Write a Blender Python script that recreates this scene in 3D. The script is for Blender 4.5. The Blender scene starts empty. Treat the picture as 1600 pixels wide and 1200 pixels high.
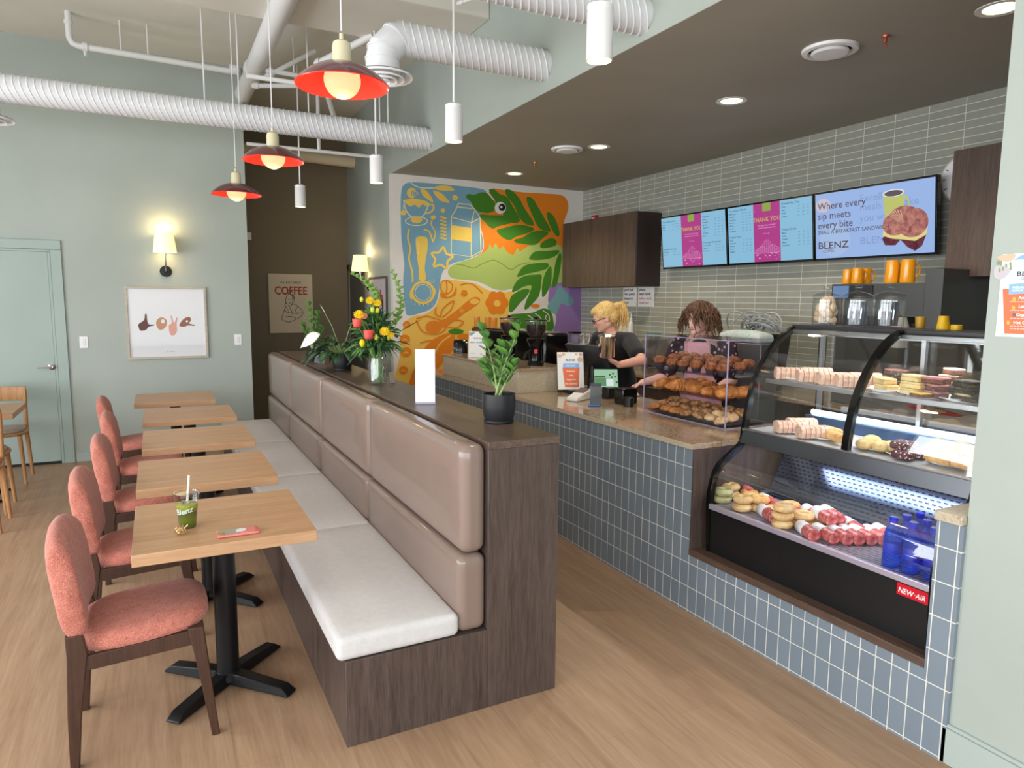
import bpy, bmesh, math, random
from mathutils import Vector, Matrix
S = bpy.context.scene
COL = S.collection
pi = math.pi
random.seed(7)
# ------------------------------------------------------------------ camera
CH, YAW, PITCH, ROLL, FPX = 1.65, .47659, .12124, .00845, 1075.1
_F = Vector((math.sin(YAW)*math.cos(PITCH), math.cos(YAW)*math.cos(PITCH), -math.sin(PITCH)))
_R0 = Vector((math.cos(YAW), -math.sin(YAW), 0)); _U0 = _R0.cross(_F)
_R = math.cos(ROLL)*_R0 + math.sin(ROLL)*_U0; _U = math.cos(ROLL)*_U0 - math.sin(ROLL)*_R0
cd = bpy.data.cameras.new('camera'); cam = bpy.data.objects.new('camera', cd); COL.objects.link(cam)
cam.matrix_world = Matrix(((_R.x, _U.x, -_F.x, 0), (_R.y, _U.y, -_F.y, 0), (_R.z, _U.z, -_F.z, CH), (0, 0, 0, 1)))
cd.sensor_width = 36; cd.sensor_fit = 'HORIZONTAL'; cd.lens = FPX/1600*36; cd.clip_start = .05; cd.clip_end = 200
S.camera = cam
# ------------------------------------------------------------------ colour management, sky, daylight
S.view_settings.view_transform = 'Standard'; S.view_settings.look = 'None'
S.view_settings.gamma = 1; S.view_settings.use_curve_mapping = False
S.view_settings.exposure = 0.08
W = bpy.data.worlds.new('world'); S.world = W; W.use_nodes = True
bg = W.node_tree.nodes['Background']; bg.inputs[0].default_value = (.92, .96, 1, 1); bg.inputs[1].default_value = 1.1

def area(name, loc, rot, sx, sy, power, col=(1, 1, 1), spread=pi):
    l = bpy.data.lights.new(name, 'AREA'); l.shape = 'RECTANGLE'; l.size = sx; l.size_y = sy
    l.energy = power; l.color = col; l.spread = spread
    o = bpy.data.objects.new(name, l); COL.objects.link(o); o.location = loc; o.rotation_euler = rot
    return o
# daylight coming in through the shop windows: the left hand wall and the front behind the camera
for i, y in enumerate((-.9, 1.9, 4.7)):
    area('daylight_side', (-4.05, y, 1.55), (0, -pi/2, 0), 2.1, 2.4, 112, (.93, .97, 1))
for i, x in enumerate((-2.6, .1)):
    area('daylight_front', (x, -2.55, 1.55), (-pi/2, 0, pi), 2.4, 2.1, 82, (.93, .97, 1))

def point(name, loc, power, col, r=.04):
    l = bpy.data.lights.new(name, 'POINT'); l.energy = power; l.color = col; l.shadow_soft_size = r
    o = bpy.data.objects.new(name, l); COL.objects.link(o); o.location = loc
    return o
def spot(name, loc, power, col, ang=1.6, r=.04, blend=.6):
    l = bpy.data.lights.new(name, 'SPOT'); l.energy = power; l.color = col; l.shadow_soft_size = r
    l.spot_size = ang; l.spot_blend = blend
    o = bpy.data.objects.new(name, l); COL.objects.link(o); o.location = loc
    return o

# ------------------------------------------------------------------ photo helpers: a photo point met by a real plane
def ray(x, y): return _R*(x-800) + _U*(600-y) + _F*FPX
def onX(x, y, X): v = ray(x, y); return Vector((0, 0, CH)) + v*(X/v.x)
def onY(x, y, Y): v = ray(x, y); return Vector((0, 0, CH)) + v*(Y/v.y)
def onZ(x, y, Z): v = ray(x, y); return Vector((0, 0, CH)) + v*((Z-CH)/v.z)

# ------------------------------------------------------------------ materials
def srgb(r, g, b):
    f = lambda c: (c/255/12.92) if c/255 <= .04045 else ((c/255+.055)/1.055)**2.4
    return (f(r), f(g), f(b), 1)
MC = {}
def M(name, col=(200, 200, 200), rough=.5, metal=0, trans=0, ior=1.45, emit=None, es=1, alpha=1, coat=0, sheen=0, sss=0):
    if name in MC: return MC[name]
    m = bpy.data.materials.new(name); m.use_nodes = True; MC[name] = m
    b = m.node_tree.nodes['Principled BSDF']
    b.inputs['Base Color'].default_value = srgb(*col); b.inputs['Roughness'].default_value = rough
    b.inputs['Metallic'].default_value = metal; b.inputs['Transmission Weight'].default_value = trans
    b.inputs['IOR'].default_value = ior; b.inputs['Alpha'].default_value = alpha
    b.inputs['Coat Weight'].default_value = coat; b.inputs['Sheen Weight'].default_value = sheen
    if sss: b.inputs['Subsurface Weight'].default_value = sss; b.inputs['Subsurface Radius'].default_value = (.02, .008, .004)
    if emit: b.inputs['Emission Color'].default_value = srgb(*emit); b.inputs['Emission Strength'].default_value = es
    return m
def N(m, t, **k):
    n = m.node_tree.nodes.new(t)
    for a, v in k.items(): setattr(n, a, v)
    return n
def L(m, a, b): m.node_tree.links.new(a, b)
def coord(m, scale=(1, 1, 1), rot=(0, 0, 0), loc=(0, 0, 0)):
    tc = N(m, 'ShaderNodeTexCoord'); mp = N(m, 'ShaderNodeMapping'); L(m, tc.outputs['Object'], mp.inputs[0])
    mp.inputs['Scale'].default_value = scale; mp.inputs['Rotation'].default_value = rot; mp.inputs['Location'].default_value = loc
    return mp.outputs[0]
def noise(m, vec, scale, detail=4, rough=.5, dist=0):
    n = N(m, 'ShaderNodeTexNoise'); n.inputs['Scale'].default_value = scale; n.inputs['Detail'].default_value = detail
    n.inputs['Roughness'].default_value = rough; n.inputs['Distortion'].default_value = dist
    L(m, vec, n.inputs['Vector']); return n.outputs['Fac']
def ramp(m, fac, stops):
    r = N(m, 'ShaderNodeValToRGB'); L(m, fac, r.inputs[0]); e = r.color_ramp.elements
    while len(e) < len(stops): e.new(.5)
    for i, (p, c) in enumerate(stops): e[i].position = p; e[i].color = srgb(*c) if len(c) == 3 else c
    return r.outputs[0]
def bump(m, h, strength=.3, dist=.002):
    b = N(m, 'ShaderNodeBump'); b.inputs['Strength'].default_value = strength; b.inputs['Distance'].default_value = dist
    L(m, h, b.inputs['Height']); L(m, b.outputs[0], m.node_tree.nodes['Principled BSDF'].inputs['Normal']); return b
def base(m, c): L(m, c, m.node_tree.nodes['Principled BSDF'].inputs['Base Color'])
def mixc(m, fac, a, b, mode='MIX'):
    x = N(m, 'ShaderNodeMix', data_type='RGBA', blend_type=mode)
    for s, v in ((x.inputs[0], fac), (x.inputs[6], a), (x.inputs[7], b)):
        if hasattr(v, 'is_linked'): L(m, v, s)
        elif isinstance(v, tuple): s.default_value = v if len(v) == 4 else srgb(*v)
        else: s.default_value = v
    return x.outputs[2]

def paint(name, col, rough=.6):
    m = M(name, col, rough); v = coord(m); bump(m, noise(m, v, 180, 3), .08, .001)
    n = noise(m, v, 1.2, 3); base(m, ramp(m, n, [(.3, tuple(int(c*.97) for c in col)), (.7, tuple(min(255, int(c*1.02)) for c in col))])); return m
def woodgrain(name, c1, c2, c3, axis='Z', scale=1, rough=.45, rings=True):
    m = M(name, c2, rough)
    sc = {'X': (.9, 14, 14), 'Y': (14, .9, 14), 'Z': (14, 14, .9)}[axis]
    v = coord(m, tuple(s*scale for s in sc)); n1 = noise(m, v, 1.6, 8, .62, .6)
    v2 = coord(m, tuple(s*scale*5 for s in sc)); n2 = noise(m, v2, 2.2, 4, .7)
    col = ramp(m, n1, [(.28, c1), (.5, c2), (.74, c3)])
    col = mixc(m, .4, col, ramp(m, n2, [(.35, c1), (.65, c3)]))
    base(m, col); bump(m, n2, .12, .001); return m
def fabric(name, c1, c2, rough=.95, sc=420):
    m = M(name, c1, rough, sheen=.2); v = coord(m); n = noise(m, v, sc, 2, .7); n2 = noise(m, v, 30, 4)
    base(m, mixc(m, .3, ramp(m, n, [(.35, c1), (.65, c2)]), ramp(m, n2, [(.3, c1), (.7, c2)]))); bump(m, n, .5, .002); return m
def speckle(name, cols, rough=.2, sc=90):
    m = M(name, cols[0], rough, coat=.3); v = coord(m); n = noise(m, v, sc, 6, .75); n2 = noise(m, v, sc*.12, 5, .6, .8)
    k = len(cols); st = [(.3+.4*i/(k-1), c) for i, c in enumerate(cols)]
    base(m, mixc(m, .45, ramp(m, n, st), ramp(m, n2, [(.3, cols[0]), (.7, cols[-1])]))); return m
def tiles(name, plane, bw, rh, mortar, c1, c2, grout, ox=0, oz=0, rough=.25, offset=0, bumps=.6, vary=None):
    """stacked tiles in a real-size grid on the plane X=const ('X') or Y=const ('Y') or floor ('Z')"""
    m = M(name, c1, rough); tc = N(m, 'ShaderNodeTexCoord'); sp = N(m, 'ShaderNodeSeparateXYZ'); L(m, tc.outputs['Object'], sp.inputs[0])
    cb = N(m, 'ShaderNodeCombineXYZ'); a, b = {'X': (1, 2), 'Y': (0, 2), 'Z': (1, 0)}[plane]
    for k, src, off in ((0, a, ox), (1, b, oz)):
        ad = N(m, 'ShaderNodeMath', operation='SUBTRACT'); L(m, sp.outputs[src], ad.inputs[0]); ad.inputs[1].default_value = off
        L(m, ad.outputs[0], cb.inputs[k])
    br = N(m, 'ShaderNodeTexBrick'); br.offset = offset; br.squash = 1; L(m, cb.outputs[0], br.inputs['Vector'])
    br.inputs['Scale'].default_value = 1; br.inputs['Brick Width'].default_value = bw; br.inputs['Row Height'].default_value = rh
    br.inputs['Mortar Size'].default_value = mortar; br.inputs['Mortar Smooth'].default_value = .15; br.inputs['Bias'].default_value = 0
    br.inputs['Color1'].default_value = srgb(*c1); br.inputs['Color2'].default_value = srgb(*c2); br.inputs['Mortar'].default_value = srgb(*grout)
    return m, br, cb.outputs[0]

m, br, v = tiles('vinyl_plank', 'Z', 1.22, .18, .0012, (178, 142, 112), (164, 130, 102), (120, 94, 72), 0, 0, .42, .37)
gv = coord(m, (9, .7, 1)); g = noise(m, gv, 1.5, 9, .62, 1.2); g2 = noise(m, coord(m, (60, 3, 1)), 1.5, 5, .6)
c = mixc(m, .6, br.outputs['Color'], ramp(m, g, [(.25, (136, 106, 82)), (.5, (170, 138, 110)), (.75, (192, 162, 134))]))
c = mixc(m, .22, c, ramp(m, g2, [(.3, (124, 98, 76)), (.7, (196, 168, 140))]))
base(m, c); bump(m, g2, .08, .001); FLOORM = m

m, br, v = tiles('counter_tile', 'X', .0672, .1295, .0024, (118, 131, 143), (126, 139, 151), (222, 222, 216), 2.69, .012, .28)
base(m, br.outputs['Color'])
inv = N(m, 'ShaderNodeMath', operation='SUBTRACT'); inv.inputs[0].default_value = 1; L(m, br.outputs['Fac'], inv.inputs[1]); bump(m, inv.outputs[0], .7, .003); TILEC = m
m, br, v = tiles('wall_tile', 'X', .256, .0545, .0026, (150, 152, 143), (160, 162, 152), (224, 224, 214), 2.942, .007, .12)
nz = noise(m, v, 14, 3); base(m, mixc(m, .12, br.outputs['Color'], ramp(m, nz, [(.3, (120, 124, 118)), (.7, (176, 176, 166))])))
inv = N(m, 'ShaderNodeMath', operation='SUBTRACT'); inv.inputs[0].default_value = 1; L(m, br.outputs['Fac'], inv.inputs[1])
ad = N(m, 'ShaderNodeMath', operation='ADD'); L(m, inv.outputs[0], ad.inputs[0]); nn = noise(m, v, 22, 2); L(m, nn, ad.inputs[1]); bump(m, ad.outputs[0], .35, .004); TILEW = m

SAGE = paint('sage_paint', (171, 180, 173)); TAUPE = paint('taupe_paint', (122, 110, 88)); SOFF = paint('charcoal_paint', (158, 154, 142))
CEILP = paint('ceiling_paint', (222, 219, 209)); WHITEP = paint('white_paint', (226, 222, 214)); DOORP = paint('door_paint', (160, 178, 172), .4)
TRIM = M('trim_paint', (172, 184, 180), .4); PIPEW = M('pipe_white', (226, 226, 226), .4)
DWOOD = woodgrain('dark_laminate', (56, 45, 42), (78, 65, 60), (102, 87, 80), 'Z', 1, .42)
DWOODY = woodgrain('dark_laminate_long', (66, 52, 45), (90, 74, 66), (116, 98, 88), 'Y', 1, .34)
CABW = woodgrain('cabinet_laminate', (62, 48, 42), (88, 70, 61), (104, 86, 76), 'Z', .7, .4)
OAKX = woodgrain('oak_top', (176, 134, 98), (194, 152, 114), (206, 168, 132), 'X', .8, .4)
OAKZ = woodgrain('oak_solid', (150, 104, 62), (178, 130, 84), (200, 154, 106), 'Z', 1, .45)
WALNUT = woodgrain('walnut', (48, 30, 22), (66, 42, 31), (84, 56, 42), 'Z', 1, .4)
CORAL = fabric('coral_fabric', (146, 76, 66), (214, 138, 120), .95, 260); GREYF = fabric('grey_fabric', (196, 194, 194), (220, 218, 218))
LEATH = M('brown_leather', (134, 115, 106), .29, coat=.35); v = coord(LEATH); bump(LEATH, noise(LEATH, v, 260, 4, .6), .18, .001)
BLACK = M('black_metal', (20, 20, 22), .4, .3); BLKP = M('black_plastic', (18, 18, 20), .35); CHROME = M('chrome', (200, 200, 200), .2, 1)
STEEL = M('steel', (214, 210, 202), .22, 1); GLASS = M('clear_glass', (255, 255, 255), .02, 0, 1, 1.45)
GRAN = speckle('granite_top', [(104, 80, 60), (178, 152, 124), (206, 184, 156), (134, 106, 82)], .14, 55)
GRANL = speckle('granite_light', [(132, 112, 86), (204, 192, 168), (226, 218, 198), (160, 140, 110)], .3, 75)
WHITE = M('white_plastic', (236, 236, 238), .35); PAPER = M('white_paper', (238, 237, 234), .8)
BLACKM = M('matte_black', (16, 16, 17), .6)

# ------------------------------------------------------------------ mesh builder
class MB:
    def __init__(s): s.v = []; s.f = []; s.mi = []; s.m = 0; s.T = None
    def _add(s, vs, fs):
        n = len(s.v)
        if s.T is not None: vs = [s.T @ Vector(p) for p in vs]
        s.v += [tuple(p) for p in vs]; s.f += [tuple(n+i for i in f) for f in fs]; s.mi += [s.m]*len(fs); return s
    def box(s, x0, x1, y0, y1, z0, z1):
        return s._add([(x0, y0, z0), (x1, y0, z0), (x1, y1, z0), (x0, y1, z0), (x0, y0, z1), (x1, y0, z1), (x1, y1, z1), (x0, y1, z1)],
                      [(0, 3, 2, 1), (4, 5, 6, 7), (0, 1, 5, 4), (1, 2, 6, 5), (2, 3, 7, 6), (3, 0, 4, 7)])
    def hexa(s, b, t):
        return s._add(list(b)+list(t), [(0, 3, 2, 1), (4, 5, 6, 7), (0, 1, 5, 4), (1, 2, 6, 5), (2, 3, 7, 6), (3, 0, 4, 7)])
    def poly(s, pts): return s._add(pts, [tuple(range(len(pts)))])
    def frame(s, d, hint=None):
        d = Vector(d).normalized(); h = Vector(hint) if hint else (Vector((0, 0, 1)) if abs(d.z) < .95 else Vector((1, 0, 0)))
        a = d.cross(h).normalized(); return a, d.cross(a).normalized()
    def tube(s, pts, r, n=12, closed=False, cap=True):
        pts = [Vector(p) for p in pts]; k = len(pts); rs = r if isinstance(r, (list, tuple)) else [r]*k
        vs = []; a0 = None
        for i, p in enumerate(pts):
            d = (pts[(i+1) % k]-pts[i-1]) if closed else (pts[min(i+1, k-1)]-pts[max(i-1, 0)])
            if d.length < 1e-9: d = Vector((0, 0, 1))
            d.normalize()
            if a0 is None: a, b = s.frame(d)
            else:
                a = a0 - d*a0.dot(d)
                a = a.normalized() if a.length > 1e-6 else s.frame(d)[0]
                b = d.cross(a).normalized()
            a0 = a
            for j in range(n):
                t = 2*pi*j/n; vs.append(p + (a*math.cos(t)+b*math.sin(t))*rs[i])
        fs = []
        for i in range(k if closed else k-1):
            q = (i+1) % k
            for j in range(n): fs.append((i*n+j, i*n+(j+1) % n, q*n+(j+1) % n, q*n+j))
        if cap and not closed: fs += [tuple(range(n))[::-1], tuple((k-1)*n+j for j in range(n))]
        return s._add(vs, fs)
    def cyl(s, p0, p1, r0, r1=None, n=20): return s.tube([p0, p1], [r0, r0 if r1 is None else r1], n)
    def lathe(s, prof, c=(0, 0, 0), n=28, axis='Z', cap=True, sx=1, sy=1):
        vs = []; c = Vector(c)
        for r, h in prof:
            for j in range(n):
                t = 2*pi*j/n; x, y = r*math.cos(t)*sx, r*math.sin(t)*sy
                p = {'Z': (x, y, h), 'X': (h, x, y), 'Y': (x, h, y)}[axis]; vs.append(c+Vector(p))
        fs = []
        for i in range(len(prof)-1):
            for j in range(n): fs.append((i*n+j, i*n+(j+1) % n, (i+1)*n+(j+1) % n, (i+1)*n+j))
        if cap: fs += [tuple(range(n))[::-1], tuple((len(prof)-1)*n+j for j in range(n))]
        return s._add(vs, fs)
    def ball(s, c, r, n=14, R=None):
        rx, ry, rz = r if isinstance(r, (tuple, list)) else (r, r, r); c = Vector(c); vs = []; fs = []; m = max(6, n//2+1)
        for i in range(1, m):
            ph = pi*i/m
            for j in range(n):
                t = 2*pi*j/n; p = Vector((rx*math.sin(ph)*math.cos(t), ry*math.sin(ph)*math.sin(t), rz*math.cos(ph)))
                vs.append(c + (R @ p if R else p))
        top = len(vs); q = Vector((0, 0, rz)); vs.append(c+(R @ q if R else q)); vs.append(c-(R @ q if R else q))
        for i in range(m-2):
            for j in range(n): fs.append((i*n+j, (i+1)*n+j, (i+1)*n+(j+1) % n, i*n+(j+1) % n))
        for j in range(n): fs.append((top, j, (j+1) % n)); fs.append((top+1, (m-2)*n+(j+1) % n, (m-2)*n+j))
        return s._add(vs, fs)
    def prism(s, pts, off):
        k = len(pts); off = Vector(off); vs = [Vector(p) for p in pts]; vs += [p+off for p in vs]
        return s._add(vs, [tuple(range(k))[::-1], tuple(range(k, 2*k))] + [(i, (i+1) % k, k+(i+1) % k, k+i) for i in range(k)])
    def loft(s, rings, cap=True):
        n = len(rings[0]); vs = [p for r in rings for p in r]; fs = []
        for i in range(len(rings)-1):
            for j in range(n): fs.append((i*n+j, i*n+(j+1) % n, (i+1)*n+(j+1) % n, (i+1)*n+j))
        if cap: fs += [tuple(range(n))[::-1], tuple((len(rings)-1)*n+j for j in range(n))]
        return s._add(vs, fs)
    def grid(s, fn, nu, nv):
        vs = [fn(i/nu, j/nv) for i in range(nu+1) for j in range(nv+1)]
        return s._add(vs, [(i*(nv+1)+j, (i+1)*(nv+1)+j, (i+1)*(nv+1)+j+1, i*(nv+1)+j+1) for i in range(nu) for j in range(nv)])
    def build(s, name, mats, parent=None, bevel=0, smooth=True, sub=0, angle=35, loc=None, rot=None, solid=0, segs=2, remesh=0, recalc=True):
        me = bpy.data.meshes.new(name); me.from_pydata(s.v, [], s.f)
        mats = mats if isinstance(mats, (list, tuple)) else [mats]
        for m in mats: me.materials.append(m)
        if len(mats) > 1:
            for p, i in zip(me.polygons, s.mi): p.material_index = i
        
        if recalc:
            bm = bmesh.new(); bm.from_mesh(me); bmesh.ops.recalc_face_normals(bm, faces=bm.faces[:]); bm.to_mesh(me); bm.free()
        if smooth:
            for p in me.polygons: p.use_smooth = True
            if not remesh: me.set_sharp_from_angle(angle=math.radians(angle))
        o = bpy.data.objects.new(name, me); COL.objects.link(o)
        if loc: o.location = loc
        if rot: o.rotation_euler = rot
        if parent: o.parent = parent
        if solid: q = o.modifiers.new('s', 'SOLIDIFY'); q.thickness = solid; q.offset = 0
        if remesh: q = o.modifiers.new('r', 'REMESH'); q.mode = 'VOXEL'; q.voxel_size = remesh; q.use_smooth_shade = True; q2 = o.modifiers.new('sm', 'SMOOTH'); q2.iterations = 4; q2.factor = .5
        if bevel: q = o.modifiers.new('b', 'BEVEL'); q.width = bevel; q.segments = segs; q.limit_method = 'ANGLE'; q.angle_limit = math.radians(40)
        if sub: q = o.modifiers.new('u', 'SUBSURF'); q.levels = sub; q.render_levels = sub
        return o
def tag(o, label=None, cat=None, group=None, kind=None):
    if label: o['label'] = label
    if cat: o['category'] = cat
    if group: o['group'] = group
    if kind: o['kind'] = kind
    return o
def E(name, loc=(0, 0, 0), rz=0, label=None, cat=None, group=None):
    o = bpy.data.objects.new(name, None); COL.objects.link(o); o.location = loc; o.rotation_euler = (0, 0, rz); o.empty_display_size = .05
    return tag(o, label, cat, group)
def kids(o): return [c for c in bpy.data.objects if c.parent == o]
def dup(o, loc=None, rz=None, label=None, scale=None):
    ks = {}
    for c in bpy.data.objects:
        if c.parent: ks.setdefault(c.parent.name, []).append(c)
    def rec(a, par):
        c = a.copy(); COL.objects.link(c)
        if par: c.parent = par
        for k in ks.get(a.name, []): rec(k, c)
        return c
    r = rec(o, None)
    if loc is not None: r.location = loc
    if rz is not None: r.rotation_euler = (r.rotation_euler[0], r.rotation_euler[1], rz) if not isinstance(rz, (tuple, list)) else rz
    if label: r['label'] = label
    if scale: r.scale = (scale,)*3 if not isinstance(scale, (tuple, list)) else scale
    return r
def st(o): o['kind'] = 'structure'; return o
_fontcache = {}
def text(mb, body, size, T, align='LEFT', bold=0, sx=1):
    """letters as flat mesh added to mb; T maps text plane (x right, y up, z out) to place"""
    key = (body, align, bold)
    if key not in _fontcache:
        cu = bpy.data.curves.new('t', 'FONT'); cu.body = body; cu.size = 1; cu.align_x = align; cu.offset = bold; cu.resolution_u = 2
        to = bpy.data.objects.new('t', cu); COL.objects.link(to); dg = bpy.context.evaluated_depsgraph_get(); dg.update()
        me = bpy.data.meshes.new_from_object(to.evaluated_get(dg))
        _fontcache[key] = ([tuple(v.co) for v in me.vertices], [tuple(p.vertices) for p in me.polygons])
        bpy.data.objects.remove(to); bpy.data.curves.remove(cu); bpy.data.meshes.remove(me)
    vs, fs = _fontcache[key]
    mb._add([T @ Vector((x*size*sx, y*size, 0)) for x, y, z in vs], fs)
def plane_T(o, right, up):
    r = Vector(right).normalized(); u = Vector(up).normalized(); n = r.cross(u)
    return Matrix(((r.x, u.x, n.x, o[0]), (r.y, u.y, n.y, o[1]), (r.z, u.z, n.z, o[2]), (0, 0, 0, 1)))
# ================================================================== setting
ZC, ZS, YD, YM, XB, XT, YH = 4.04, 3.06, 8.015, 7.72, 2.435, 5.0, 9.75
st(MB().box(-4.2, 6, -2.7, 10, -.1, 0).build('floor', FLOORM, smooth=False))
st(MB().box(-4.2, 2.6, -2.7, 10, ZC, ZC+.1).build('ceiling', CEILP, smooth=False))
st(MB().box(-4.2, .915, YD, YD+.14, 0, ZC).build('wall_back', SAGE, smooth=False))
st(MB().box(.775, .915, YD+.14, YH, 0, ZC).build('wall_hall_left', TAUPE, smooth=False))
st(MB().box(.6, 2.6, YH, YH+.1, 0, ZC).build('wall_hall_back', TAUPE, smooth=False))
b = MB().box(XB, XB+.12, YM+.1, YH, 0, ZC).box(XB, XB+.12, -2.7, YM+.1, ZS-.001, ZC)
st(b.build('wall_hall_right', SAGE, smooth=False))
st(MB().box(XB, XT+.1, YM, YM+.1, 0, ZS).build('wall_mural', WHITEP, smooth=False))
st(MB().box(XB+.001, XT+.1, -2.7, YM+.0, ZS-.003, ZS+.12).build('ceiling_soffit', SOFF, smooth=False))
st(MB().box(XT, XT+.12, -2.7, YM, 0, ZS).build('wall_tiled', TILEW, smooth=False))
# pier wall at the right edge
st(MB().box(2.472, 2.8, -2.7, 1.33, 0, ZS).build('wall_pier', SAGE, smooth=False))
p = MB().box(2.455, 2.472, -2.5, 1.345, 0, .135).box(2.46, 2.472, -2.5, 1.342, .135, .15)
st(p.build('baseboard_pier', TRIM, bevel=.003))
# window walls (left of and behind the camera)
b = MB().box(-4.2, -4.1, -2.7, YD, 0, .42).box(-4.2, -4.1, -2.7, YD, 3.1, ZC).box(-4.2, -4.1, 6.1, YD, .42, 3.1).box(-4.2, -4.1, -2.7, -2.2, .42, 3.1)
st(b.build('wall_left', SAGE, smooth=False))
b = MB().box(-4.2, 6, -2.7, -2.6, 0, .42).box(-4.2, 6, -2.7, -2.6, 3.1, ZC).box(1.5, 6, -2.7, -2.6, .42, 3.1).box(-4.2, -3.95, -2.7, -2.6, .42, 3.1)
st(b.build('wall_front', SAGE, smooth=False))
w = MB()
for y in (-2.17, .5, 3.3, 6.05): w.box(-4.17, -4.11, y-.03, y+.03, .42, 3.1)
w.box(-4.17, -4.11, -2.2, 6.1, .42, .48).box(-4.17, -4.11, -2.2, 6.1, 3.04, 3.1)
st(w.build('window_1', M('window_frame', (60, 62, 66), .4), smooth=False))
w = MB()
for x in (-3.92, -1.25, 1.47): w.box(x-.03, x+.03, -2.67, -2.61, .42, 3.1)
w.box(-3.95, 1.5, -2.67, -2.61, .42, .48).box(-3.95, 1.5, -2.67, -2.61, 3.04, 3.1)
st(w.build('window_2', MC['window_frame'], smooth=False))
st(MB().box(-14, 12, -16, -2.7, -.25, -.12).build('ground', M('asphalt', (120, 122, 124), .9), smooth=False))
# ceiling beam
st(MB().box(-4.1, XB, 5.15, 6.0, 3.83, ZC).build('ceiling_beam', CEILP, bevel=.01))
# baseboards
st(MB().box(-.775, .915, YD-.014, YD, 0, .1).box(-.775, .915, YD-.009, YD, .1, .118).build('baseboard_back', TRIM, bevel=.003))
st(MB().box(.915, XB, YH-.014, YH, 0, .12).build('baseboard_hall', TAUPE, bevel=.003))
# door in the back wall
t = MB()
t.box(-.875, -.785, YD-.022, YD, 0, 2.095).box(-1.93, -1.84, YD-.022, YD, 0, 2.095).box(-1.93, -.785, YD-.022, YD, 2.096, 2.185)
t.box(-.90, -.876, YD-.012, YD, 0, 2.07).box(-1.839, -1.815, YD-.012, YD, 0, 2.07).box(-1.839, -.876, YD-.012, YD, 2.071, 2.095)
st(t.build('trim_door', DOORP, bevel=.004))
d = st(MB().box(-1.82, -.902, YD-.008, YD, .028, 2.07).build('door_1', DOORP))
h = MB().lathe([(0, 0), (.03, 0), (.031, -.008), (.018, -.014), (.013, -.045)], (-.925, YD-.008, .968), 20, 'Y')
h.tube([(-.925, YD-.055, .968), (-.95, YD-.06, .968), (-1.04, YD-.058, .966)], [.011, .010, .007], 10)
h.build('door_handle', CHROME, d)
MB().box(-1.82, -.902, YD-.006, YD-.001, .0, .026).build('door_gap', BLACKM, d)
# hallway door in the right hand hall wall
t = MB().box(XB-.02, XB, 8.78, 8.86, 0, 2.12).box(XB-.02, XB, 9.66, 9.74, 0, 2.12).box(XB-.02, XB, 8.78, 9.74, 2.04, 2.12)
st(t.build('trim_hall_door', M('hall_trim', (120, 118, 105), .5), bevel=.003))
st(MB().box(XB-.006, XB, 8.86, 9.66, .02, 2.04).build('door_2', M('hall_door', (86, 88, 80), .5)))
# switches
for x, lab in ((-.648, 'white wall switch beside the green door'), (.782, 'white wall switch right of the framed hand print')):
    s = E('light_switch', (x, YD, 1.2), 0, lab, 'switch', 'wall switches')
    MB().box(-.036, .036, -.007, 0, -.058, .058).build('switch_plate', WHITE, s, bevel=.003)
    MB().box(-.015, .015, -.011, -.006, -.032, .032).build('rocker', M('rocker_white', (225, 226, 230), .3), s, bevel=.002)

# ================================================================== banquette and its planter box
YB = 2.374
bt = E('banquette_booth', (0, 0, 0), 0, 'long dark wood banquette with brown leather back and grey seat cushions', 'booth')
MB().box(.553, 1.125, YB, 7.5, 0, .335).build('seat_base', DWOOD, bt, bevel=.002)
MB().box(1.125, 1.446, YB, 7.5, 0, 1.07).build('back_box', DWOOD, bt, bevel=.002)
MB().box(1.125, 1.449, YB-.002, 7.5, 1.07, 1.10).build('back_ledge', DWOODY, bt, bevel=.002)
def padbox(x0, x1, y0, y1, z0, z1, r, dome=0.0, nu=10, nv=18, side='Z'):
    """cushion: rounded box slightly domed"""
    b = MB(); rings = []
    return b
def cushion(b, x0, x1, y0, y1, z0, z1, r=.03, dome=.015, face='T'):
    # superellipsoid-like rounded block sampled as a cube sphere
    cx, cy, cz = (x0+x1)/2, (y0+y1)/2, (z0+z1)/2; hx, hy, hz = (x1-x0)/2, (y1-y0)/2, (z1-z0)/2
    n = 14
    def put(p):
        q = []
        for c_, h_ in ((p[0], hx), (p[1], hy), (p[2], hz)): q.append(c_*h_)
        cl = [max(-(h_-r), min(h_-r, q_)) for q_, h_ in zip(q, (hx, hy, hz))]
        d = Vector((q[0]-cl[0], q[1]-cl[1], q[2]-cl[2]))
        m_ = max(abs(d.x), abs(d.y), abs(d.z))
        if d.length > 1e-9: d = d.normalized()*min(r, m_ if m_ > 0 else 0) if m_ > 0 else d
        x, y, z = cl[0]+d.x, cl[1]+d.y, cl[2]+d.z
        if face == 'T' and p[2] > 0: z += dome*(1-(x/hx)**2)*(1-(y/hy)**4)
        if face == 'L' and p[0] < 0: x -= dome*(1-(z/hz)**4)*(1-(y/hy)**4)
        return (cx+x, cy+y, cz+z)
    def lin(i, h_):
        k = min(r/h_, .9); t = i/n
        if t < .25: return -1 + k*(t/.25)
        if t > .75: return 1 - k*((1-t)/.25)
        return (-1+k) + (2-2*k)*((t-.25)/.5)
    for ax, sg in ((0, -1), (0, 1), (1, -1), (1, 1), (2, -1), (2, 1)):
        o1, o2 = [a for a in (0, 1, 2) if a != ax]; hh = (hx, hy, hz); vs = []
        for i in range(n+1):
            for j in range(n+1):
                p = [0, 0, 0]; p[ax] = sg; p[o1] = lin(i, hh[o1]); p[o2] = lin(j, hh[o2]); vs.append(put(p))
        b._add(vs, [(i*(n+1)+j, (i+1)*(n+1)+j, (i+1)*(n+1)+j+1, i*(n+1)+j+1) for i in range(n) for j in range(n)])
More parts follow.
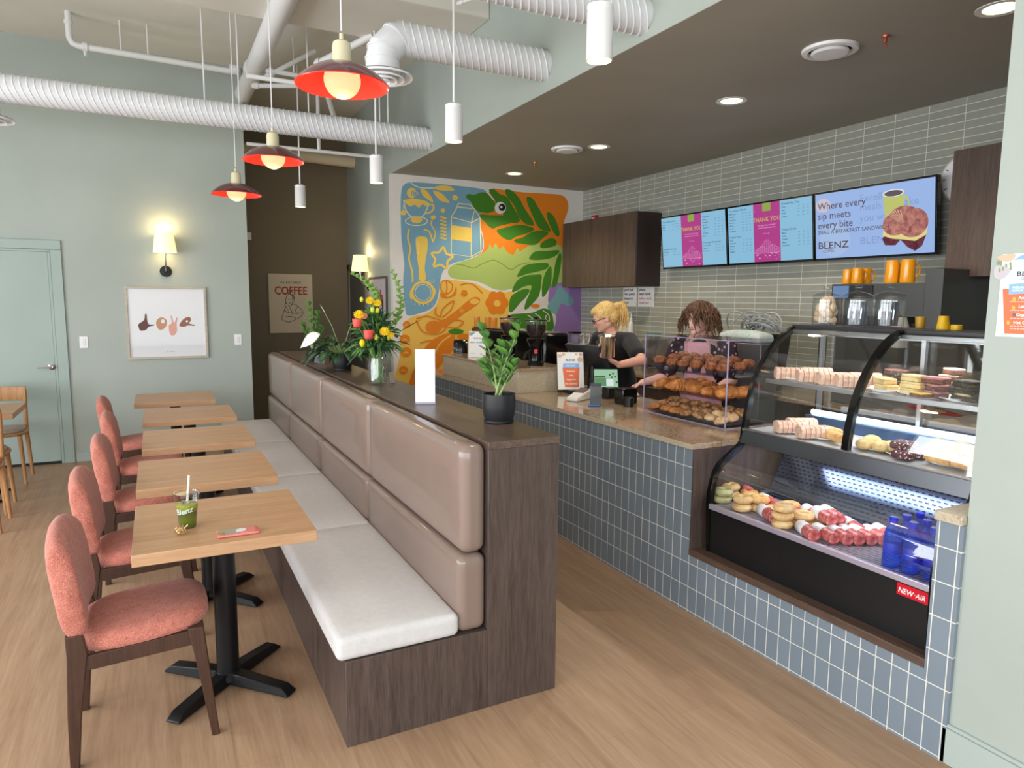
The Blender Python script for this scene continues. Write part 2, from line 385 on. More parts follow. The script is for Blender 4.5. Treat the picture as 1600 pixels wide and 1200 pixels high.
def weld(o, d=.0005):
    bm = bmesh.new(); bm.from_mesh(o.data); bmesh.ops.remove_doubles(bm, verts=bm.verts[:], dist=d); bmesh.ops.recalc_face_normals(bm, faces=bm.faces[:])
    bm.to_mesh(o.data); bm.free()
    for p in o.data.polygons: p.use_smooth = True
    return o
sy = [YB+.004, 3.70, 4.95, 6.22, 7.5]
for i in range(4):
    b = MB(); cushion(b, 1.015, 1.124, sy[i]+.003, sy[i+1]-.003, .655, 1.095, .042, .006, 'L'); weld(b.build('back_cushion', LEATH, bt, angle=80))
    b = MB(); cushion(b, 1.0, 1.124, sy[i]+.003, sy[i+1]-.003, .335, .652, .036, .006, 'L'); weld(b.build('back_cushion', LEATH, bt, angle=80))
sy = [YB-.004, 3.62, 4.86, 6.1, 7.3]
for i in range(4):
    b = MB(); cushion(b, .522, 1.003, sy[i]+.001, sy[i+1]-.001, .336, .428, .026, .016); weld(b.build('seat_cushion', GREYF, bt, angle=80))

# ================================================================== counter
XC = 2.455; ZT = .914; YN0, YN1, YCE = 1.425, 2.693, 6.85
ct = E('service_counter', (0, 0, 0), 0, 'long service counter faced in stacked blue grey tiles', 'counter')
MB().box(XC, 3.3, YN1, YCE, 0, .884).build('body', TILEC, ct, smooth=False)
MB().box(XC, 3.3, 1.33, YN0, 0, .884).box(XC, 3.3, YN0, YN1, 0, .316).build('body', TILEC, ct, smooth=False)
MB().box(XC-.012, 3.32, YN1-.006, YCE+.01, .884, ZT).build('worktop', [GRAN], ct, bevel=.003)
MB().box(XC-.0135, XC-.0115, YN1-.006, YCE+.01, .886, .912).build('worktop_edge', GRANL, ct)
MB().box(XC-.012, 3.3, 1.333, YN0+.004, .884, ZT+.005).build('worktop', GRANL, ct, bevel=.003)
MB().box(XC-.004, 3.3, YN0, YN1-.002, .318, .352).build('niche_sill', woodgrain('niche_wood', (62, 48, 42), (88, 68, 58), (110, 88, 76), 'Y', 1.2, .45), ct, bevel=.002)
MB().box(XC+.0, 3.2, YN1-.014, YN1-.001, .352, .884).build('niche_side', DWOOD, ct, bevel=.001)
MB().box(2.53, 2.9, 4.80, 6.40, ZT, 1.09).build('raised_ledge', GRANL, ct, bevel=.002)
MB().box(2.52, 3.0, 4.785, 6.41, 1.09, 1.112).build('raised_ledge_top', GRAN, ct, bevel=.002)
# ================================================================== tables
def make_table(loc, label):
    t = E('cafe_table', loc, 0, label, 'table', 'oak cafe tables along the banquette')
    MB().box(-.325, .325, -.33, .33, .69, .735).build('tabletop', OAKX, t, bevel=.002)
    MB().cyl((0, 0, .03), (0, 0, .67), .045, n=28).lathe([(.06, .03), (.058, .05), (.046, .062)], n=28).build('column', BLACK, t)
    b = MB().box(-.2, .2, -.03, .03, .672, .69).box(-.03, .03, -.2, .2, .672, .69).build('top_plate', BLACK, t, bevel=.003)
    for k in range(4):
        a = pi/4 + k*pi/2; dx, dy = math.cos(a), math.sin(a); nx, ny = -dy, dx
        def sec(r, w, z0, z1, wt): return [(dx*r+nx*w, dy*r+ny*w, z0), (dx*r+nx*wt, dy*r+ny*wt, z1), (dx*r-nx*wt, dy*r-ny*wt, z1), (dx*r-nx*w, dy*r-ny*w, z0)]
        MB().loft([sec(.0, .036, .012, .062, .026), sec(.1, .036, .012, .058, .026), sec(.285, .034, .008, .04, .026), sec(.318, .034, .006, .014, .03)]).build('foot', BLACK, t, bevel=.004)
    return t
tabs = [(.205, 3.04), (.2, 3.985), (.21, 4.975), (.2, 6.01), (.12, 7.04)]
tlab = ['nearest oak cafe table holding the green drink and the phone', 'oak cafe table second from the camera, bare top', 'middle oak cafe table of the five beside the banquette',
        'oak cafe table fourth from the camera, before the last one', 'farthest oak cafe table nearest the green back wall']
T0 = None
for (x, y), lb in zip(tabs, tlab):
    if T0 is None: T0 = make_table((x, y, 0), lb)
    else: dup(T0, (x, y, 0), 0, lb)
# ================================================================== coral chairs (sitter faces +X)
def chair_back(name, mat, parent, hw, zt0, crown, zb, thick, lean, bow, x0, nseg=16):
    rings = []
    for i in range(nseg+1):
        u = -1+2*i/nseg; y = hw*u
        edge = max(0, (abs(u)-.8)/.2)
        zt = zt0 + crown*(1-abs(u)**2.2) - .02*edge**2
        th = thick*(1-.08*edge**2)
        xo = x0 - bow*(1-u*u)
        pr = []
        m_ = 12
        for j in range(m_):
            # rounded rectangle in (depth, height)
            a = 2*pi*j/m_ + pi/m_; cx = math.copysign(min(1, abs(math.cos(a))*1.45), math.cos(a)); cz = math.copysign(min(1, abs(math.sin(a))*1.12), math.sin(a))
            z = (zt+zb)/2 + cz*(zt-zb)/2; x = xo + cx*th/2 - lean*(z-zb)
            pr.append((x, y, z))
        rings.append(pr)
    b = MB(); b.loft(rings); return b.build(name, mat, parent, sub=1, angle=180)
def make_chair(loc, label):
    t = E('dining_chair', loc, 0, label, 'chair', 'coral upholstered dining chairs along the tables')
    chair_back('backrest', CORAL, t, .224, .80, .05, .470, .084, .13, .012, -.192)
    # seat: rounded D pad, front rising slightly
    rings = []
    for k, (s_, z) in enumerate(((.90, .0), (.985, .008), (1, .022), (.985, .045), (.92, .062), (.75, .072), (.4, .078), (.05, .08))):
        r = []
        for j in range(32):
            a = 2*pi*j/32; c_, s2 = math.cos(a), math.sin(a)
            x = math.copysign(abs(c_)**.62, c_)*.225; y = math.copysign(abs(s2)**.62, s2)*(.215-.015*(c_ < 0)*abs(c_))
            r.append((x*s_+.005, y*s_, .415+z+.03*(x*s_/.225)*.6))
        rings.append(r)
    b = MB(); b.loft(rings); b.build('seat', CORAL, t, angle=180)
    for s_ in (-1, 1):
        y = .2*s_
        b = MB(); w = .017
        # rear leg: square upright, kicks back above the seat
        pts = [(-.228, 0, .014), (-.218, .2, .021), (-.198, .42, .031), (-.205, .492, .026)]
        b.loft([[(x-h_, y-w, z), (x+h_, y-w, z), (x+h_, y+w, z), (x-h_, y+w, z)] for x, z, h_ in pts]); b.build('leg', WALNUT, t, bevel=.003)
        b = MB(); pts = [(.228, 0, .014), (.2, .25, .019), (.175, .44, .026)]
        b.loft([[(x-h_, y-w, z), (x+h_, y-w, z), (x+h_, y+w, z), (x-h_, y+w, z)] for x, z, h_ in pts]); b.build('leg', WALNUT, t, bevel=.003)
        MB().hexa([(-.18, y-.011, .355), (.18, y-.011, .375), (.18, y+.011, .375), (-.18, y+.011, .355)], [(-.18, y-.011, .408), (.18, y-.011, .432), (.18, y+.011, .432), (-.18, y+.011, .408)]).build('side_rail', WALNUT, t, bevel=.002)
    MB().box(.165, .187, -.19, .19, .375, .43).build('front_rail', WALNUT, t, bevel=.002)
    MB().box(-.2, -.178, -.19, .19, .355, .405).build('rear_rail', WALNUT, t, bevel=.002)
    return t
chs = [(-.1, 2.89), (-.113, 3.75), (-.09, 4.65), (-.1, 5.58), (-.18, 6.47)]
clab = ['nearest coral upholstered dining chair with dark walnut legs', 'coral dining chair second from the camera', 'middle coral dining chair of the five beside the tables',
        'coral dining chair fourth from the camera', 'farthest coral dining chair, nearest the green back wall']
C0 = None
for (x, y), lb in zip(chs, clab):
    if C0 is None: C0 = make_chair((x, y, 0), lb)
    else: dup(C0, (x, y, 0), 0, lb)
# ================================================================== second row at the left edge
t = E('cafe_table', (-1.40, 6.84, 0), 0, 'square oak cafe table cut off by the left edge of the photo', 'table', 'oak tables at the left edge')
MB().box(-.365, .365, -.315, .315, .69, .735).build('tabletop', OAKX, t, bevel=.002)
MB().cyl((0, 0, .03), (0, 0, .69), .045, n=24).build('column', BLACK, t)
for k in range(4):
    a = k*pi/2+pi/4; MB().loft([[(math.cos(a)*r-math.sin(a)*q, math.sin(a)*r+math.cos(a)*q, z) for q, z in ((.035, .006), (.026, h_), (-.026, h_), (-.035, .006))] for r, h_ in ((0, .06), (.3, .02))]).build('foot', BLACK, t)
def wood_chair(loc, rz, label, seatmat):
    t = E('wooden_chair', loc, rz, label, 'chair', 'light oak chairs at the left edge')
    rings = []
    for s_, z in ((.95, .43), (1, .438), (1, .452), (.97, .458)):
        rings.append([((math.copysign(abs(math.cos(2*pi*j/28))**.6, math.cos(2*pi*j/28)))*.21*s_, (math.copysign(abs(math.sin(2*pi*j/28))**.6, math.sin(2*pi*j/28)))*.21*s_, z) for j in range(28)])
    MB().loft(rings).build('seat', OAKZ, t, angle=50)
    rings = []
    for s_, z in ((.93, .459), (.96, .47), (.9, .482), (.5, .488), (.05, .488)):
        rings.append([((math.copysign(abs(math.cos(2*pi*j/28))**.6, math.cos(2*pi*j/28)))*.2*s_, (math.copysign(abs(math.sin(2*pi*j/28))**.6, math.sin(2*pi*j/28)))*.2*s_, z) for j in range(28)])
    MB().loft(rings).build('seat_pad', seatmat, t, angle=180)
    for sx in (-1, 1):
        MB().cyl((.155, .165*sx, .43), (.185, .19*sx, 0), .019, .013, 12).build('leg', OAKZ, t)
        MB().tube([(-.2, .19*sx, 0), (-.165, .17*sx, .44), (-.2, .175*sx, .80)], [.013, .02, .015], 12).build('leg', OAKZ, t)
    MB().grid(lambda u, v: (-.192-.02*(1-(2*u-1)**2), -.185+.37*u, .70+.13*v), 10, 2).build('backrest', OAKZ, t, solid=.02, bevel=.004)
    return t
PADF = fabric('taupe_pad', (150, 138, 122), (176, 164, 148))
wood_chair((-1.28, 7.42, 0), -pi/2, 'light oak chair behind the left edge table, back towards the door', PADF)
wood_chair((-1.27, 6.45, 0), pi/2+.0, 'light oak chair with grey pad on the near side of the left edge table', PADF)
wood_chair((-1.23, 5.95, 0), -pi/2, 'nearest light oak chair, mostly outside the left edge', OAKZ)
# ================================================================== overhead: ducts, pipes, lamps
DUCT = M('duct_white', (222, 224, 228), .38)
def duct(name, x0, x1, y, z, r, label, pitch=.045, ends=True):
    b = MB(); prof = []; n = int((x1-x0)/pitch); n2 = 40
    # spiral seam as ribs on a lathe
    for i in range(n):
        a = x0+i*(x1-x0)/n; q = (x1-x0)/n
        prof += [(r, a), (r, a+q*.72), (r+.0045, a+q*.82), (r+.0045, a+q*.92), (r, a+q)]
    vs = []; 
    for rr, h_ in prof:
        for j in range(n2):
            t = 2*pi*j/n2; vs.append((h_ + .05*math.cos(t+.6), y+rr*math.cos(t), z+rr*math.sin(t)))
    fs = [(i*n2+j, i*n2+(j+1) % n2, (i+1)*n2+(j+1) % n2, (i+1)*n2+j) for i in range(len(prof)-1) for j in range(n2)]
    b._add(vs, fs); b.cyl((x0-.0, y, z), (x1, y, z), r*.96, n=32)
    return tag(b.build(name, DUCT, angle=25), label, 'air duct')
def diffuser(b, c, r):
    for k, (ra, h_) in enumerate(((r, 0), (r*.72, -.012), (r*.48, -.02), (r*.24, -.026))):
        b.lathe([(ra, h_-.002), (ra*.97, h_-.012), (ra*.82, h_+.004), (ra*.78, h_+.012), (ra*.95, h_+.006)], c, 32, cap=False)
    b.lathe([(r*.2, -.03), (r*.2, -.024)], c, 24)
d1 = E('spiral_duct', (0, 0, 0), 0, 'longest white spiral duct crossing in front of the green back wall', 'air duct', 'white spiral air ducts')
o = duct('duct_run', -4.05, XB, 6.52, 3.19, .104, 'x'); o.parent = d1; del o['label']; del o['category']
b = MB(); b.cyl((-1.06, 6.52, 3.1), (-1.06, 6.52, 2.97), .1, n=28); b.build('drop_collar', DUCT, d1)
b = MB(); diffuser(b, (-1.06, 6.52, 2.96), .19); b.build('round_diffuser', WHITE, d1)
d2 = E('spiral_duct', (0, 0, 0), 0, 'white spiral duct ending in a segmented elbow and round diffuser', 'air duct', 'white spiral air ducts')
o = duct('duct_run', 1.42, XB, 4.27, 3.235, .098, 'x'); o.parent = d2; del o['label']; del o['category']
b = MB(); cx, cz, rr = 1.44, 3.095, .14
pts = [(cx, 4.27, cz+rr)] + [(cx-rr*math.sin(t), 4.27, cz+rr*math.cos(t)) for t in (pi/8, 3*pi/8, pi/2)] + [(cx-rr, 4.27, 3.02)]
b.tube(pts, .102, 30)
b2 = MB()
for p, q in zip(pts[1:-1], pts[2:]):
    d = (Vector(q)-Vector(p)).normalized()*.006; b2.tube([Vector(p)-d, Vector(p)+d], .1065, 30)
b.build('elbow', DUCT, d2, angle=20); b2.build('elbow_seams', DUCT, d2)
b = MB(); diffuser(b, (cx-rr, 4.27, 3.0), .185); b.build('round_diffuser', WHITE, d2)
d3 = E('spiral_duct', (0, 0, 0), 0, 'nearest white spiral duct at the top edge meeting the bulkhead', 'air duct', 'white spiral air ducts')
o = duct('duct_run', -.6, XB, 3.2, 3.185, .092, 'x'); o.parent = d3; del o['label']; del o['category']
# hallway duct
b = MB(); b.cyl((.92, 9.35, 3.49), (XB, 9.35, 3.45), .075, n=28)
tag(b.build('hall_duct', M('cream_paint', (214, 200, 172), .5)), 'plain cream pipe crossing high up in the dark hallway', 'air duct')
# sprinkler piping
SP = E('sprinkler_pipework', (0, 0, 0), 0, 'white painted sprinkler pipework under the ceiling', 'pipes')
b = MB(); b.tube([(.93, -1, 3.78), (.93, 5.5, 3.78), (.93, 8.4, 3.78)], .082, 24); b.cyl((.93, 7.1, 3.78), (.93, 7.2, 3.78), .094, n=24); b.cyl((.93, 4.85, 3.78), (.93, 4.9, 3.78), .088, n=24)
b.build('main_pipe', PIPEW, SP)
b = MB(); b.tube([(-.54, 7.2, 4.04), (-.54, 7.2, 3.83), (-.52, 7.2, 3.79), (-.48, 7.2, 3.775), (.8, 7.2, 3.75)], .026, 14)
b.cyl((-.45, 7.2, 3.775), (-.41, 7.2, 3.774), .038, n=14); b.cyl((-.54, 7.2, 3.97), (-.54, 7.2, 3.94), .034, n=14); b.cyl((.72, 7.2, 3.77), (.78, 7.2, 3.77), .045, n=14)
b.cyl((-.43, 7.2, 3.77), (-.43, 7.2, 3.70), .012, n=10)
b.build('branch_pipe', PIPEW, SP)
for p, q, r in (((1.0, 6.9, 3.66), (1.45, 6.9, 3.96), .022), ((1.0, 6.9, 3.72), (1.9, 6.9, 3.70), .022), ((.9, 7.1, 3.62), (1.55, 6.9, 3.66), .022), ((1.53, 6.9, 3.66), (1.78, 7.4, 3.35), .026),
                ((1.35, 6.4, 3.68), (1.72, 5.9, 3.83), .03), ((1.8, 4.9, 3.95), (2.1, 4.2, 4.03), .028), ((2.1, 5.0, 3.83), (2.3, 4.6, 3.83), .012)):
    b = MB(); b.cyl(p, q, r, n=12); d_ = (Vector(q)-Vector(p)).normalized(); b.cyl(Vector(p)+d_*.02, Vector(p)+d_*.06, r*1.35, n=12); b.build('branch_pipe', PIPEW, SP)
for x, y, z0 in ((-.16, 7.2, 3.77), (.05, 7.2, 3.77), (.45, 6.52, 3.28), (.72, 6.52, 3.28), (1.3, 6.52, 3.28), (1.95, 6.52, 3.28), (2.03, 6.52, 3.28), (1.25, 6.9, 3.7)):
    MB().cyl((x, y, z0), (x, y, ZC), .0065, n=8).build('hanger_rod', PIPEW, SP)
# conduit with cylinder track lights
CN = E('light_conduit', (0, 0, 0), 0, 'thin white conduits joining the hanging cylinder lamps', 'conduit')
MB().cyl((.7, 5.81, 3.33), (1.70, 5.81, 3.33), .018, n=12).build('conduit', PIPEW, CN)
MB().cyl((.9, 7.64, 3.20), (2.2, 7.64, 3.20), .018, n=12).cyl((1.62, 7.64, 3.20), (1.62, 7.64, ZC), .02, n=12).build('conduit', PIPEW, CN)
WARM = (255, 214, 140)
LAMPG = M('warm_lamp_glow', (255, 240, 210), .5, emit=(255, 226, 160), es=3.2)
def cyl_lamp(loc, r, h, label):
    t = E('cylinder_pendant', loc, 0, label, 'pendant light', 'white cylinder pendant lights')
    b = MB().lathe([(r*.7, h/2+.004), (r, h/2-.006), (r, h/2-.02), (r*.965, h/2-.024), (r*.965, h/2-.03), (r, h/2-.034), (r, -h/2), (r*.93, -h/2), (r*.9, -h/2+.02)], n=32); b.build('lamp_body', WHITE, t)
    MB().cyl((0, 0, h/2), (0, 0, ZC-loc[2]), .0075, n=10).build('stem', WHITE, t)
    MB().lathe([(0, -h/2+.001), (r*.93, -h/2+.001)], n=28, cap=False).build('lamp_glow', LAMPG, t)
    spot('lamp_light', (loc[0], loc[1], loc[2]-h/2-.01), 9, (1, .86, .62), 1.7, .04)
for l, lb in (((1.711, 2.54, 2.765), 'nearest white cylinder pendant light, largest in the row'), ((1.713, 4.14, 2.745), 'second white cylinder pendant light from the camera'),
              ((1.702, 5.81, 2.73), 'third white cylinder pendant light, left of the mural corner'), ((1.413, 7.64, 2.72), 'farthest white cylinder pendant light, before the dark hallway')):
    cyl_lamp(l, .055, .225, lb)
# red dish pendants
REDI = M('red_enamel_inside', (232, 52, 42), .35, coat=.4); REDO = M('plum_enamel_outside', (92, 34, 40), .22, coat=.6)
CREAM = M('cream_socket', (212, 204, 172), .45); BULB = M('globe_bulb', (90, 80, 60), .6, emit=(255, 216, 156), es=1.0)
def dish(loc, label):
    loc = (loc[0], loc[1], loc[2]+.022); t = E('dish_pendant', loc, 0, label, 'pendant light', 'red dish pendant lamps over the tables')
    pr = [(.036, .044), (.07, .040), (.11, .026), (.15, .003), (.183, -.024), (.2, -.045)]
    MB().lathe(pr, n=48, cap=False).build('shade_outside', REDO, t, angle=60)
    MB().lathe([(r_-.002, z-.004) for r_, z in pr]+[(.2, -.045)], n=48, cap=False).build('shade_inside', REDI, t, angle=60)
    MB().lathe([(.04, .042), (.04, .112), (.036, .130), (.024, .138), (.009, .140), (.009, .168)], n=28).build('socket', CREAM, t)
    MB().cyl((0, 0, .18), (0, 0, ZC-loc[2]), .0035, n=8).build('cord', WHITE, t)
    b = MB(); b.ball((0, 0, -.022), .078, 28); b.build('globe_bulb', BULB, t, angle=180)
    point('pendant_light', (loc[0], loc[1], loc[2]-.13), 3.5, (1, .75, .45), .06)
for l, lb in (((.763, 3.096, 2.585), 'nearest red dish pendant lamp with glowing globe bulb'), ((.752, 4.98, 2.59), 'middle red dish pendant lamp'), ((.652, 6.34, 2.535), 'farthest red dish pendant lamp')):
    dish(l, lb)
# recessed downlights and round vents in the soffit
for i, (x, y, lb) in enumerate(((3.666, 2.036, 'nearest recessed downlight at the top right of the dark soffit'), (3.68, 3.792, 'second recessed downlight in the dark soffit'),
                 (3.70, 5.462, 'recessed downlight right of the small round vent'), (3.65, 7.051, 'farthest recessed downlight, in front of the mural'))):
    t = E('recessed_downlight', (x, y, ZS), 0, lb, 'downlight', 'recessed downlights in the soffit')
    MB().lathe([(.105, 0), (.104, -.006), (.075, -.005), (.07, 0)], n=36, cap=False).build('trim_ring', WHITE, t)
    MB().lathe([(0, -.004), (.074, -.004)], n=32, cap=False).build('lens', M('downlight_lens', (255, 235, 190), .5, emit=(255, 228, 160), es=4), t)
    spot('downlight_light', (x, y, ZS-.02), 60, (1, .88, .7), 2.2, .05, .5)
for x, y, lb in ((3.421, 2.786, 'nearer round white ceiling vent in the dark soffit'), (3.488, 5.676, 'farther round white ceiling vent in the dark soffit')):
    t = E('ceiling_vent', (x, y, ZS), 0, lb, 'vent', 'round vents in the soffit')
    MB().lathe([(.15, 0), (.145, -.018), (.118, -.022), (.112, -.005)], n=40, cap=False).build('outer_ring', WHITE, t)
    MB().lathe([(0, -.034), (.09, -.032), (.1, -.024), (.098, -.015)], n=36).build('centre_disc', WHITE, t)
    MB().lathe([(0, -.003), (.13, -.003)], n=32, cap=False).build('dark_gap', BLACKM, t)
for x, y, lb in ((3.509, 2.514, 'nearer copper sprinkler head in the soffit'), (3.534, 6.373, 'farther copper sprinkler head in the soffit')):
    b = MB().lathe([(.022, 0), (.02, -.012), (.009, -.014), (.009, -.04), (.0, -.042)], (x, y, ZS), 16).lathe([(.0, -.052), (.016, -.052), (.016, -.055)], (x, y, ZS), 14)
    b.cyl((x+.011, y, ZS-.015), (x+.004, y, ZS-.052), .002, n=6).cyl((x-.011, y, ZS-.015), (x-.004, y, ZS-.052), .002, n=6)
    tag(b.build('fire_sprinkler', M('copper', (196, 110, 80), .35, .8)), lb, 'sprinkler', 'soffit sprinkler heads')
# ================================================================== display case
def thin_glass(name, tint=(1, 1, 1), refl=.045, rough=.0):
    m = bpy.data.materials.new(name); m.use_nodes = True; nt = m.node_tree; nt.nodes.clear(); MC[name] = m
    o = nt.nodes.new('ShaderNodeOutputMaterial'); mx = nt.nodes.new('ShaderNodeMixShader'); t = nt.nodes.new('ShaderNodeBsdfTransparent'); g = nt.nodes.new('ShaderNodeBsdfGlossy')
    f = nt.nodes.new('ShaderNodeLayerWeight'); f.inputs[0].default_value = .5; p = nt.nodes.new('ShaderNodeMath'); p.operation = 'POWER'; p.inputs[1].default_value = 4
    q = nt.nodes.new('ShaderNodeMath'); q.operation = 'MULTIPLY_ADD'; q.inputs[1].default_value = .7; q.inputs[2].default_value = refl
    t.inputs[0].default_value = (*tint, 1); g.inputs['Roughness'].default_value = rough
    nt.links.new(f.outputs['Facing'], p.inputs[0]); nt.links.new(p.outputs[0], q.inputs[0]); nt.links.new(q.outputs[0], mx.inputs[0])
    nt.links.new(t.outputs[0], mx.inputs[1]); nt.links.new(g.outputs[0], mx.inputs[2]); nt.links.new(mx.outputs[0], o.inputs[0]); return m
TG = thin_glass('case_glass', (.98, .99, .985), .065); ACR = thin_glass('acrylic', (.965, .955, .98), .03); JARG = thin_glass('jar_glass', (.95, .965, .965), .07)
ACRE = M('acrylic_edge', (176, 168, 200), .15, alpha=.75)
PROF = [(2.514, .352), (2.50, .598), (2.508, .70), (2.546, .804), (2.639, .874), (2.705, .919), (2.722, .993), (2.735, 1.088), (2.764, 1.205), (2.82, 1.322), (2.906, 1.429), (2.993, 1.496), (3.078, 1.529)]
def smoothp(P, k=4):
    out = []
    for i in range(len(P)-1):
        p0, p1, p2, p3 = P[max(0, i-1)], P[i], P[i+1], P[min(len(P)-1, i+2)]
        for j in range(k):
            t = j/k; out.append(tuple(.5*((2*p1[a])+(-p0[a]+p2[a])*t+(2*p0[a]-5*p1[a]+4*p2[a]-p3[a])*t*t+(-p0[a]+3*p1[a]-3*p2[a]+p3[a])*t**3) for a in (0, 1)))
    return out+[P[-1]]
def offs(P, d):
    out = []
    for i in range(len(P)):
        a, b = P[max(0, i-1)], P[min(len(P)-1, i+1)]; t = Vector((b[0]-a[0], b[1]-a[1])).normalized(); out.append((P[i][0]+t.y*d, P[i][1]-t.x*d))
    return out
def band(b, P, y0, y1, t0, t1):
    A, B = offs(P, t0), offs(P, t1)
    b.loft([[(a[0], y0, a[1]), (a[0], y1, a[1]), (c[0], y1, c[1]), (c[0], y0, c[1])] for a, c in zip(A, B)])
PU = smoothp(PROF[6:]); PL = smoothp(PROF[1:6]); PA = smoothp(PROF)
CY0, CY1, CYM = 1.437, 2.628, 2.01
dc = E('display_case', (0, 0, 0), 0, 'black refrigerated pastry display case with curved glass front set into the counter', 'display case')
GB = M('gloss_black', (12, 12, 13), .16); 
MB().box(2.516, 3.3, CY0, CY1, .352, .585).build('base_panel', M('case_black_panel', (24, 24, 26), .38), dc, bevel=.003)
for a_ in (CY0, CY1-.022):
    b = MB(); band(b, PA, a_, a_+.022, 0, .034); b.box(3.28, 3.32, a_, a_+.022, .352, 1.5075); b.box(3.05, 3.28, a_, a_+.022, 1.485, 1.5075); b.build('end_frame', GB, dc)
b = MB(); band(b, PU, CYM-.017, CYM+.017, -.004, .022); b.build('centre_arch', GB, dc)
MB().box(3.06, 3.33, CY0, CY1, 1.508, 1.532).build('top_panel', M('case_top', (40, 40, 44), .35), dc, bevel=.003)
MB().box(3.045, 3.075, CY0+.02, CY1-.02, 1.488, 1.508).build('top_rail', M('alu', (176, 178, 182), .28, .9), dc, bevel=.002)
for y0, y1 in ((CY0+.022, CYM-.017), (CYM+.017, CY1-.022)):
    b = MB(); band(b, PU, y0, y1, .004, .009); b.build('curved_glass', TG, dc)
b = MB(); band(b, PL, CY0+.022, CY1-.022, .004, .009); b.build('lower_glass', TG, dc)
STD = M('dark_steel', (92, 94, 98), .3, .85)
MB().prism([(2.700, CY0+.02, .915), (2.715, CY0+.02, .985), (2.745, CY0+.02, .985), (2.745, CY0+.02, .915)], (0, CY1-CY0-.04, 0)).build('front_band', STD, dc, bevel=.002)
MB().box(2.708, 2.73, CY0+.02, CY1-.02, .985, .995).build('band_trim', MC['alu'], dc, bevel=.002)
MB().box(2.72, 3.29, CY0+.01, CY1-.01, .955, .985).build('upper_deck', M('deck_white', (205, 208, 212), .3), dc, bevel=.001)
MB().box(2.86, 3.25, CY0+.03, CY1-.03, 1.238, 1.245).build('glass_shelf', TG, dc)
MB().box(2.85, 2.862, CY0+.03, CY1-.03, 1.228, 1.25).build('shelf_rim', MC['alu'], dc, bevel=.002)
for y in (CY0+.04, CYM, CY1-.05): MB().box(3.24, 3.262, y-.01, y+.01, .985, 1.5).build('shelf_post', MC['alu'], dc)
for y0, y1 in ((CY0+.03, CYM+.03), (CYM-.03, CY1-.03)): MB().box(3.27 if y0 < 1.6 else 3.285, 3.276 if y0 < 1.6 else 3.291, y0, y1, .99, 1.5).build('rear_door', TG, dc)
b = MB(); b.box(3.262, 3.3, CY0+.02, CY1-.02, 1.47, 1.508).box(3.262, 3.3, CY0+.02, CY1-.02, .985, 1.01).build('rear_door_rail', MC['alu'], dc)
# light bar over the deck
MB().box(3.13, 3.2, CY0+.05, CY1-.06, .985, 1.045).build('light_housing', M('light_housing', (70, 92, 128), .25, .6), dc, bevel=.006)
MB().cyl((3.165, CY0+.06, 1.06), (3.165, CY1-.08, 1.06), .014, n=14).build('light_tube', M('tube_glow', (235, 245, 255), .4, emit=(225, 240, 255), es=3.0), dc)
area('case_light_deck', (2.98, 2.03, 1.225), (0, 0, 0), .25, 1.0, 3.2, (.93, .97, 1))
area('case_light_top', (3.1, 2.03, 1.48), (0, 0, 0), .2, 1.0, 3.8, (.95, .98, 1))
area('case_light_low', (2.80, 2.03, .945), (0, 0, 0), .12, 1.0, 4.5, (.95, .97, 1))
# lower section
PERF = M('perforated_mirror', (120, 128, 146), .14, .9); 
tc = N(PERF, 'ShaderNodeTexCoord'); sp = N(PERF, 'ShaderNodeSeparateXYZ'); L(PERF, tc.outputs['Object'], sp.inputs[0]); cb = N(PERF, 'ShaderNodeCombineXYZ'); L(PERF, sp.outputs[1], cb.inputs[0]); L(PERF, sp.outputs[2], cb.inputs[1])
br = N(PERF, 'ShaderNodeTexBrick'); br.offset = .5; L(PERF, cb.outputs[0], br.inputs['Vector']); br.inputs['Scale'].default_value = 1; br.inputs['Brick Width'].default_value = .03; br.inputs['Row Height'].default_value = .018; br.inputs['Mortar Size'].default_value = .0065
br.inputs['Color1'].default_value = br.inputs['Color2'].default_value = srgb(24, 30, 48); br.inputs['Mortar'].default_value = srgb(92, 104, 134); base(PERF, br.outputs['Color'])
MB().prism([(2.93, CY0+.01, .60), (3.12, CY0+.01, .955), (3.16, CY0+.01, .955), (2.97, CY0+.01, .60)], (0, CY1-CY0-.02, 0)).build('rear_perforated_panel', PERF, dc)
MB().box(2.512, 2.97, CY0+.01, CY1-.01, .585, .592).build('deck_tray', M('tray_dark', (70, 68, 80), .3, .6), dc)
b = MB(); n = 84
for i in range(n): y = CY0+.03+(CY1-CY0-.06)*i/(n-1); b.box(2.52, 2.92, y-.0024, y+.0024, .601, .605)
for x in (2.53, 2.62, 2.72, 2.82, 2.91): b.box(x-.002, x+.002, CY0+.02, CY1-.02, .598, .602)
b.build('wire_rack', M('rack_chrome', (222, 214, 232), .3, .5), dc, smooth=False)
MB().box(2.498, 2.52, CY0+.02, CY1-.02, .585, .612).build('front_lip', M('lip_alu', (206, 198, 218), .3, .6), dc, bevel=.003)
MB().box(2.7, 3.0, CYM-.004, CYM+.004, .60, .915).build('divider_bracket', TG, dc)
# red maker's badge on the front panel
p0 = onX(1402, 909, 2.513); y1 = p0.y; z1 = p0.z; y0_ = onX(1454, 942, 2.513).y
bd = MB().box(2.5125, 2.516, y0_, y1, z1-.047, z1).build('badge', M('badge_red', (206, 20, 44), .35), dc, bevel=.001)
tm = MB(); text(tm, 'NEW', .029, plane_T((2.5118, y1-.006, z1-.036), (0, -1, .0), (0, -.18, 1)), bold=.02, sx=.88)
text(tm, '\u00b7AIR', .029, plane_T((2.5118, y1-.068, z1-.036), (0, -1, .0), (0, -.18, 1)), bold=.005, sx=.88)
tm.build('badge_lettering', M('badge_white', (240, 236, 236), .5), bd, smooth=False)

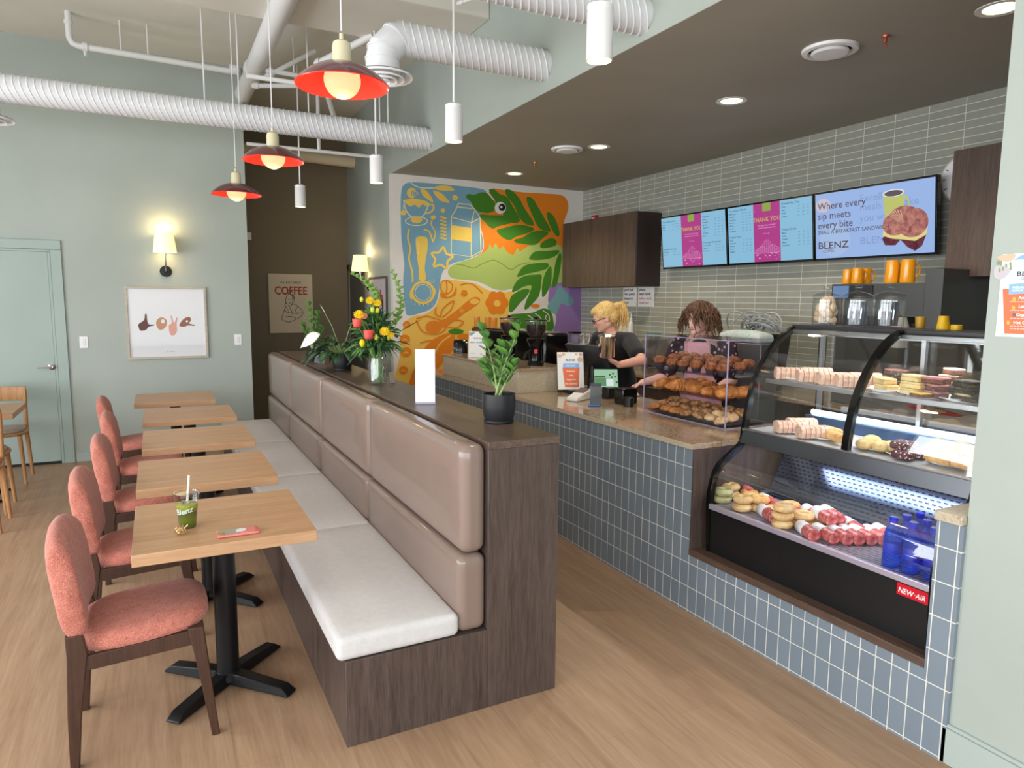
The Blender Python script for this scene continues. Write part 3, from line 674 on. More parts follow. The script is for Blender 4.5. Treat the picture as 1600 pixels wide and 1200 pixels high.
# ------------------------------------------------------------------ food
def food(name, c1, c2, c3=None, sc=30, bs=.6, rough=.7, sss=0):
    m = M(name, c1, rough, sss=sss); v = coord(m); n = noise(m, v, sc, 6, .65); n2 = noise(m, v, sc*4, 3)
    st_ = [(.32, c1), (.55, c2)] + ([(.74, c3)] if c3 else []); base(m, ramp(m, n, st_)); bump(m, n2, bs, .003); return m
F_CROIS = food('croissant_crust', (150, 84, 36), (206, 136, 66), (236, 182, 110), 26); F_MUF = food('muffin_top', (72, 42, 28), (160, 96, 54), (214, 152, 94), 55, .9)
F_CUP = M('muffin_paper', (58, 48, 52), .7); F_COOK = food('cookie_dough', (84, 54, 38), (196, 146, 88), (224, 180, 124), 46); F_PALE = food('pale_scone', (214, 170, 110), (238, 206, 148), (248, 226, 180), 30)
F_LOAF = food('loaf_pink', (204, 150, 130), (230, 192, 170), (248, 230, 218), 40, .4); F_CUT = food('loaf_cut', (222, 184, 150), (236, 208, 176), None, 70, .5)
F_LEM = food('lemon_bar', (236, 196, 110), (250, 226, 160), (255, 246, 220), 40); F_BROWN = food('brown_bar', (90, 52, 44), (128, 82, 68), (176, 128, 110), 50); F_PINK = food('pink_icing', (176, 100, 108), (214, 150, 150), None, 30, .3)
F_DARK = food('dark_bar', (40, 34, 34), (74, 66, 58), (196, 196, 150), 60); F_ROLL = food('golden_roll', (206, 140, 80), (236, 188, 124), (250, 220, 170), 22)
F_BERRY = M('berry_speckled', (110, 62, 66), .6); v = coord(F_BERRY); vn = N(F_BERRY, 'ShaderNodeTexVoronoi'); vn.inputs['Scale'].default_value = 90; L(F_BERRY, v, vn.inputs[0]); base(F_BERRY, ramp(F_BERRY, vn.outputs['Distance'], [(.25, (246, 236, 236)), (.36, (110, 60, 66)), (.9, (84, 44, 52))]))
F_BAG = food('bagel_tan', (206, 160, 106), (232, 196, 140), (246, 222, 178), 28, .4, .35); F_BAGG = food('bagel_green', (176, 172, 118), (206, 200, 150), (230, 222, 184), 22, .4, .3); F_MEAT = food('wrap_red', (160, 62, 66), (208, 108, 106), (240, 186, 180), 34, .5, .25)
PLATE = M('plate_white', (240, 240, 242), .25)
def muffin(loc, label):
    t = E('muffin', loc, random.random()*6, label, 'muffin', 'muffins on the top tier of the acrylic case')
    b = MB().lathe([(.026, 0), (.037, .045)], n=20); b.build('paper_cup', F_CUP, t)
    b = MB(); b.ball((0, 0, .05), (.044, .044, .030), 20); b.v = [(x*(1+.07*math.sin(z*330+y*120)), y*(1+.07*math.sin(x*260)), z+.004*math.sin(x*190+y*230)) for x, y, z in b.v]; b.build('muffin_crown', F_MUF, t, angle=180); return t
def croissant(loc, label, rz=0):
    t = E('croissant', loc, rz, label, 'croissant', 'croissants on the middle tier of the acrylic case')
    rings = []; n = 18
    for i in range(n+1):
        u = -1+2*i/n; a = u*1.0; cx, cy = .085*math.sin(a), .04*(1-math.cos(a))*1.6
        r = .036*max(.12, (1-abs(u)**2.2))**.7*(1+.10*math.cos(i*pi)); 
        rings.append([(cx+math.sin(-a)*0+r*math.cos(q)*math.sin(a)*.3, cy+r*math.cos(q), .034+r*.9*math.sin(q)-.008*abs(u)) for q in [2*pi*j/14 for j in range(14)]])
    MB().loft(rings).build('pastry', F_CROIS, t, angle=50); return t
def bun(loc, label, grp='croissants on the middle tier of the acrylic case'):
    t = E('pain_au_chocolat', loc, random.uniform(-.4, .4), label, 'pastry', grp)
    rings = []
    for i in range(15):
        u = -1+2*i/14; r = .04*(1-abs(u)**5*.5)*(1+.05*math.cos(i*pi)); rings.append([(u*.062, r*math.cos(q)*1.05, .032+r*.75*math.sin(q)) for q in [2*pi*j/14 for j in range(14)]])
    MB().loft(rings).build('pastry', F_CROIS, t, angle=50); return t
def cookie(loc, label, mat, r=.042, tilt=0):
    b = MB().lathe([(r*.8, 0), (r, .006), (r*.98, .018), (r*.72, .030), (r*.4, .035), (.002, .036)], n=20)
    b.v = [(x*(1+.10*math.sin(9*z*60+x*160)), y*(1+.10*math.cos(y*170)), z*(1+.18*math.sin(x*150+y*120))) for x, y, z in b.v]
    o = b.build('cookie', mat, angle=180, loc=loc); o.rotation_euler = (tilt, random.uniform(-.2, .2), random.random()*6); return tag(o, label, 'cookie', 'cookies on the bottom tier of the acrylic case')
# acrylic tray case on the counter
AX0, AX1, AY0, AY1, AZ = 2.90, 3.27, 2.925, 3.68, 1.43
ac = E('acrylic_case', (0, 0, 0), 0, 'clear three tier acrylic bakery case on the counter', 'bakery case')
g = .004
MB().box(AX0, AX0+g, AY0, AY1, ZT+.001, AZ).build('front_panel', ACR, ac, smooth=False)
MB().box(AX0+g, AX1, AY0, AY0+g, ZT+.001, AZ).build('side_panel', ACR, ac, smooth=False)
MB().box(AX0+g, AX1, AY1-g, AY1, ZT+.001, AZ).build('side_panel', ACR, ac, smooth=False)
MB().box(AX0+g, AX1, AY0+g, AY1-g, AZ-g, AZ).build('top_panel', ACR, ac, smooth=False)
b = MB()
for y in (AY0, AY1): b.box(AX0-.001, AX0+.005, y-.003, y+.003, ZT+.001, AZ)
for z in (ZT+.004, AZ): b.box(AX0-.001, AX0+.004, AY0, AY1, z-.003, z+.001)
b.box(AX0, AX1, AY0-.002, AY0+.003, AZ-.004, AZ).box(AX0, AX1, AY0-.002, AY0+.003, ZT+.001, ZT+.006)
b.build('polished_edge', ACRE, ac, smooth=False)
for z in (.925, 1.075, 1.21):
    b = MB().box(AX0+.006, AX1-.01, AY0+.006, AY1-.006, z, z+.004).box(AX0+.006, AX0+.01, AY0+.006, AY1-.006, z, z+.02).box(AX0+.006, AX1-.01, AY0+.006, AY0+.01, z, z+.018)
    b.build('tray', ACR, ac, smooth=False)
MB().box(AX0+.02, AX1-.02, AY0+.02, AY1-.02, .930, .933).build('tray_mat', M('dark_mat', (70, 62, 70), .5), ac)
k = 0
where = ['front row', 'middle row', 'back row']
for r_, x in enumerate((2.965, 3.06, 3.155)):
    for i in range(6):
        y = 3.60-.116*i-(.03 if r_ == 1 else 0); z = 1.215+.012*r_
        o_ = ['leftmost', 'second from the left', 'third from the left', 'fourth from the left', 'fifth from the left', 'rightmost'][i]
        if r_ == 0 and i == 0: m0 = muffin((x, y, z), f'brown muffin, {o_}, {where[r_]} of the acrylic case top tier')
        else: dup(m0, (x, y+random.uniform(-.01, .01), z), random.random()*6, f'brown muffin, {o_}, {where[r_]} of the acrylic case top tier', random.uniform(.88, 1.05))
c0 = croissant((2.97, 3.56, 1.08), 'golden curved croissant at the left front corner of the middle tier', .3)
b0 = bun((2.965, 3.12, 1.08), 'golden rolled pastry with chocolate, front right of the middle tier')
for x, y, rz, w in ((2.97, 3.40, -.3, 'second from the left, front of the middle tier'), (3.07, 3.58, .5, 'left end of the rear row, middle tier'), (3.08, 3.26, -.4, 'centre of the rear row, middle tier'), (3.17, 3.42, .2, 'deep at the back centre of the middle tier')):
    dup(c0, (x, y, 1.08), rz, 'golden croissant '+w, 1.15)
for x, y, rz, w in ((2.965, 3.26, 1.2, 'dusted with sugar, centre front of the middle tier'), (2.97, 2.99, .2, 'at the right front corner of the middle tier'), (3.07, 3.43, .4, 'second in the rear row of the middle tier'), (3.075, 3.1, .1, 'right of centre in the rear row, middle tier'), (3.1, 2.98, .3, 'at the right end of the rear row, middle tier')):
    dup(b0, (x, y, 1.08), rz, 'golden rolled pastry '+w, 1.18)
F_DUST = food('dusted_pastry', (168, 100, 52), (220, 180, 140), (246, 236, 226), 60)
k = 0
for r_, x in enumerate((2.955, 3.03, 3.11)):
    for i in range(7):
        mt = F_CROIS if (i < 3 and r_ == 0) else (F_PALE if (i > 4 and r_ < 2) else F_COOK)
        nm = {F_CROIS: 'orange brown', F_PALE: 'pale golden', F_COOK: 'dark chocolate flecked'}[mt]
        o_ = ['first', 'second', 'third', 'fourth', 'fifth', 'sixth', 'seventh'][i]
        cookie((x+random.uniform(-.006, .006), 3.61-.101*i, .938+.018*r_), f'{nm} cookie, {o_} from the left in the {where[r_]} of the bottom tier', mt, .044, random.uniform(-.35, .1))
# plates and cakes in the upper case
def plate(loc, r, label, g_):
    b = MB().lathe([(r*.55, 0), (r*.6, .003), (r, .012), (r*.98, .015), (r*.6, .006), (.001, .006)], n=32); return tag(b.build('plate', PLATE, loc=loc, angle=60), label, 'plate', g_)
def slices(loc, rz, label, n=6, mat=None, grp='sliced loaves in the display case'):
    t = E('sliced_loaf', loc, rz, label, 'cake', grp)
    for i in range(n):
        b = MB(); w, h = .045, .058
        pts = [(-w*.85, 0), (w*.85, 0), (w, h*.5), (w*.8, h*.85), (w*.35, h), (-w*.35, h), (-w*.8, h*.85), (-w, h*.5)]
        y = (i-n/2)*.024; b.prism([(x, y, z) for x, z in pts], (0, .0215, 0)); b.build('slice', mat or F_LOAF, t, bevel=.002)
    return t
def bar(loc, rz, label, mats, sz=(.045, .03, .03), grp='bars and squares in the display case'):
    t = E('cake_square', loc, rz, label, 'cake', grp); a, b_, h_ = sz
    MB().box(-a, a, -b_, b_, 0, h_*.62).build('cake_base', mats[0], t, bevel=.004); MB().box(-a*.99, a*.99, -b_*.99, b_*.99, h_*.62, h_).build('cake_topping', mats[1], t, bevel=.005); return t
def roll(loc, rz, label, mat=None, L_=.06, r=.027, grp='baked rolls on the deck of the display case'):
    rings = []
    for i in range(15):
        u = -1+2*i/14; q_ = r*(1-max(0, abs(u)-.8)*1.6)*(1+.025*math.cos(i*pi)); rings.append([(u*L_, q_*math.cos(a), r+q_*.9*math.sin(a)) for a in [2*pi*j/16 for j in range(16)]])
    o = MB().loft(rings).build('baked_roll', mat or F_ROLL, loc=loc, rot=(0, 0, rz), angle=50); return tag(o, label, 'pastry', grp)
zs_, zd_ = 1.246, .986
for i, (px_, lb) in enumerate(((1240, 'left'), (1300, 'second'), (1380, 'third'), (1435, 'fourth'), (1500, 'right'))):
    q = onX(px_, 600, 2.98); plate((2.99, q.y, zs_), .085, f'white plate under the cakes on the upper glass shelf, {lb} of five', 'plates on the upper glass shelf')
for i, (px_, lb) in enumerate(((1238, 'left'), (1290, 'second'), (1365, 'third'), (1420, 'fourth'), (1490, 'right'))):
    q = onX(px_, 690, 2.9); plate((2.90, q.y, zd_), .088, f'white plate on the lower deck of the glass case, {lb} of five', 'plates on the case deck')
ux = lambda px_, X=2.97: onX(px_, 600, X).y
for px_, X, rz, w in ((1232, 2.95, .9, 'left end'), (1268, 2.95, .9, 'second from the left'), (1300, 2.95, 1.0, 'third from the left'), (1330, 2.95, .9, 'beside the black arch'), (1275, 3.08, .9, 'behind the left pair'), (1350, 3.08, .9, 'at the back behind the arch')):
    slices((X, ux(px_, X), zs_+.007), rz, 'pink beige sliced loaf on the upper glass shelf, '+w)
def stack(px_, X, z0, n, mats, w, sz=(.048, .032, .028), step=.029, yoff=0):
    for i in range(n):
        lv = ['bottom', 'second', 'third', 'top'][i if i < n-1 else 3]
        bar((X+random.uniform(-.008, .008), ux(px_, X)+random.uniform(-.008, .008), z0+i*step), 1.3+random.uniform(-.35, .35), f'{w}, {lv} of its stack', mats, sz)
stack(1427, 2.95, zs_+.007, 3, (F_LEM, F_LEM), 'yellow lemon square on the upper shelf')
stack(1385, 2.98, zs_+.007, 2, (F_PALE, F_LEM), 'pale sugared square right of the black arch')
stack(1465, 2.96, zs_+.007, 3, (F_BROWN, F_PINK), 'pink topped brown square on the upper shelf')
stack(1513, 2.95, zs_+.007, 3, (F_DARK, F_DARK), 'dark green flecked square at the right end of the shelf', (.058, .036, .028))
stack(1400, 3.12, zs_+.007, 3, (F_DARK, F_BROWN), 'dark brown square at the back of the shelf')
stack(1487, 3.12, zs_+.007, 4, (F_BROWN, F_CUT), 'striped brown square at the back right of the shelf', (.04, .028, .028))
bar((2.89, ux(1440, 2.89), zs_+.007), 1.2, 'single glazed yellow square at the front edge of the shelf', (F_BROWN, M('egg_yellow', (250, 214, 110), .3)), (.04, .026, .022))
dx = lambda px_, X=2.88: onX(px_, 690, X).y
for px_, X, rz, w in ((1232, 2.85, 1.1, 'at the left end'), (1268, 2.84, 1.1, 'second from the left'), (1250, 2.97, 1.1, 'behind the first two')):
    slices((X, dx(px_, X), zd_+.007), rz, 'pink sliced loaf on the case deck, '+w, 6, None, 'sliced loaves on the case deck')
for px_, X, z_, rz, w in ((1305, 2.84, 0, 1.2, 'left of the black arch'), (1300, 2.93, 0, 1.3, 'behind the one left of the arch'), (1470, 2.83, 0, 1.35, 'front right of the deck'), (1505, 2.83, 0, 1.35, 'at the right end of the deck'), (1478, 2.86, .05, 1.35, 'on top at the right'), (1512, 2.87, .05, 1.35, 'on top at the right end'), (1462, 2.94, 0, 1.35, 'at the back right')):
    roll((X, dx(px_, X), zd_+.007+z_), rz, 'golden baked roll '+w)
for px_, X, z_, w in ((1352, 2.83, 0, 'right of the black arch'), (1378, 2.85, 0, 'third from the arch'), (1362, 2.93, 0, 'behind the arch'), (1392, 2.88, .0, 'in front of the berry squares')):
    b = MB(); b.ball((0, 0, .024), (.045, .04, .026), 14); tag(b.build('scone', F_PALE, loc=(X, dx(px_, X), zd_+.007), angle=180), 'pale speckled scone on the case deck, '+w, 'scone', 'scones on the case deck')
for px_, X, z_, w in ((1415, 2.82, 0, 'lower'), (1412, 2.85, .032, 'upper'), (1436, 2.9, 0, 'rear')):
    b = MB(); cushion(b, -.045, .045, -.042, .042, 0, .032, .012, .004); tag(weld(b.build('berry_square', F_BERRY, loc=(X, dx(px_, X), zd_+.008+z_), rot=(0, 0, .2))), f'purple square with white specks, {w} of three', 'cake', 'berry squares on the case deck')
# glazing tags clipped to the deck
# bagels, wraps and water in the lower section
zr = .6055
lx = lambda px_, X=2.62: onX(px_, 790, X).y
def bagel(loc, mat, label, rz=0):
    pr = [(.029+.021*math.cos(a), .020+.0195*math.sin(a)) for a in [2*pi*j/12 for j in range(12)]]; pr = pr+[pr[0]]
    pr = [(max(.006, r_-.0), z) for r_, z in pr]
    b = MB().lathe(pr, n=24, cap=False); o = b.build('bagel', mat, loc=loc, angle=180); o.rotation_euler = (random.uniform(-.06, .06), 0, rz); return tag(o, label, 'bagel', 'wrapped bagels in the lower case')
bg_ = [(1128, 2.60, 0, F_BAGG, 'green bagel, lower of the leftmost pair'), (1130, 2.60, 1, F_BAGG, 'green bagel, upper of the leftmost pair'), (1160, 2.58, 0, F_BAG, 'plain bagel, lower of the second pair'), (1160, 2.585, 1, F_BAG, 'plain bagel, upper of the second pair'),
       (1185, 2.66, 0, F_BAG, 'bagel behind the red wrap, lower'), (1186, 2.66, 1, F_ROLL, 'orange bagel behind the red wrap, upper'), (1140, 2.70, 0, F_BAG, 'bagel in the second row at the left end'), (1140, 2.70, 1, F_BAG, 'upper bagel in the second row at the left end'), (1208, 2.68, 0, F_BAG, 'bagel in the second row behind the tall stack'),
       (1224, 2.555, 0, F_BAG, 'bagel at the bottom of the tall stack in front'), (1224, 2.557, 1, F_BAG, 'second bagel of the tall stack in front'), (1225, 2.556, 2, F_BAG, 'top bagel of the tall stack in front'), (1256, 2.64, 0, F_BAG, 'bagel right of the tall stack, lower'), (1256, 2.64, 1, F_BAG, 'bagel right of the tall stack, upper'), (1278, 2.67, 0, F_BAG, 'single bagel right of the stacks'), (1170, 2.80, 0, F_ROLL, 'bagel deep at the back left'), (1235, 2.82, 0, F_ROLL, 'bagel deep at the back centre'), (1290, 2.80, 0, F_ROLL, 'bagel deep at the back right')]
for px_, X, lv, mt, lb in bg_: bagel((X, lx(px_, X), zr+lv*.0395), mt, lb, random.random()*3)
def wrap(loc, rz, label):
    t = E('wrapped_sandwich', loc, rz, label, 'sandwich', 'red filled wraps in the lower case')
    b = MB().tube([(-.075, 0, .026), (-.07, 0, .026), (.07, 0, .026), (.078, 0, .026)], [.018, .028, .0285, .017], 16); b.build('filling_roll', F_MEAT, t)
    MB().tube([(-.066, 0, .026), (.0, 0, .026)], [.0295, .0298], 16, cap=False).build('paper_band', M('wrap_paper', (232, 230, 236), .4), t, solid=.0008); return t
wl = [(1200, 2.60, 0, 'beside the second bagel pair'), (1264, 2.56, 0, 'front row, first right of the tall bagel stack'), (1292, 2.60, 0, 'front row, second right of the tall stack'), (1314, 2.645, 0, 'front row, third right of the tall stack'), (1332, 2.69, 0, 'front row, fourth right of the tall stack'), (1350, 2.735, 0, 'front row, fifth right of the tall stack'),
      (1370, 2.785, 0, 'last on the right of the front row'), (1240, 2.74, 0, 'second row behind the bagels'), (1200, 2.76, 0, 'second row at the left'), (1160, 2.84, 0, 'back row, left end'), (1300, 2.74, .045, 'lying on top of the right hand wraps'), (1130, 2.8, 0, 'behind the green bagels'),
      (1335, 2.80, 0, 'second row, behind the fourth wrap'), (1310, 2.82, 0, 'second row, behind the third wrap'), (1270, 2.80, 0, 'second row, centre'), (1288, 2.69, .045, 'on top, behind the single bagel'), (1385, 2.84, 0, 'farthest right, near the bottles')]
w0 = None
for px_, X, z_, w in wl:
    lb = 'red filled wrapped sandwich '+w; l = (X, lx(px_, X), zr+z_)
    if w0 is None: w0 = wrap(l, -1.95, lb)
    else: dup(w0, l, -1.95+random.uniform(-.08, .08), lb)
BLUE = M('blue_bottle', (50, 110, 250), .06, trans=.8, ior=1.25); BLUE.node_tree.nodes['Principled BSDF'].inputs['Emission Color'].default_value = (0, 0, 0, 1)
CAPB = M('blue_cap', (14, 40, 196), .35); LABB = M('blue_label', (20, 50, 190), .4)
def bottle(loc, label):
    t = E('water_bottle', loc, .4, label, 'bottle', 'blue water bottles in the lower case')
    MB().lathe([(.026, 0), (.031, .006), (.032, .05), (.0305, .055), (.0305, .105), (.032, .11), (.031, .135), (.024, .158), (.014, .172), (.0135, .182)], n=24).build('bottle_body', BLUE, t)
    MB().lathe([(.0315, .058), (.0318, .06), (.0318, .1), (.0315, .102)], n=24, cap=False).build('bottle_label', LABB, t)
    MB().lathe([(.0165, .18), (.017, .182), (.017, .202), (.0155, .204)], n=20).build('cap', CAPB, t); return t
bt0 = None
for i, y in enumerate((1.655, 1.578, 1.5)):
    for j, x in enumerate((2.565, 2.64, 2.715)):
        lb = f"blue water bottle, {['left','middle','right'][i]} column, {['front','second','back'][j]} row of the cluster"
        l = (x+.008*i, y-.006*j, zr)
        if bt0 is None: bt0 = bottle(l, lb)
        else: dup(bt0, l, random.random()*6, lb)
# glass cookie jars and things standing on the case
def jar(loc, label, fill):
    t = E('glass_jar', loc, 0, label, 'jar', 'glass jars on top of the display case')
    MB().lathe([(.066, 0), (.071, .006), (.072, .12), (.069, .138), (.073, .146), (.069, .146), (.066, .136), (.068, .12), (.067, .01), (.0, .006)], n=36, cap=False).build('jar_body', JARG, t, angle=50)
    MB().lathe([(.075, .148), (.076, .153), (.05, .168), (.016, .176), (.012, .184)], n=32, cap=False).build('lid', JARG, t, angle=50)
    b = MB(); b.ball((0, 0, .196), (.02, .02, .014), 14); b.build('lid_knob', JARG, t, angle=180)
    return t
jy = [onX(p, 508, 3.19).y for p in (1290, 1338, 1387)]
jar((3.19, jy[0], 1.5325), 'glass jar filled with round cookies, left of the three on the case', 1)
jar((3.19, jy[1], 1.5325), 'middle glass jar on the case with clear wrappers inside', 0)
jar((3.19, jy[2], 1.5325), 'right glass jar on the case with clear wrappers inside', 0)
for i in range(14):
    a = i*2.4; lv = i//4
    b = MB(); b.ball((0, 0, 0), (.031, .031, .017), 12)
    o = b.build('cookie', F_CUT, loc=(3.19+.032*math.cos(a), jy[0]+.032*math.sin(a), 1.5325+.03+.031*lv), rot=(1.2*math.sin(i*3.), .9*math.cos(i*2.), i), angle=180); tag(o, 'round beige cookie inside the left glass jar', 'cookie', 'cookies in the left glass jar')
WRP = M('wrapper_film', (196, 202, 220), .12, .75)
for k_, y in enumerate(jy[1:]):
    for i in range(7):
        a = i*.9+k_; b = MB(); r_ = .036 if i else 0
        b.loft([[(r_*math.cos(a)+.013*math.cos(q+z*9)*s_, r_*math.sin(a)+.006*math.sin(q+z*9)*s_, z) for q in [2*pi*j/8 for j in range(8)]] for z, s_ in ((.008, .8), (.04, 1), (.075, 1.1), (.11, .9), (.125, .5))])
        tag(b.build('wrapped_biscuit', WRP, loc=(3.19, y, 1.5325), angle=30), 'foil wrapped biscuit stick in the %s glass jar' % ('middle' if k_ == 0 else 'right'), 'biscuit', 'wrapped biscuits in the %s glass jar' % ('middle' if k_ == 0 else 'right'))
# ================================================================== tiled wall: cabinets, screens, back counter
def cabinet(x0, y0, y1, z0, z1, n, label, name='wall_cabinet'):
    t = E(name, (0, 0, 0), 0, label, 'cabinet', 'dark wood wall cabinets')
    MB().box(x0+.02, XT-.003, y0, y1, z0, z1).build('body', M('cab_side', (52, 40, 36), .5), t, bevel=.001)
    for i in range(n):
        a, b_ = y0+(y1-y0)*i/n, y0+(y1-y0)*(i+1)/n
        MB().box(x0, x0+.02, a+.0015, b_-.0015, z0, z1).build('door', CABW, t, bevel=.001)
    return t
cabinet(4.65, 6.12, 7.63, 1.816, 2.615, 4, 'four door dark wood wall cabinet beside the mural')
cabinet(4.65, 1.4, 2.79, 1.825, 2.634, 3, 'dark wood wall cabinet at the right, behind the pier')
SCR_C = {}
def emis(name, col, s=1.0):
    m = M(name, (0, 0, 0), .25, emit=col, es=s); return m
def screen(y0, y1, label, painter):
    t = E('menu_screen', (0, 0, 0), 0, label, 'screen', 'wall mounted menu screens')
    z0, z1 = 1.992, 2.532; xa, xb = 4.86, 4.80   # leans forward at the top
    def P(u, v, off=0): # u 0..1 left to right as seen, v 0..1 bottom to top
        return Vector((xa+(xb-xa)*v-off, y1+(y0-y1)*u, z0+(z1-z0)*v))
    b = MB(); b.hexa([P(0, 0), P(1, 0), P(1, 0, -.045), P(0, 0, -.045)], [P(0, 1), P(1, 1), P(1, 1, -.045), P(0, 1, -.045)]); b.build('bezel', GB, t, bevel=.003)
    b = MB(); m_ = .014; 
    MB().box(4.86, XT, (y0+y1)/2-.2, (y0+y1)/2+.2, 2.12, 2.4).build('wall_bracket', BLACKM, t)
    painter(t, P, y0, y1)
    return t
def rect(b, P, u0, v0, u1, v1, off): b.poly([P(u0, v0, off), P(u1, v0, off), P(u1, v1, off), P(u0, v1, off)])
EV = {'lb': emis('scr_light_blue', (138, 190, 220), .9), 'mg': emis('scr_magenta', (180, 62, 140), .85), 'pk': emis('scr_pink', (232, 160, 210), .9), 'nv': emis('scr_ink', (36, 60, 96), .8), 'gd': emis('scr_gold', (206, 176, 96), .9),
      'gn': emis('scr_green', (150, 170, 80), .85), 'tn': emis('scr_tan', (150, 140, 120), .8), 'pw': emis('scr_periwinkle', (150, 178, 226), .95), 'wh': emis('scr_white', (220, 226, 236), .9), 'or': emis('scr_peach', (232, 196, 170), .9),
      'br': emis('scr_brown', (96, 76, 84), .8), 'fd': emis('scr_faded', (136, 156, 208), .9), 'cr': emis('scr_crust', (168, 100, 104), .85), 'cl': emis('scr_crust_light', (216, 180, 150), .9), 'dk': emis('scr_bacon', (96, 34, 58), .8), 'yl': emis('scr_mug', (190, 196, 110), .9),
      'yd': emis('scr_mug_dark', (150, 154, 84), .85), 'cf': emis('scr_coffee', (96, 86, 92), .8), 'eg': emis('scr_egg', (226, 214, 140), .9)}
def scrT(P, u, v, off=.0022):
    o = P(u, v, off); return plane_T(o, P(1, v)-P(0, v), P(u, 1)-P(u, 0))
def menu(left, right):
    def paint_(t, P, y0, y1):
        w = y1-y0
        b = MB(); rect(b, P, .015, .035, .985, .97, .001); b.build('picture', EV['lb'], t, smooth=False)
        b = MB(); rect(b, P, .335, .035, .645, .97, .0016); b.build('thank_you_panel', EV['mg'], t, smooth=False)
        b = MB(); rect(b, P, .445, .84, .54, .97, .002); b.build('emblem', EV['gn'], t, smooth=False)
        b = MB(); text(b, 'THANK YOU', .052, scrT(P, .49, .68), 'CENTER', .012); b.build('lettering', EV['gd'], t, smooth=False)
        b = MB(); text(b, 'for supporting our locally', .019, scrT(P, .49, .61), 'CENTER', .01); text(b, 'owned & operated stores', .019, scrT(P, .49, .57), 'CENTER', .01); text(b, 'Blenz Coffee', .013, scrT(P, .49, .48), 'CENTER')
        rnd = random.Random(3)
        for k in range(16): # stars
            u, v = .35+.28*rnd.random(), .5+.42*rnd.random(); 
            if .42 < u < .56 or .55 < v < .74: continue
            rect(b, P, u, v, u+.006, v+.012, .0022)
        for k in range(26): # skyline doodles
            u = .345+.29*k/26; h = .03+.17*abs(math.sin(k*1.7))*math.exp(-((k-13)/9)**2)
            for u2, v2, u3, v3 in ((u, .18, u+.0025, .18+h), (u, .18+h, u+.012, .188+h), (u, .17, u+.012, .176)): rect(b, P, u2, v2, u3, v3, .0022)
        for k in range(18):
            u, v = .35+.27*rnd.random(), .06+.1*rnd.random(); rect(b, P, u, v, u+.02*rnd.random()+.004, v+.012, .0022)
        b.build('doodles', EV['pk'], t, smooth=False)
        b = MB()
        for (title, rows), ua, ub in ((left[0], .03, .31), (left[1], .03, .31), (right[0], .665, .96), (right[1], .665, .96)):
            v = rows[0]; text(b, title, .026, scrT(P, ua, v), 'LEFT', .0)
            for r_ in rows[1]:
                v -= .048; text(b, r_, .0165, scrT(P, ua, v), 'LEFT', .012)
                for c_ in (.62, .78, .94): text(b, '%d.%02d' % (4+len(r_) % 4, (len(r_)*15) % 100), .012, scrT(P, ua+(ub-ua)*c_, v), 'CENTER', .0)
        b.build('menu_lines', EV['nv'], t, smooth=False)
    return paint_
screen(4.955, 5.905, 'left menu screen, light blue with a magenta thank you panel', menu([('New Catering Menu', (.88, ['Coffee', 'Muffins', 'Wraps'])), ('Download our app', (.36, ['Earn points', 'Pay ahead']))],
       [('Espresso', (.88, ['Espresso', 'Americano', 'Macchiato', 'Cappuccino', 'Latte', 'Flat White', 'Mocha'])), ('Chocolate & Steamers', (.42, ['Hot Chocolate', 'Steamer', 'Kids Cocoa']))]))
screen(3.985, 4.948, 'middle menu screen with a magenta thank you panel', menu([('Tea Lattes & Matcha', (.9, ['Matcha Latte', 'Chai Latte', 'London Fog', 'Earl Grey', 'Hojicha', 'Turmeric', 'Iced Matcha'])), ('Organic Teas', (.46, ['Green', 'Peppermint', 'Rooibos', 'Jasmine', 'Breakfast']))],
       [('Brewed Hot Teas', (.9, ['Green', 'Black', 'Herbal', 'Oolong'])), ('Frozen Drinks', (.5, ['Mocha', 'Vanilla', 'Caramel', 'Mango', 'Strawberry']))]))
for k_, c1, c2 in (('cr', (140, 72, 78), (206, 140, 124)), ('dk', (70, 22, 44), (130, 56, 70))):
    m_ = EV[k_]; n_ = noise(m_, coord(m_), 22, 5, .6, .5); L(m_, ramp(m_, n_, [(.35, c1), (.65, c2)]), m_.node_tree.nodes['Principled BSDF'].inputs['Emission Color'])
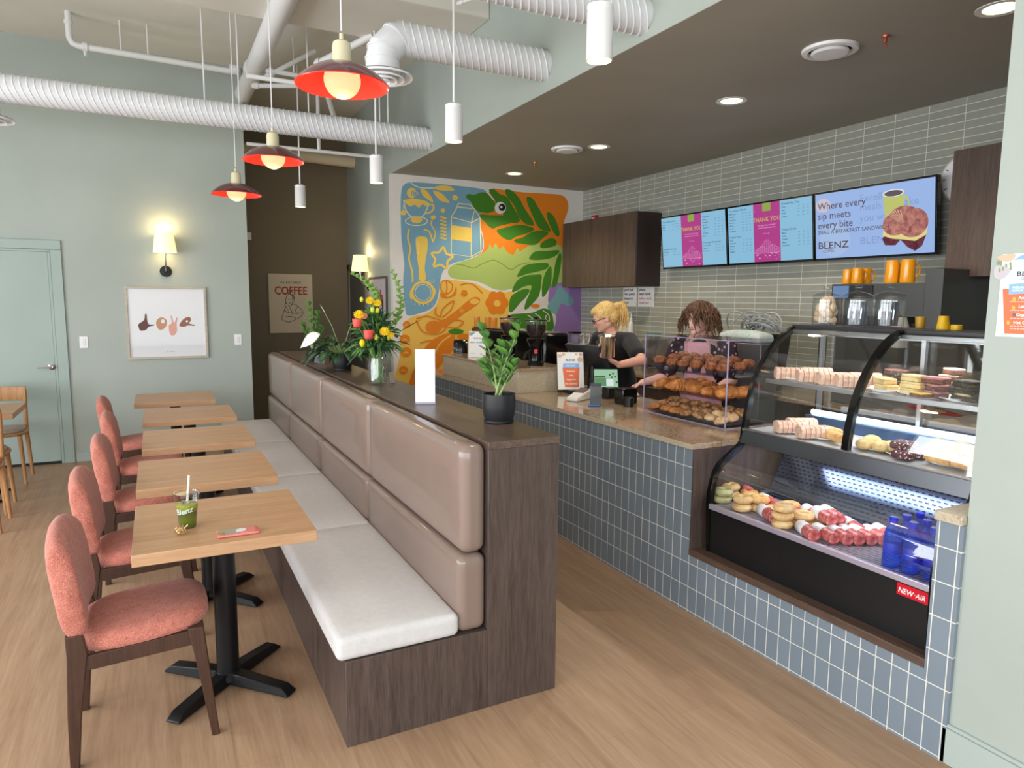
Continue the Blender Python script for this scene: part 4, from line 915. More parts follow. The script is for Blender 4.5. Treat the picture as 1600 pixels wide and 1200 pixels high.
def promo(t, P, y0, y1):
    asp = (y1-y0)/.54
    b = MB(); rect(b, P, .012, .03, .988, .97, .001); b.build('picture', EV['pw'], t, smooth=False)
    def ell(b, cu, cv, ru, rv, off, a0=0, a1=2*pi, n=28): b.poly([P(cu+ru*math.cos(a0+(a1-a0)*i/n), cv+rv*math.sin(a0+(a1-a0)*i/n), off) for i in range(n)])
    b = MB(); ell(b, .085, .80, .07, .10, .0014); b.build('ghost_glow', emis('scr_glow', (196, 190, 206), .95), t, smooth=False)
    b = MB(); ell(b, .19, .28, .14, .23, .0014); b.build('ghost_cup', EV['fd'] if 0 else emis('scr_ghost', (160, 186, 224), .95), t, smooth=False)
    # mug
    b = MB(); b.poly([P(.60, .83, .0016), P(.765, .85, .0016), P(.765, .56, .0016), P(.62, .5, .0016)]); 
    for i in range(12):
        a0, a1 = -pi/2+pi*i/12, -pi/2+pi*(i+1)/12
        b.poly([P(.765+.04*math.cos(a), .69+r_*math.sin(a), .0016) if r_ > .08 else P(.765+.028*math.cos(a), .69+r_*math.sin(a), .0016) for a, r_ in ((a0, .1), (a1, .1), (a1, .065), (a0, .065))])
    b.build('mug_picture', EV['yl'], t, smooth=False)
    b = MB(); ell(b, .683, .84, .084, .05, .002); b.build('mug_rim', EV['wh'], t, smooth=False)
    b = MB(); ell(b, .683, .838, .07, .038, .0024); b.build('coffee_picture', EV['cf'], t, smooth=False)
    b = MB(); b.poly([P(.595+.0, .26, .0022), P(.62, .16, .0022), P(.70, .15, .0022), P(.74, .22, .0022), P(.79, .12, .0022), P(.85, .06, .0022), P(.90, .12, .0022), P(.93, .26, .0022), P(.88, .32, .0022), P(.7, .34, .0022)]); b.build('bacon_picture', EV['dk'], t, smooth=False)
    b = MB(); b.poly([P(.60, .29, .0026), P(.68, .24, .0026), P(.76, .22, .0026), P(.85, .19, .0026), P(.93, .26, .0026), P(.94, .36, .0026), P(.75, .4, .0026), P(.61, .38, .0026)]); b.build('egg_picture', EV['eg'], t, smooth=False)
    b = MB(); ell(b, .70, .43, .10, .15, .003); ell(b, .83, .43, .115, .19, .0031); ell(b, .765, .5, .12, .16, .0032); b.build('croissant_picture', EV['cr'], t, smooth=False)
    b = MB()
    for k in range(7):
        a = 1.2+k*.16; b.poly([P(.76+.02*math.cos(a), .42, .0036), P(.76+.14*math.cos(a+.5), .42+.2*math.sin(a+.0), .0036), P(.76+.14*math.cos(a+.56), .42+.2*math.sin(a+.06), .0036)])
    b.build('croissant_streaks', EV['cl'], t, smooth=False)
    b = MB()
    for s_, v in (('Where every', .74), ('sip meets', .60), ('every bite', .465)): text(b, s_, .079, scrT(P, .035, v, .004), 'LEFT', .004)
    text(b, 'SNAG A BREAKFAST SANDWICH', .042, scrT(P, .035, .385, .004), 'LEFT', .006)
    text(b, 'BLENZ', .075, scrT(P, .035, .17, .004), 'LEFT', .012, 1.25); text(b, 'COFFEE', .03, scrT(P, .08, .115, .004), 'LEFT', .0); text(b, 'Now Open at', .017, scrT(P, .04, .265, .004))
    b.build('headline', EV['br'], t, smooth=False)
    b = MB(); 
    for s_, v in (('Excellent', .78), ('meals to make', .66), ('you want', .51)): text(b, s_, .079, scrT(P, .41, v, .0012), 'LEFT')
    text(b, 'BLENZ', .075, scrT(P, .41, .2, .0012), 'LEFT', .004, 1.2); b.build('faded_headline', EV['fd'], t, smooth=False)
screen(2.98, 3.978, 'right screen advertising a breakfast sandwich', promo)
# round clock half hidden by the right cabinet
t = E('wall_clock', (XT, 2.90, 2.51), 0, 'round white wall clock half hidden by the right cabinet', 'clock')
MB().lathe([(.0, -.04), (.15, -.04), (.165, -.03), (.17, 0)], n=48, axis='X').build('clock_rim', M('clock_rim', (206, 196, 190), .5), t)
MB().lathe([(0, -.0405), (.148, -.0405)], n=48, axis='X', cap=False).build('clock_face', WHITE, t)
b = MB()
for k in range(12):
    a = k*pi/6; r0, r1 = .118, .138; d = Vector((0, math.sin(a), math.cos(a))); n_ = Vector((0, math.cos(a), -math.sin(a)))*.003
    b.poly([Vector((-.0412, 0, 0))+d*r0-n_, Vector((-.0412, 0, 0))+d*r0+n_, Vector((-.0412, 0, 0))+d*r1+n_, Vector((-.0412, 0, 0))+d*r1-n_])
b.build('hour_marks', BLACKM, t, smooth=False)
b = MB().box(-.043, -.042, -.003, .003, 0, .08).box(-.044, -.043, -.1, 0, -.003, .003); b.build('hands', BLACKM, t)
# fire alarm pull / strobe
t = E('fire_alarm', (4.955, 7.40, 2.66), 0, 'small red fire alarm strobe above the left wall cabinet', 'alarm')
MB().box(-.0, .045, -.045, .045, -.06, .06).build('alarm_body', M('alarm_red', (196, 26, 42), .35), t, bevel=.006)
MB().box(-.012, 0, -.02, .02, -.02, .03).build('strobe_lens', M('lens', (230, 220, 226), .2), t, bevel=.003)
# papers taped on tiles
for y0, y1, w, lab in ((6.79, 6.53, 0, 'left white notice with four handwritten lines taped to the tiles'), (6.50, 6.21, 1, 'right white notice with pink writing taped to the tiles')):
    t = E('wall_notice', (0, 0, 0), 0, lab, 'notice', 'paper notices taped under the cabinet')
    MB().box(XT-.003, XT-.001, y1, y0, 1.59, 1.81).build('paper', PAPER, t, smooth=False)
    b = MB(); b2 = MB()
    for k, s_ in enumerate((('good luck', 'dear guests', 'please no', 'mess') if not w else ('please', 'wash hands', 'before work', 'thank you'))):
        text(b if k < 2 or not w else b2, s_, .045, plane_T((XT-.004, y0-.02, 1.77-.05*k), (0, -1, 0), (0, 0, 1)), 'LEFT', .02)
    b.build('writing', M('ink_violet', (58, 44, 92), .7), t, smooth=False)
    if b2.v: b2.build('pink_writing', M('ink_pink', (196, 120, 150), .7), t, smooth=False)
# back counter along the tiled wall
bc = E('back_counter', (0, 0, 0), 0, 'dark wood back counter with stone top along the tiled wall', 'counter')
MB().box(4.36, XT-.002, .5, 7.7, 0, .88).build('cabinets', DWOOD, bc)
MB().box(4.33, XT-.002, .5, 7.7, .88, .914).build('worktop', GRAN, bc, bevel=.003)
# brewer with mugs on its top
DKS = M('brewer_steel', (96, 97, 98), .32, .75)
cm = E('coffee_brewer', (0, 0, 0), 0, 'dark steel coffee brewer behind the glass jars', 'coffee machine')
YA, YB_, YC, YE = onX(1300, 445, 4.40).y, onX(1412, 445, 4.40).y, onX(1449, 430, 4.40).y, onX(1478, 430, 4.40).y; ZM = onX(1300, 444, 4.4).z
MB().box(4.40, 4.9, YC, YA, 1.56, ZM).build('upper_body', DKS, cm, bevel=.004)
MB().box(4.46, 4.9, YC, YA, ZT, 1.56).build('lower_body', M('brewer_dark', (58, 58, 60), .4, .5), cm, bevel=.004)
MB().box(4.38, 4.92, YE, YC-.002, ZT, ZM+.085).build('side_column', DKS, cm, bevel=.004)
MB().box(4.84, 4.9, YC, YB_+.12, ZM, ZM+.085).build('rear_ledge', DKS, cm, bevel=.004)
b = MB().box(4.390, 4.40, YA-.14, YA-.02, ZM-.10, ZM-.015); b.build('display', emis('brewer_display', (120, 150, 196), .7), cm)
MB().box(4.390, 4.40, YA-.33, YA-.15, ZM-.10, ZM-.012).build('control_panel', M('panel_black', (40, 42, 48), .3), cm, bevel=.002)
MB().box(4.388, 4.46, YC+.004, YC+.15, 1.0, 1.52).build('dispense_bay', BLACKM, cm)
MB().lathe([(.05, 0), (.055, .14), (.035, .2)], (4.36, YC+.13, 1.36), 20).build('brew_cone', M('cone_grey', (190, 188, 182), .4), cm)
MUGO = M('orange_mug', (240, 160, 24), .22, coat=.5)
def mug(loc, rz, label, h=.11, r=.04):
    t = E('mug', loc, rz, label, 'mug', 'orange mugs')
    MB().lathe([(r*.94, 0), (r, .006), (r*.86, h), (r*.80, h), (r*.9, .01), (0, .008)], n=28, cap=False).build('mug_body', MUGO, t, angle=50)
    MB().tube([(r*.88+.034*math.sin(a)-.004, 0, h*.52+h*.34*math.cos(a)) for a in [pi*i/10 for i in range(11)]], .005, 8).build('handle', MUGO, t); return t
def mugat(px_, X, lab, sc=1):
    q = onX(px_, 443, X); l = (X, q.y, ZM+.001)
    return mug(l, -.5, lab, .105, .038) if sc == 0 else dup(m0, l, -.5, lab, sc)
m0 = mugat(1324, 4.47, 'orange mug, left of the three smaller ones on the brewer', 0)
mugat(1339, 4.44, 'orange mug in front of the other two smaller ones on the brewer', (1.05, 1.05, 1.05)); mugat(1352, 4.53, 'orange mug at the right rear of the three smaller ones', (1.05, 1.05, 1.05))
mugat(1393, 4.46, 'tall orange mug, left of the pair on the brewer', (1.22, 1.22, 1.45)); mugat(1417, 4.45, 'tall orange mug with a wide handle, right of the pair on the brewer', (1.22, 1.22, 1.45)); mugat(1405, 4.58, 'orange mug half hidden behind the tall pair', (1.15, 1.15, 1.35))
# yellow cup upside down and yellow lid on the display case top
q = onX(1477, 517, 3.22)
tag(MB().lathe([(.028, .001), (.0275, .004), (.02, .062), (.018, .062), (.024, .003)], (3.2, q.y, 1.533), 24).build('espresso_cup', M('yellow_cup', (236, 188, 32), .35)), 'small yellow cup turned upside down on the case top', 'cup')
q = onX(1494, 518, 3.22)
tag(MB().lathe([(.024, .001), (.024, .022), (.02, .024)], (3.2, q.y-.012, 1.533), 24).build('yellow_lid', MC['yellow_cup']), 'low yellow lid beside the upside down cup', 'lid')
tag(MB().lathe([(.02, .001), (.024, .055), (.021, .055), (.018, .004)], (3.27, onX(1438, 505, 3.27).y, 1.533), 24).build('amber_cup', M('amber_cup', (196, 150, 40), .3)), 'amber cup against the dark brewer column', 'cup')
tag(MB().lathe([(.02, 0), (.023, .07), (.021, .075), (.0, .076)], (3.305, 2.600, 1.533), 20).build('glass_tumbler', JARG), 'empty glass tumbler left of the cookie jar', 'glass')
# things along the back counter seen between the people
def pump(loc, label):
    t = E('syrup_pump', loc, 0, label, 'syrup bottle', 'white syrup pump bottles')
    MB().lathe([(.03, 0), (.034, .005), (.034, .14), (.026, .17), (.014, .19), (.014, .2)], n=20).build('bottle_body', M('syrup_white', (222, 222, 216), .35), t)
    MB().lathe([(.017, .2), (.017, .215), (.006, .22), (.005, .27)], n=14).tube([(-.004, 0, .27), (.0, 0, .275), (-.035, 0.0, .274), (-.045, 0, .262)], .006, 8).build('pump_head', WHITE, t); return t
pm = None
for p_, y_, lb in ((970, 4.9, 'left'), (978, 4.9, 'middle'), (986, 4.9, 'right')):
    l = onX(p_, 500, 4.8); l.z = 1.24
    if pm is None: pm = pump((4.8, l.y, 1.24), f'white syrup pump bottle behind the blonde worker, {lb} of three')
    else: dup(pm, (4.8, l.y, 1.24), 0, f'white syrup pump bottle behind the blonde worker, {lb} of three')
st_ = MB().box(4.6, 4.95, 5.9, 6.6, .915, 1.238).build('riser_box', M('riser', (150, 148, 140), .5)); tag(st_, 'grey riser box carrying the syrup bottles on the back counter', 'riser')
for p_, lb in ((912, 'left'), (921, 'right')):
    l = onX(p_, 525, 4.5); dup(pm, (4.5, l.y, ZT+.001), 0, f'white syrup pump bottle left of the blonde worker, {lb} of two', (1, 1, 1.25))
l = onX(898, 525, 4.55)
t = E('blender_jug', (4.55, l.y, ZT), 0, 'clear blender jug on the back counter left of the blonde worker', 'blender')
MB().lathe([(.07, .0), (.07, .1), (.05, .12)], n=20).build('blender_base', BLKP, t)
MB().lathe([(.05, .12), (.08, .32), (.085, .34), (.08, .34), (.048, .13)], n=4, cap=False).build('jug', JARG, t, smooth=False); MB().box(-.06, .06, -.06, .06, .34, .36).build('jug_lid', BLKP, t, bevel=.005)
l = onX(1021, 530, 4.5)
t = E('blender_cup', (4.5, l.y, ZT), 0, 'tall clear container with green lid between the two workers', 'container')
MB().lathe([(.055, 0), (.07, .4), (.067, .4), (.052, .01)], n=24, cap=False).build('container_body', JARG, t); MB().lathe([(.075, .4), (.075, .415), (.03, .42), (0, .42)], n=24).build('green_lid', M('green_lid', (60, 128, 100), .4), t)
# tub of cable and towel right of the curly haired worker
l = onX(1178, 515, 4.3)
t = E('storage_tub', (4.55, onX(1178, 520, 4.55).y, ZT), 0, 'black storage tub piled with grey tubing on the back counter', 'tub')
MB().hexa([(-.13, -.22, 0), (.13, -.22, 0), (.13, .22, 0), (-.13, .22, 0)], [(-.16, -.26, .47), (.16, -.26, .47), (.16, .26, .47), (-.16, .26, .47)]).build('tub_body', BLACKM, t, bevel=.01)
b = MB(); rnd = random.Random(5)
for k in range(9):
    r_ = .07+.1*rnd.random(); cy, cx = rnd.uniform(-.13, .13), rnd.uniform(-.07, .07); tl = rnd.uniform(.3, 1.2); ph = rnd.random()*6
    b.tube([(cx+r_*math.sin(a)*math.cos(ph)*.6, cy+r_*math.cos(a), .47+.03+abs(r_*math.sin(a)*tl)*.8) for a in [2*pi*i/20 for i in range(20)]], .006, 7, True)
b.build('coiled_tubing', M('grey_tubing', (160, 166, 172), .3), t)
tl_ = MB(); cushion(tl_, -.09, .09, -.22, .22, 0, .07, .03, .03)
o = weld(tl_.build('towel_bundle', food('towel', (170, 196, 198), (206, 212, 208), (96, 196, 206), 14, .5, .9), loc=(4.2, onX(1165, 524, 4.2).y, 1.33))); tag(o, 'folded pale towel with turquoise patch in front of the black tub', 'towel')
o = tag(MB().box(4.11, 4.3, -.25+o.location.y, .25+o.location.y, 0, 1.329).build('trolley', M('trolley_steel', (140, 142, 146), .35, .7), bevel=.005), 'steel trolley carrying the folded towel', 'trolley')
# ================================================================== things on the service counter
def panel(name, w, h, loc, yaw, tilt, mats, parent=None, th=.004):
    """upright thin panel; returns object and a transform with x right, y up, z towards the viewer side"""
    r = Vector((math.cos(yaw), math.sin(yaw), 0)); back = Vector((-math.sin(yaw), math.cos(yaw), 0)); up = (Vector((0, 0, math.cos(tilt))) + back*math.sin(tilt))
    T = plane_T(loc, r, up)
    b = MB(); b.T = T; b.box(-w/2, w/2, 0, h, -th, 0); return b.build(name, mats, parent, smooth=False, bevel=.0008), T
VW = YAW*-1   # facing the camera roughly
# QR leaflet on the raised ledge (the code itself is left out)
q = onX(745, 558, 2.66)
t = E('promo_card', (0, 0, 0), 0, 'white upright rewards card on the raised ledge before the grinders', 'sign')
o, T = panel('card', .17, .245, (2.66, q.y, 1.113), -.75, .1, PAPER, t)
b = MB(); text(b, 'BLENZ', .02, T @ Matrix.Translation((0, .175, .001)), 'CENTER', .01, 1.2); text(b, 'BLENZ', .02, T @ Matrix.Translation((0, .178, .001)), 'CENTER', .01, 1.2) if 0 else None
text(b, 'READY TO ORDER', .017, T @ Matrix.Translation((0, .135, .001)), 'CENTER', .02)
text(b, 'Scan here', .009, T @ Matrix.Translation((-.04, .035, .001)), 'CENTER'); text(b, 'Join', .009, T @ Matrix.Translation((.04, .035, .001)), 'CENTER'); b.build('card_print', M('ink_dark', (50, 60, 80), .7), t, smooth=False)
b = MB(); b.T = T
for cx, cy, r_ in ((-.065, .22, .02), (-.04, .23, .012), (.066, .205, .02), (.05, .225, .012)): b.poly([(cx+r_*math.cos(a), cy+r_*.8*math.sin(a), .0012) for a in [2*pi*i/14 for i in range(14)]])
b.build('card_leaves', M('leaf_grey', (150, 156, 168), .7), t, smooth=False)
# toaster / black rounded box at the ledge end
q = onX(714, 552, 2.7)
t = E('toaster', (2.74, q.y, 1.113), -.4, 'small black rounded toaster at the far end of the ledge', 'toaster')
b = MB(); rings = []
for x in (-.07, -.065, .065, .07):
    s_ = .96 if abs(x) > .068 else 1
    rings.append([(x, yy*s_, zz*s_) for yy, zz in [(-.075, 0), (-.078, .06), (-.06, .115), (-.03, .135), (.03, .135), (.06, .115), (.078, .06), (.075, 0)]])
b.loft(rings); b.build('toaster_body', GB, t, angle=60)
MB().box(-.074, -.07, -.05, .05, .02, .1).build('chrome_face', CHROME, t, bevel=.003)
# coffee grinders with hoppers
def grinder(loc, label, s_=1):
    t = E('coffee_grinder', loc, 0, label, 'grinder', 'coffee grinders on the raised ledge'); t.scale = (s_,)*3
    MB().lathe([(.07, 0), (.072, .02), (.055, .04), (.05, .14), (.06, .17), (.075, .2), (.078, .22)], n=28).build('grinder_body', GB, t)
    MB().lathe([(.045, .222), (.085, .29), (.088, .37), (.085, .37), (.082, .3), (.05, .24)], n=32, cap=False).build('bean_hopper', JARG, t)
    MB().lathe([(.042, .225), (.08, .292), (.08, .335), (0, .338)], n=28).build('coffee_beans', M('beans', (36, 20, 18), .5), t)
    MB().lathe([(.092, .37), (.092, .378), (.03, .382), (.012, .392), (.022, .40), (.0, .404)], n=28).build('hopper_lid', BLKP, t)
    MB().tube([(-.05, 0, .12), (-.09, 0, .1), (-.11, 0, .06)], .012, 10).build('dosing_spout', BLKP, t)
    b = MB(); b.T = Matrix.Rotation(math.radians(-118), 4, 'Z'); b.box(.049, .052, -.014, .014, .1, .135); b.build('shield_emblem', M('badge_red', (206, 20, 44), .35), t, bevel=.004); return t
q = onX(835, 572, 2.80); grinder((2.80, q.y-.02, 1.113), 'near coffee grinder with a wide bean hopper and red shield')
q = onX(800, 562, 2.86); grinder((2.84, q.y+.02, 1.113), 'second coffee grinder, behind the small green plant')
# espresso machine behind the ledge
t = E('espresso_machine', (0, 0, 0), 0, 'black and steel espresso machine behind the raised ledge', 'espresso machine')
MB().box(3.01, 3.26, 5.22, 6.8, ZT+.06, 1.36).build('machine_body', GB, t, bevel=.02); MB().box(3.01, 3.29, 5.2, 6.82, ZT, ZT+.06).build('drip_tray', STEEL, t, bevel=.004)
MB().box(3.02, 3.25, 5.24, 6.78, 1.362, 1.368).build('cup_tray', STEEL, t)
GLO = M('amber_glass', (232, 150, 60), .15, trans=.3)
for i, p_ in enumerate((748, 761, 775, 788, 800)):
    y_ = onX(p_, 500, 3.09).y
    tag(MB().lathe([(.028, 0), (.03, .004), (.032, .1), (.03, .1), (.027, .006)], (3.07+.03*(i % 2), y_, 1.369), 20, cap=False).build('glass_cup', GLO, angle=50), f"amber drinking glass on the espresso machine, {['first','second','third','fourth','fifth'][i]} from the left", 'glass', 'amber glasses on the espresso machine')
# soap / sanitiser bottle beside the ledge
q = onZ(850, 609, ZT)
t = E('sanitiser_bottle', (q.x, q.y, ZT+.001), 0, 'clear bottle with a white label and black cap at the end of the ledge', 'bottle')
MB().lathe([(.034, 0), (.036, .005), (.036, .1), (.03, .12), (.014, .135), (.013, .15)], n=24).build('bottle_body', JARG, t, angle=50)
MB().lathe([(.0365, .03), (.0365, .095)], n=24, cap=False).build('bottle_label', M('label_grey', (190, 188, 190), .6), t); MB().lathe([(.018, .15), (.018, .18), (.008, .185)], n=18).build('cap', BLKP, t)
# promo poster in a frame beside the terminal
q = onZ(893, 602, ZT+.03)
q.x, q.y = 2.93, onX(893, 602, 2.93).y
t = E('counter_poster', (0, 0, 0), 0, 'tilted white poster with orange cup graphic beside the card terminal', 'sign')
o, T = panel('board', .175, .25, (q.x, q.y, ZT+.03), -.36, .28, PAPER, t, .006)
t.location = (q.x, q.y, ZT+.03)
for c_ in (o,): c_.data.transform(Matrix.Translation((-q.x, -q.y, -ZT-.03)))
T = Matrix.Translation((-q.x, -q.y, -ZT-.03)) @ T
b = MB(); b.T = T; b.poly([(-.055, .148, .001), (.06, .148, .001), (.05, .015, .001), (-.042, .015, .001)]); b.build('cup_graphic', M('poster_orange', (232, 120, 82), .7), t, smooth=False)
b = MB(); b.T = T; b.poly([(-.05, .145, .0015), (.055, .145, .0015), (.055, .175, .0015), (-.05, .175, .0015)]); b.build('blue_banner', M('poster_blue', (140, 184, 236), .7), t, smooth=False)
b = MB(); text(b, 'BLENZ', .018, T @ Matrix.Translation((0.0, .19, .002)), 'CENTER', .01, 1.2); b.build('logo', MC['ink_dark'], t, smooth=False)
b = MB(); text(b, 'FREE DRINK', .0125, T @ Matrix.Translation((0, .154, .002)), 'CENTER', .02)
for k, s_ in enumerate(('Americano', 'Latte', 'Organic Tea', 'Hot Chocolate')): text(b, s_, .013, T @ Matrix.Translation((0, .118-.028*k, .002)), 'CENTER', .02)
b.build('white_print', M('print_white', (250, 246, 244), .7), t, smooth=False)
b = MB(); b.T = T
for cx, cy, r_ in ((-.07, .225, .016), (-.045, .235, .012), (.065, .2, .02), (.07, .235, .014), (.04, .236, .01)): b.poly([(cx+r_*math.cos(a), cy+r_*.8*math.sin(a), .0012) for a in [2*pi*i/14 for i in range(14)]])
b.build('corner_leaves', M('leaf_peach', (222, 186, 160), .7), t, smooth=False)
t.scale = (1.22,)*3
MB().box(-.03, .09, -.07, .07, -.0235, 0).build('stand_base', BLKP, t, bevel=.004)
# point of sale screen seen from behind, and the green customer display
q = onX(918, 560, 3.12)
t = E('till_monitor', (3.16, q.y, ZT), .12, 'large black till monitor leaning back, seen from behind', 'monitor')
MB().box(-.1, .1, -.1, .1, .001, .02).build('foot', BLKP, t, bevel=.006); MB().cyl((0, 0, .02), (.02, 0, .26), .03, n=16).build('neck', BLKP, t)
MB().hexa([(.03, -.18, .15), (.07, -.20, .13), (.07, .20, .13), (.03, .18, .15)], [(-.12, -.215, .375), (-.07, -.225, .39), (-.07, .225, .39), (-.12, .215, .375)]).build('screen_shell', M('till_black', (34, 37, 42), .4), t, bevel=.01)
MB().box(-.105, -.085, -.03, .03, .384, .392).build('maker_plate', M('plate_grey', (170, 176, 182), .4), t)
q = onX(948, 596, 3.02)
t = E('customer_display', (0, 0, 0), 0, 'tilted customer display showing a pale green screen', 'display')
o, T = panel('display_shell', .20, .165, (3.02, q.y, ZT+.075), -.45, .45, GB, t, .014)
b = MB(); b.T = T; b.poly([(-.09, .012, .0012), (.09, .012, .0012), (.09, .155, .0012), (-.09, .155, .0012)]); b.build('screen_picture', emis('scr_mint', (168, 214, 182), .75), t, smooth=False)
b = MB(); b.T = T; b.poly([(-.088, .02, .002), (-.0, .02, .002), (-.0, .085, .002), (-.088, .085, .002)]); b.build('screen_panel', emis('scr_leaf', (104, 160, 112), .7), t, smooth=False)
b = MB(); b.T = T; b.poly([(.0, .02, .0024), (.055, .02, .0024), (.055, .075, .0024), (.0, .075, .0024)]); b.build('screen_box', emis('scr_paper', (230, 240, 238), .8), t, smooth=False)
b = MB(); b.T = T
for cx, cy in ((.03, .11), (.055, .12), (.07, .095), (.045, .09), (.08, .05)): b.poly([(cx+.008*math.cos(a), cy+.008*math.sin(a), .0026) for a in [2*pi*i/10 for i in range(10)]])
b.poly([(-.088, .088, .0026), (-.005, .088, .0026), (-.005, .1, .0026), (-.088, .1, .0026)]); b.build('screen_details', emis('scr_olive', (96, 100, 40), .6), t, smooth=False)
MB().box(3.0, 3.10, q.y-.05, q.y+.05, ZT+.001, ZT+.085).build('display_foot', BLKP, t, bevel=.004)
# white card terminal
q = onZ(905, 612, ZT)
t = E('card_terminal', (2.78, onX(905, 612, 2.78).y, ZT+.001), -1.1, 'white card payment terminal lying on the counter', 'terminal'); t.scale = (1.35,)*3
MB().hexa([(-.035, -.08, 0), (.035, -.08, 0), (.035, .08, 0), (-.035, .08, 0)], [(-.035, -.08, .02), (.035, -.08, .02), (.038, .08, .06), (-.038, .08, .06)]).build('terminal_body', M('terminal_white', (226, 222, 218), .35), t, bevel=.006)
MB().hexa([(-.028, .0, .04), (.028, .0, .04), (.03, .07, .054), (-.03, .07, .054)], [(-.028, .0, .0425), (.028, .0, .0425), (.03, .07, .0605), (-.03, .07, .0605)]).build('terminal_screen', M('terminal_screen', (96, 70, 70), .3), t)
# card holder with flyers
q = onX(927, 622, 2.72)
t = E('leaflet_holder', (2.74, q.y, ZT+.004), -.6, 'clear leaflet holder with grey cards beside the terminal', 'leaflet holder')
b = MB(); b.T = Matrix.Rotation(-.25, 4, 'X'); b.box(-.045, .045, -.003, .0, 0, .13); b.box(-.045, .045, .03, .033, 0, .14); b.box(-.045, -.042, 0, .03, 0, .13); b.box(.042, .045, 0, .03, 0, .13); b.build('holder', JARG, t)
b = MB(); b.T = Matrix.Rotation(-.25, 4, 'X'); b.box(-.038, .038, .004, .02, .004, .155); b.build('grey_cards', M('cards_dark', (66, 70, 78), .5), t)
MB().box(-.05, .03, -.06, -.0, 0, .003).build('blue_card', M('card_blue', (70, 120, 210), .4), t)
# receipt printer / black cube and cables
q = onX(975, 612, 2.98)
tag(MB().box(2.93, 3.06, q.y-.055, q.y+.055, ZT+.001, 1.03).build('receipt_printer', GB, bevel=.008), 'black receipt printer between the leaflet holder and the acrylic case', 'printer')
q = onX(1018, 622, 3.05)
tag(MB().lathe([(.035, 0), (.037, .06), (.03, .065)], (2.93, q.y+.1, ZT+.001), 24).build('black_canister', BLKP), 'small black canister at the left foot of the acrylic case', 'canister')
# ================================================================== plants and small things on the banquette ledge
ZB = 1.101
LEAF = M('leaf_green', (62, 112, 50), .38, coat=.2); v = coord(LEAF); base(LEAF, ramp(LEAF, noise(LEAF, v, 14, 3), [(.3, (52, 102, 44)), (.7, (112, 160, 74))]))
LEAFD = M('leaf_dark', (34, 66, 44), .35, coat=.2); v = coord(LEAFD); base(LEAFD, ramp(LEAFD, noise(LEAFD, v, 12, 3), [(.3, (26, 54, 38)), (.7, (62, 104, 62))]))
LEAFL = M('leaf_lime', (128, 170, 84), .5); STEM = M('stem_green', (142, 166, 104), .5); POT = M('pot_black', (26, 27, 30), .45); SOIL = M('soil', (60, 48, 40), .95)
def leaf(b, base_, d, ln, wd, droop=.5, fold=.25, up=(0, 0, 1), n=7, twist=0):
    d = Vector(d).normalized(); u = Vector(up); side = d.cross(u)
    side = side.normalized() if side.length > 1e-3 else Vector((1, 0, 0))
    if twist: side = Matrix.Rotation(twist, 3, d) @ side
    nrm = side.cross(d).normalized(); vs = []; fs = []
    for i in range(n+1):
        t = i/n; w = wd*(math.sin(pi*min(1, t*1.02+.02))**.8)*(1-.15*t); c = Vector(base_)+d*ln*t - Vector((0, 0, 1))*droop*ln*t*t
        for s_ in (-1, 0, 1): vs.append(c+side*w*s_*.5+nrm*abs(s_)*w*fold*.5)
    for i in range(n):
        for j in (0, 1): fs.append((i*3+j, i*3+j+1, (i+1)*3+j+1, (i+1)*3+j))
    b._add(vs, fs)
def pot(parent, r, h):
    MB().lathe([(r*.80, .006), (r*.93, h*.25), (r, h*.6), (r*.97, h), (r*.9, h), (r*.9, h*.8)], n=36, cap=False).build('pot', POT, parent)
    MB().lathe([(r*.86, 0), (r*.9, .004), (r*.9, .012), (r*.8, .014), (0, .010)], n=36, cap=False).build('saucer', POT, parent)
    MB().lathe([(0, h*.84), (r*.91, h*.83)], n=28, cap=False).build('soil', SOIL, parent)
rnd = random.Random(11)
def zz(loc, r, h, stems, label):
    t = E('potted_plant', loc, 0, label, 'plant', 'potted plants on the ledge'); pot(t, r, h)
    for k, (dx, dy, top, bend) in enumerate(stems):
        p0 = Vector((rnd.uniform(-.3, .3)*r, rnd.uniform(-.3, .3)*r, h*.8)); p3 = Vector((dx, dy, top)); pts = []
        for i in range(9):
            q = i/8; pts.append(p0.lerp(p3, q)+Vector((dx, dy, 0))*bend*math.sin(pi*q)*-.4)
        MB().tube(pts, [.006*(1-.6*i/8) for i in range(9)], 8).build('stem', STEM, t)
        b = MB()
        for i in range(3, 9):
            for s_ in (-1, 1):
                a = rnd.uniform(-.5, .5)+i*.35; d = Vector((math.cos(a+s_*1.3), math.sin(a+s_*1.3), 1.25)); leaf(b, pts[i], d, rnd.uniform(.07, .095), .046, .2, .3)
        leaf(b, pts[-1], Vector((dx, dy, .3)), .05, .026, .1); b.build('leaves', LEAF, t, solid=.0008)
    return t
# world x right-ish / y depth: stems lean as in the photo
zz((1.362, 2.765, ZB), .076, .13, [(-.06, .045, .41, .3), (.085, -.02, .41, .3), (-.055, .05, .24, .1), (.06, -.03, .25, .1), (.02, -.0, .33, .2)], 'small green plant with upright leafy stems in a round black pot, nearest on the ledge')
# menu stand
t = E('sign_holder', (1.256, 3.44, ZB), -.36, 'slim clear stand holding a blank bright white card', 'sign')
MB().box(-.052, .052, -.003, .003, .004, .288).build('white_card', M('bright_card', (232, 236, 250), .5), t)
MB().box(-.053, -.0525, -.0045, .0045, .004, .292).box(.0525, .053, -.0045, .0045, .004, .292).box(-.055, .055, -.05, .05, 0, .003).build('clear_base', ACRE, t, smooth=False)
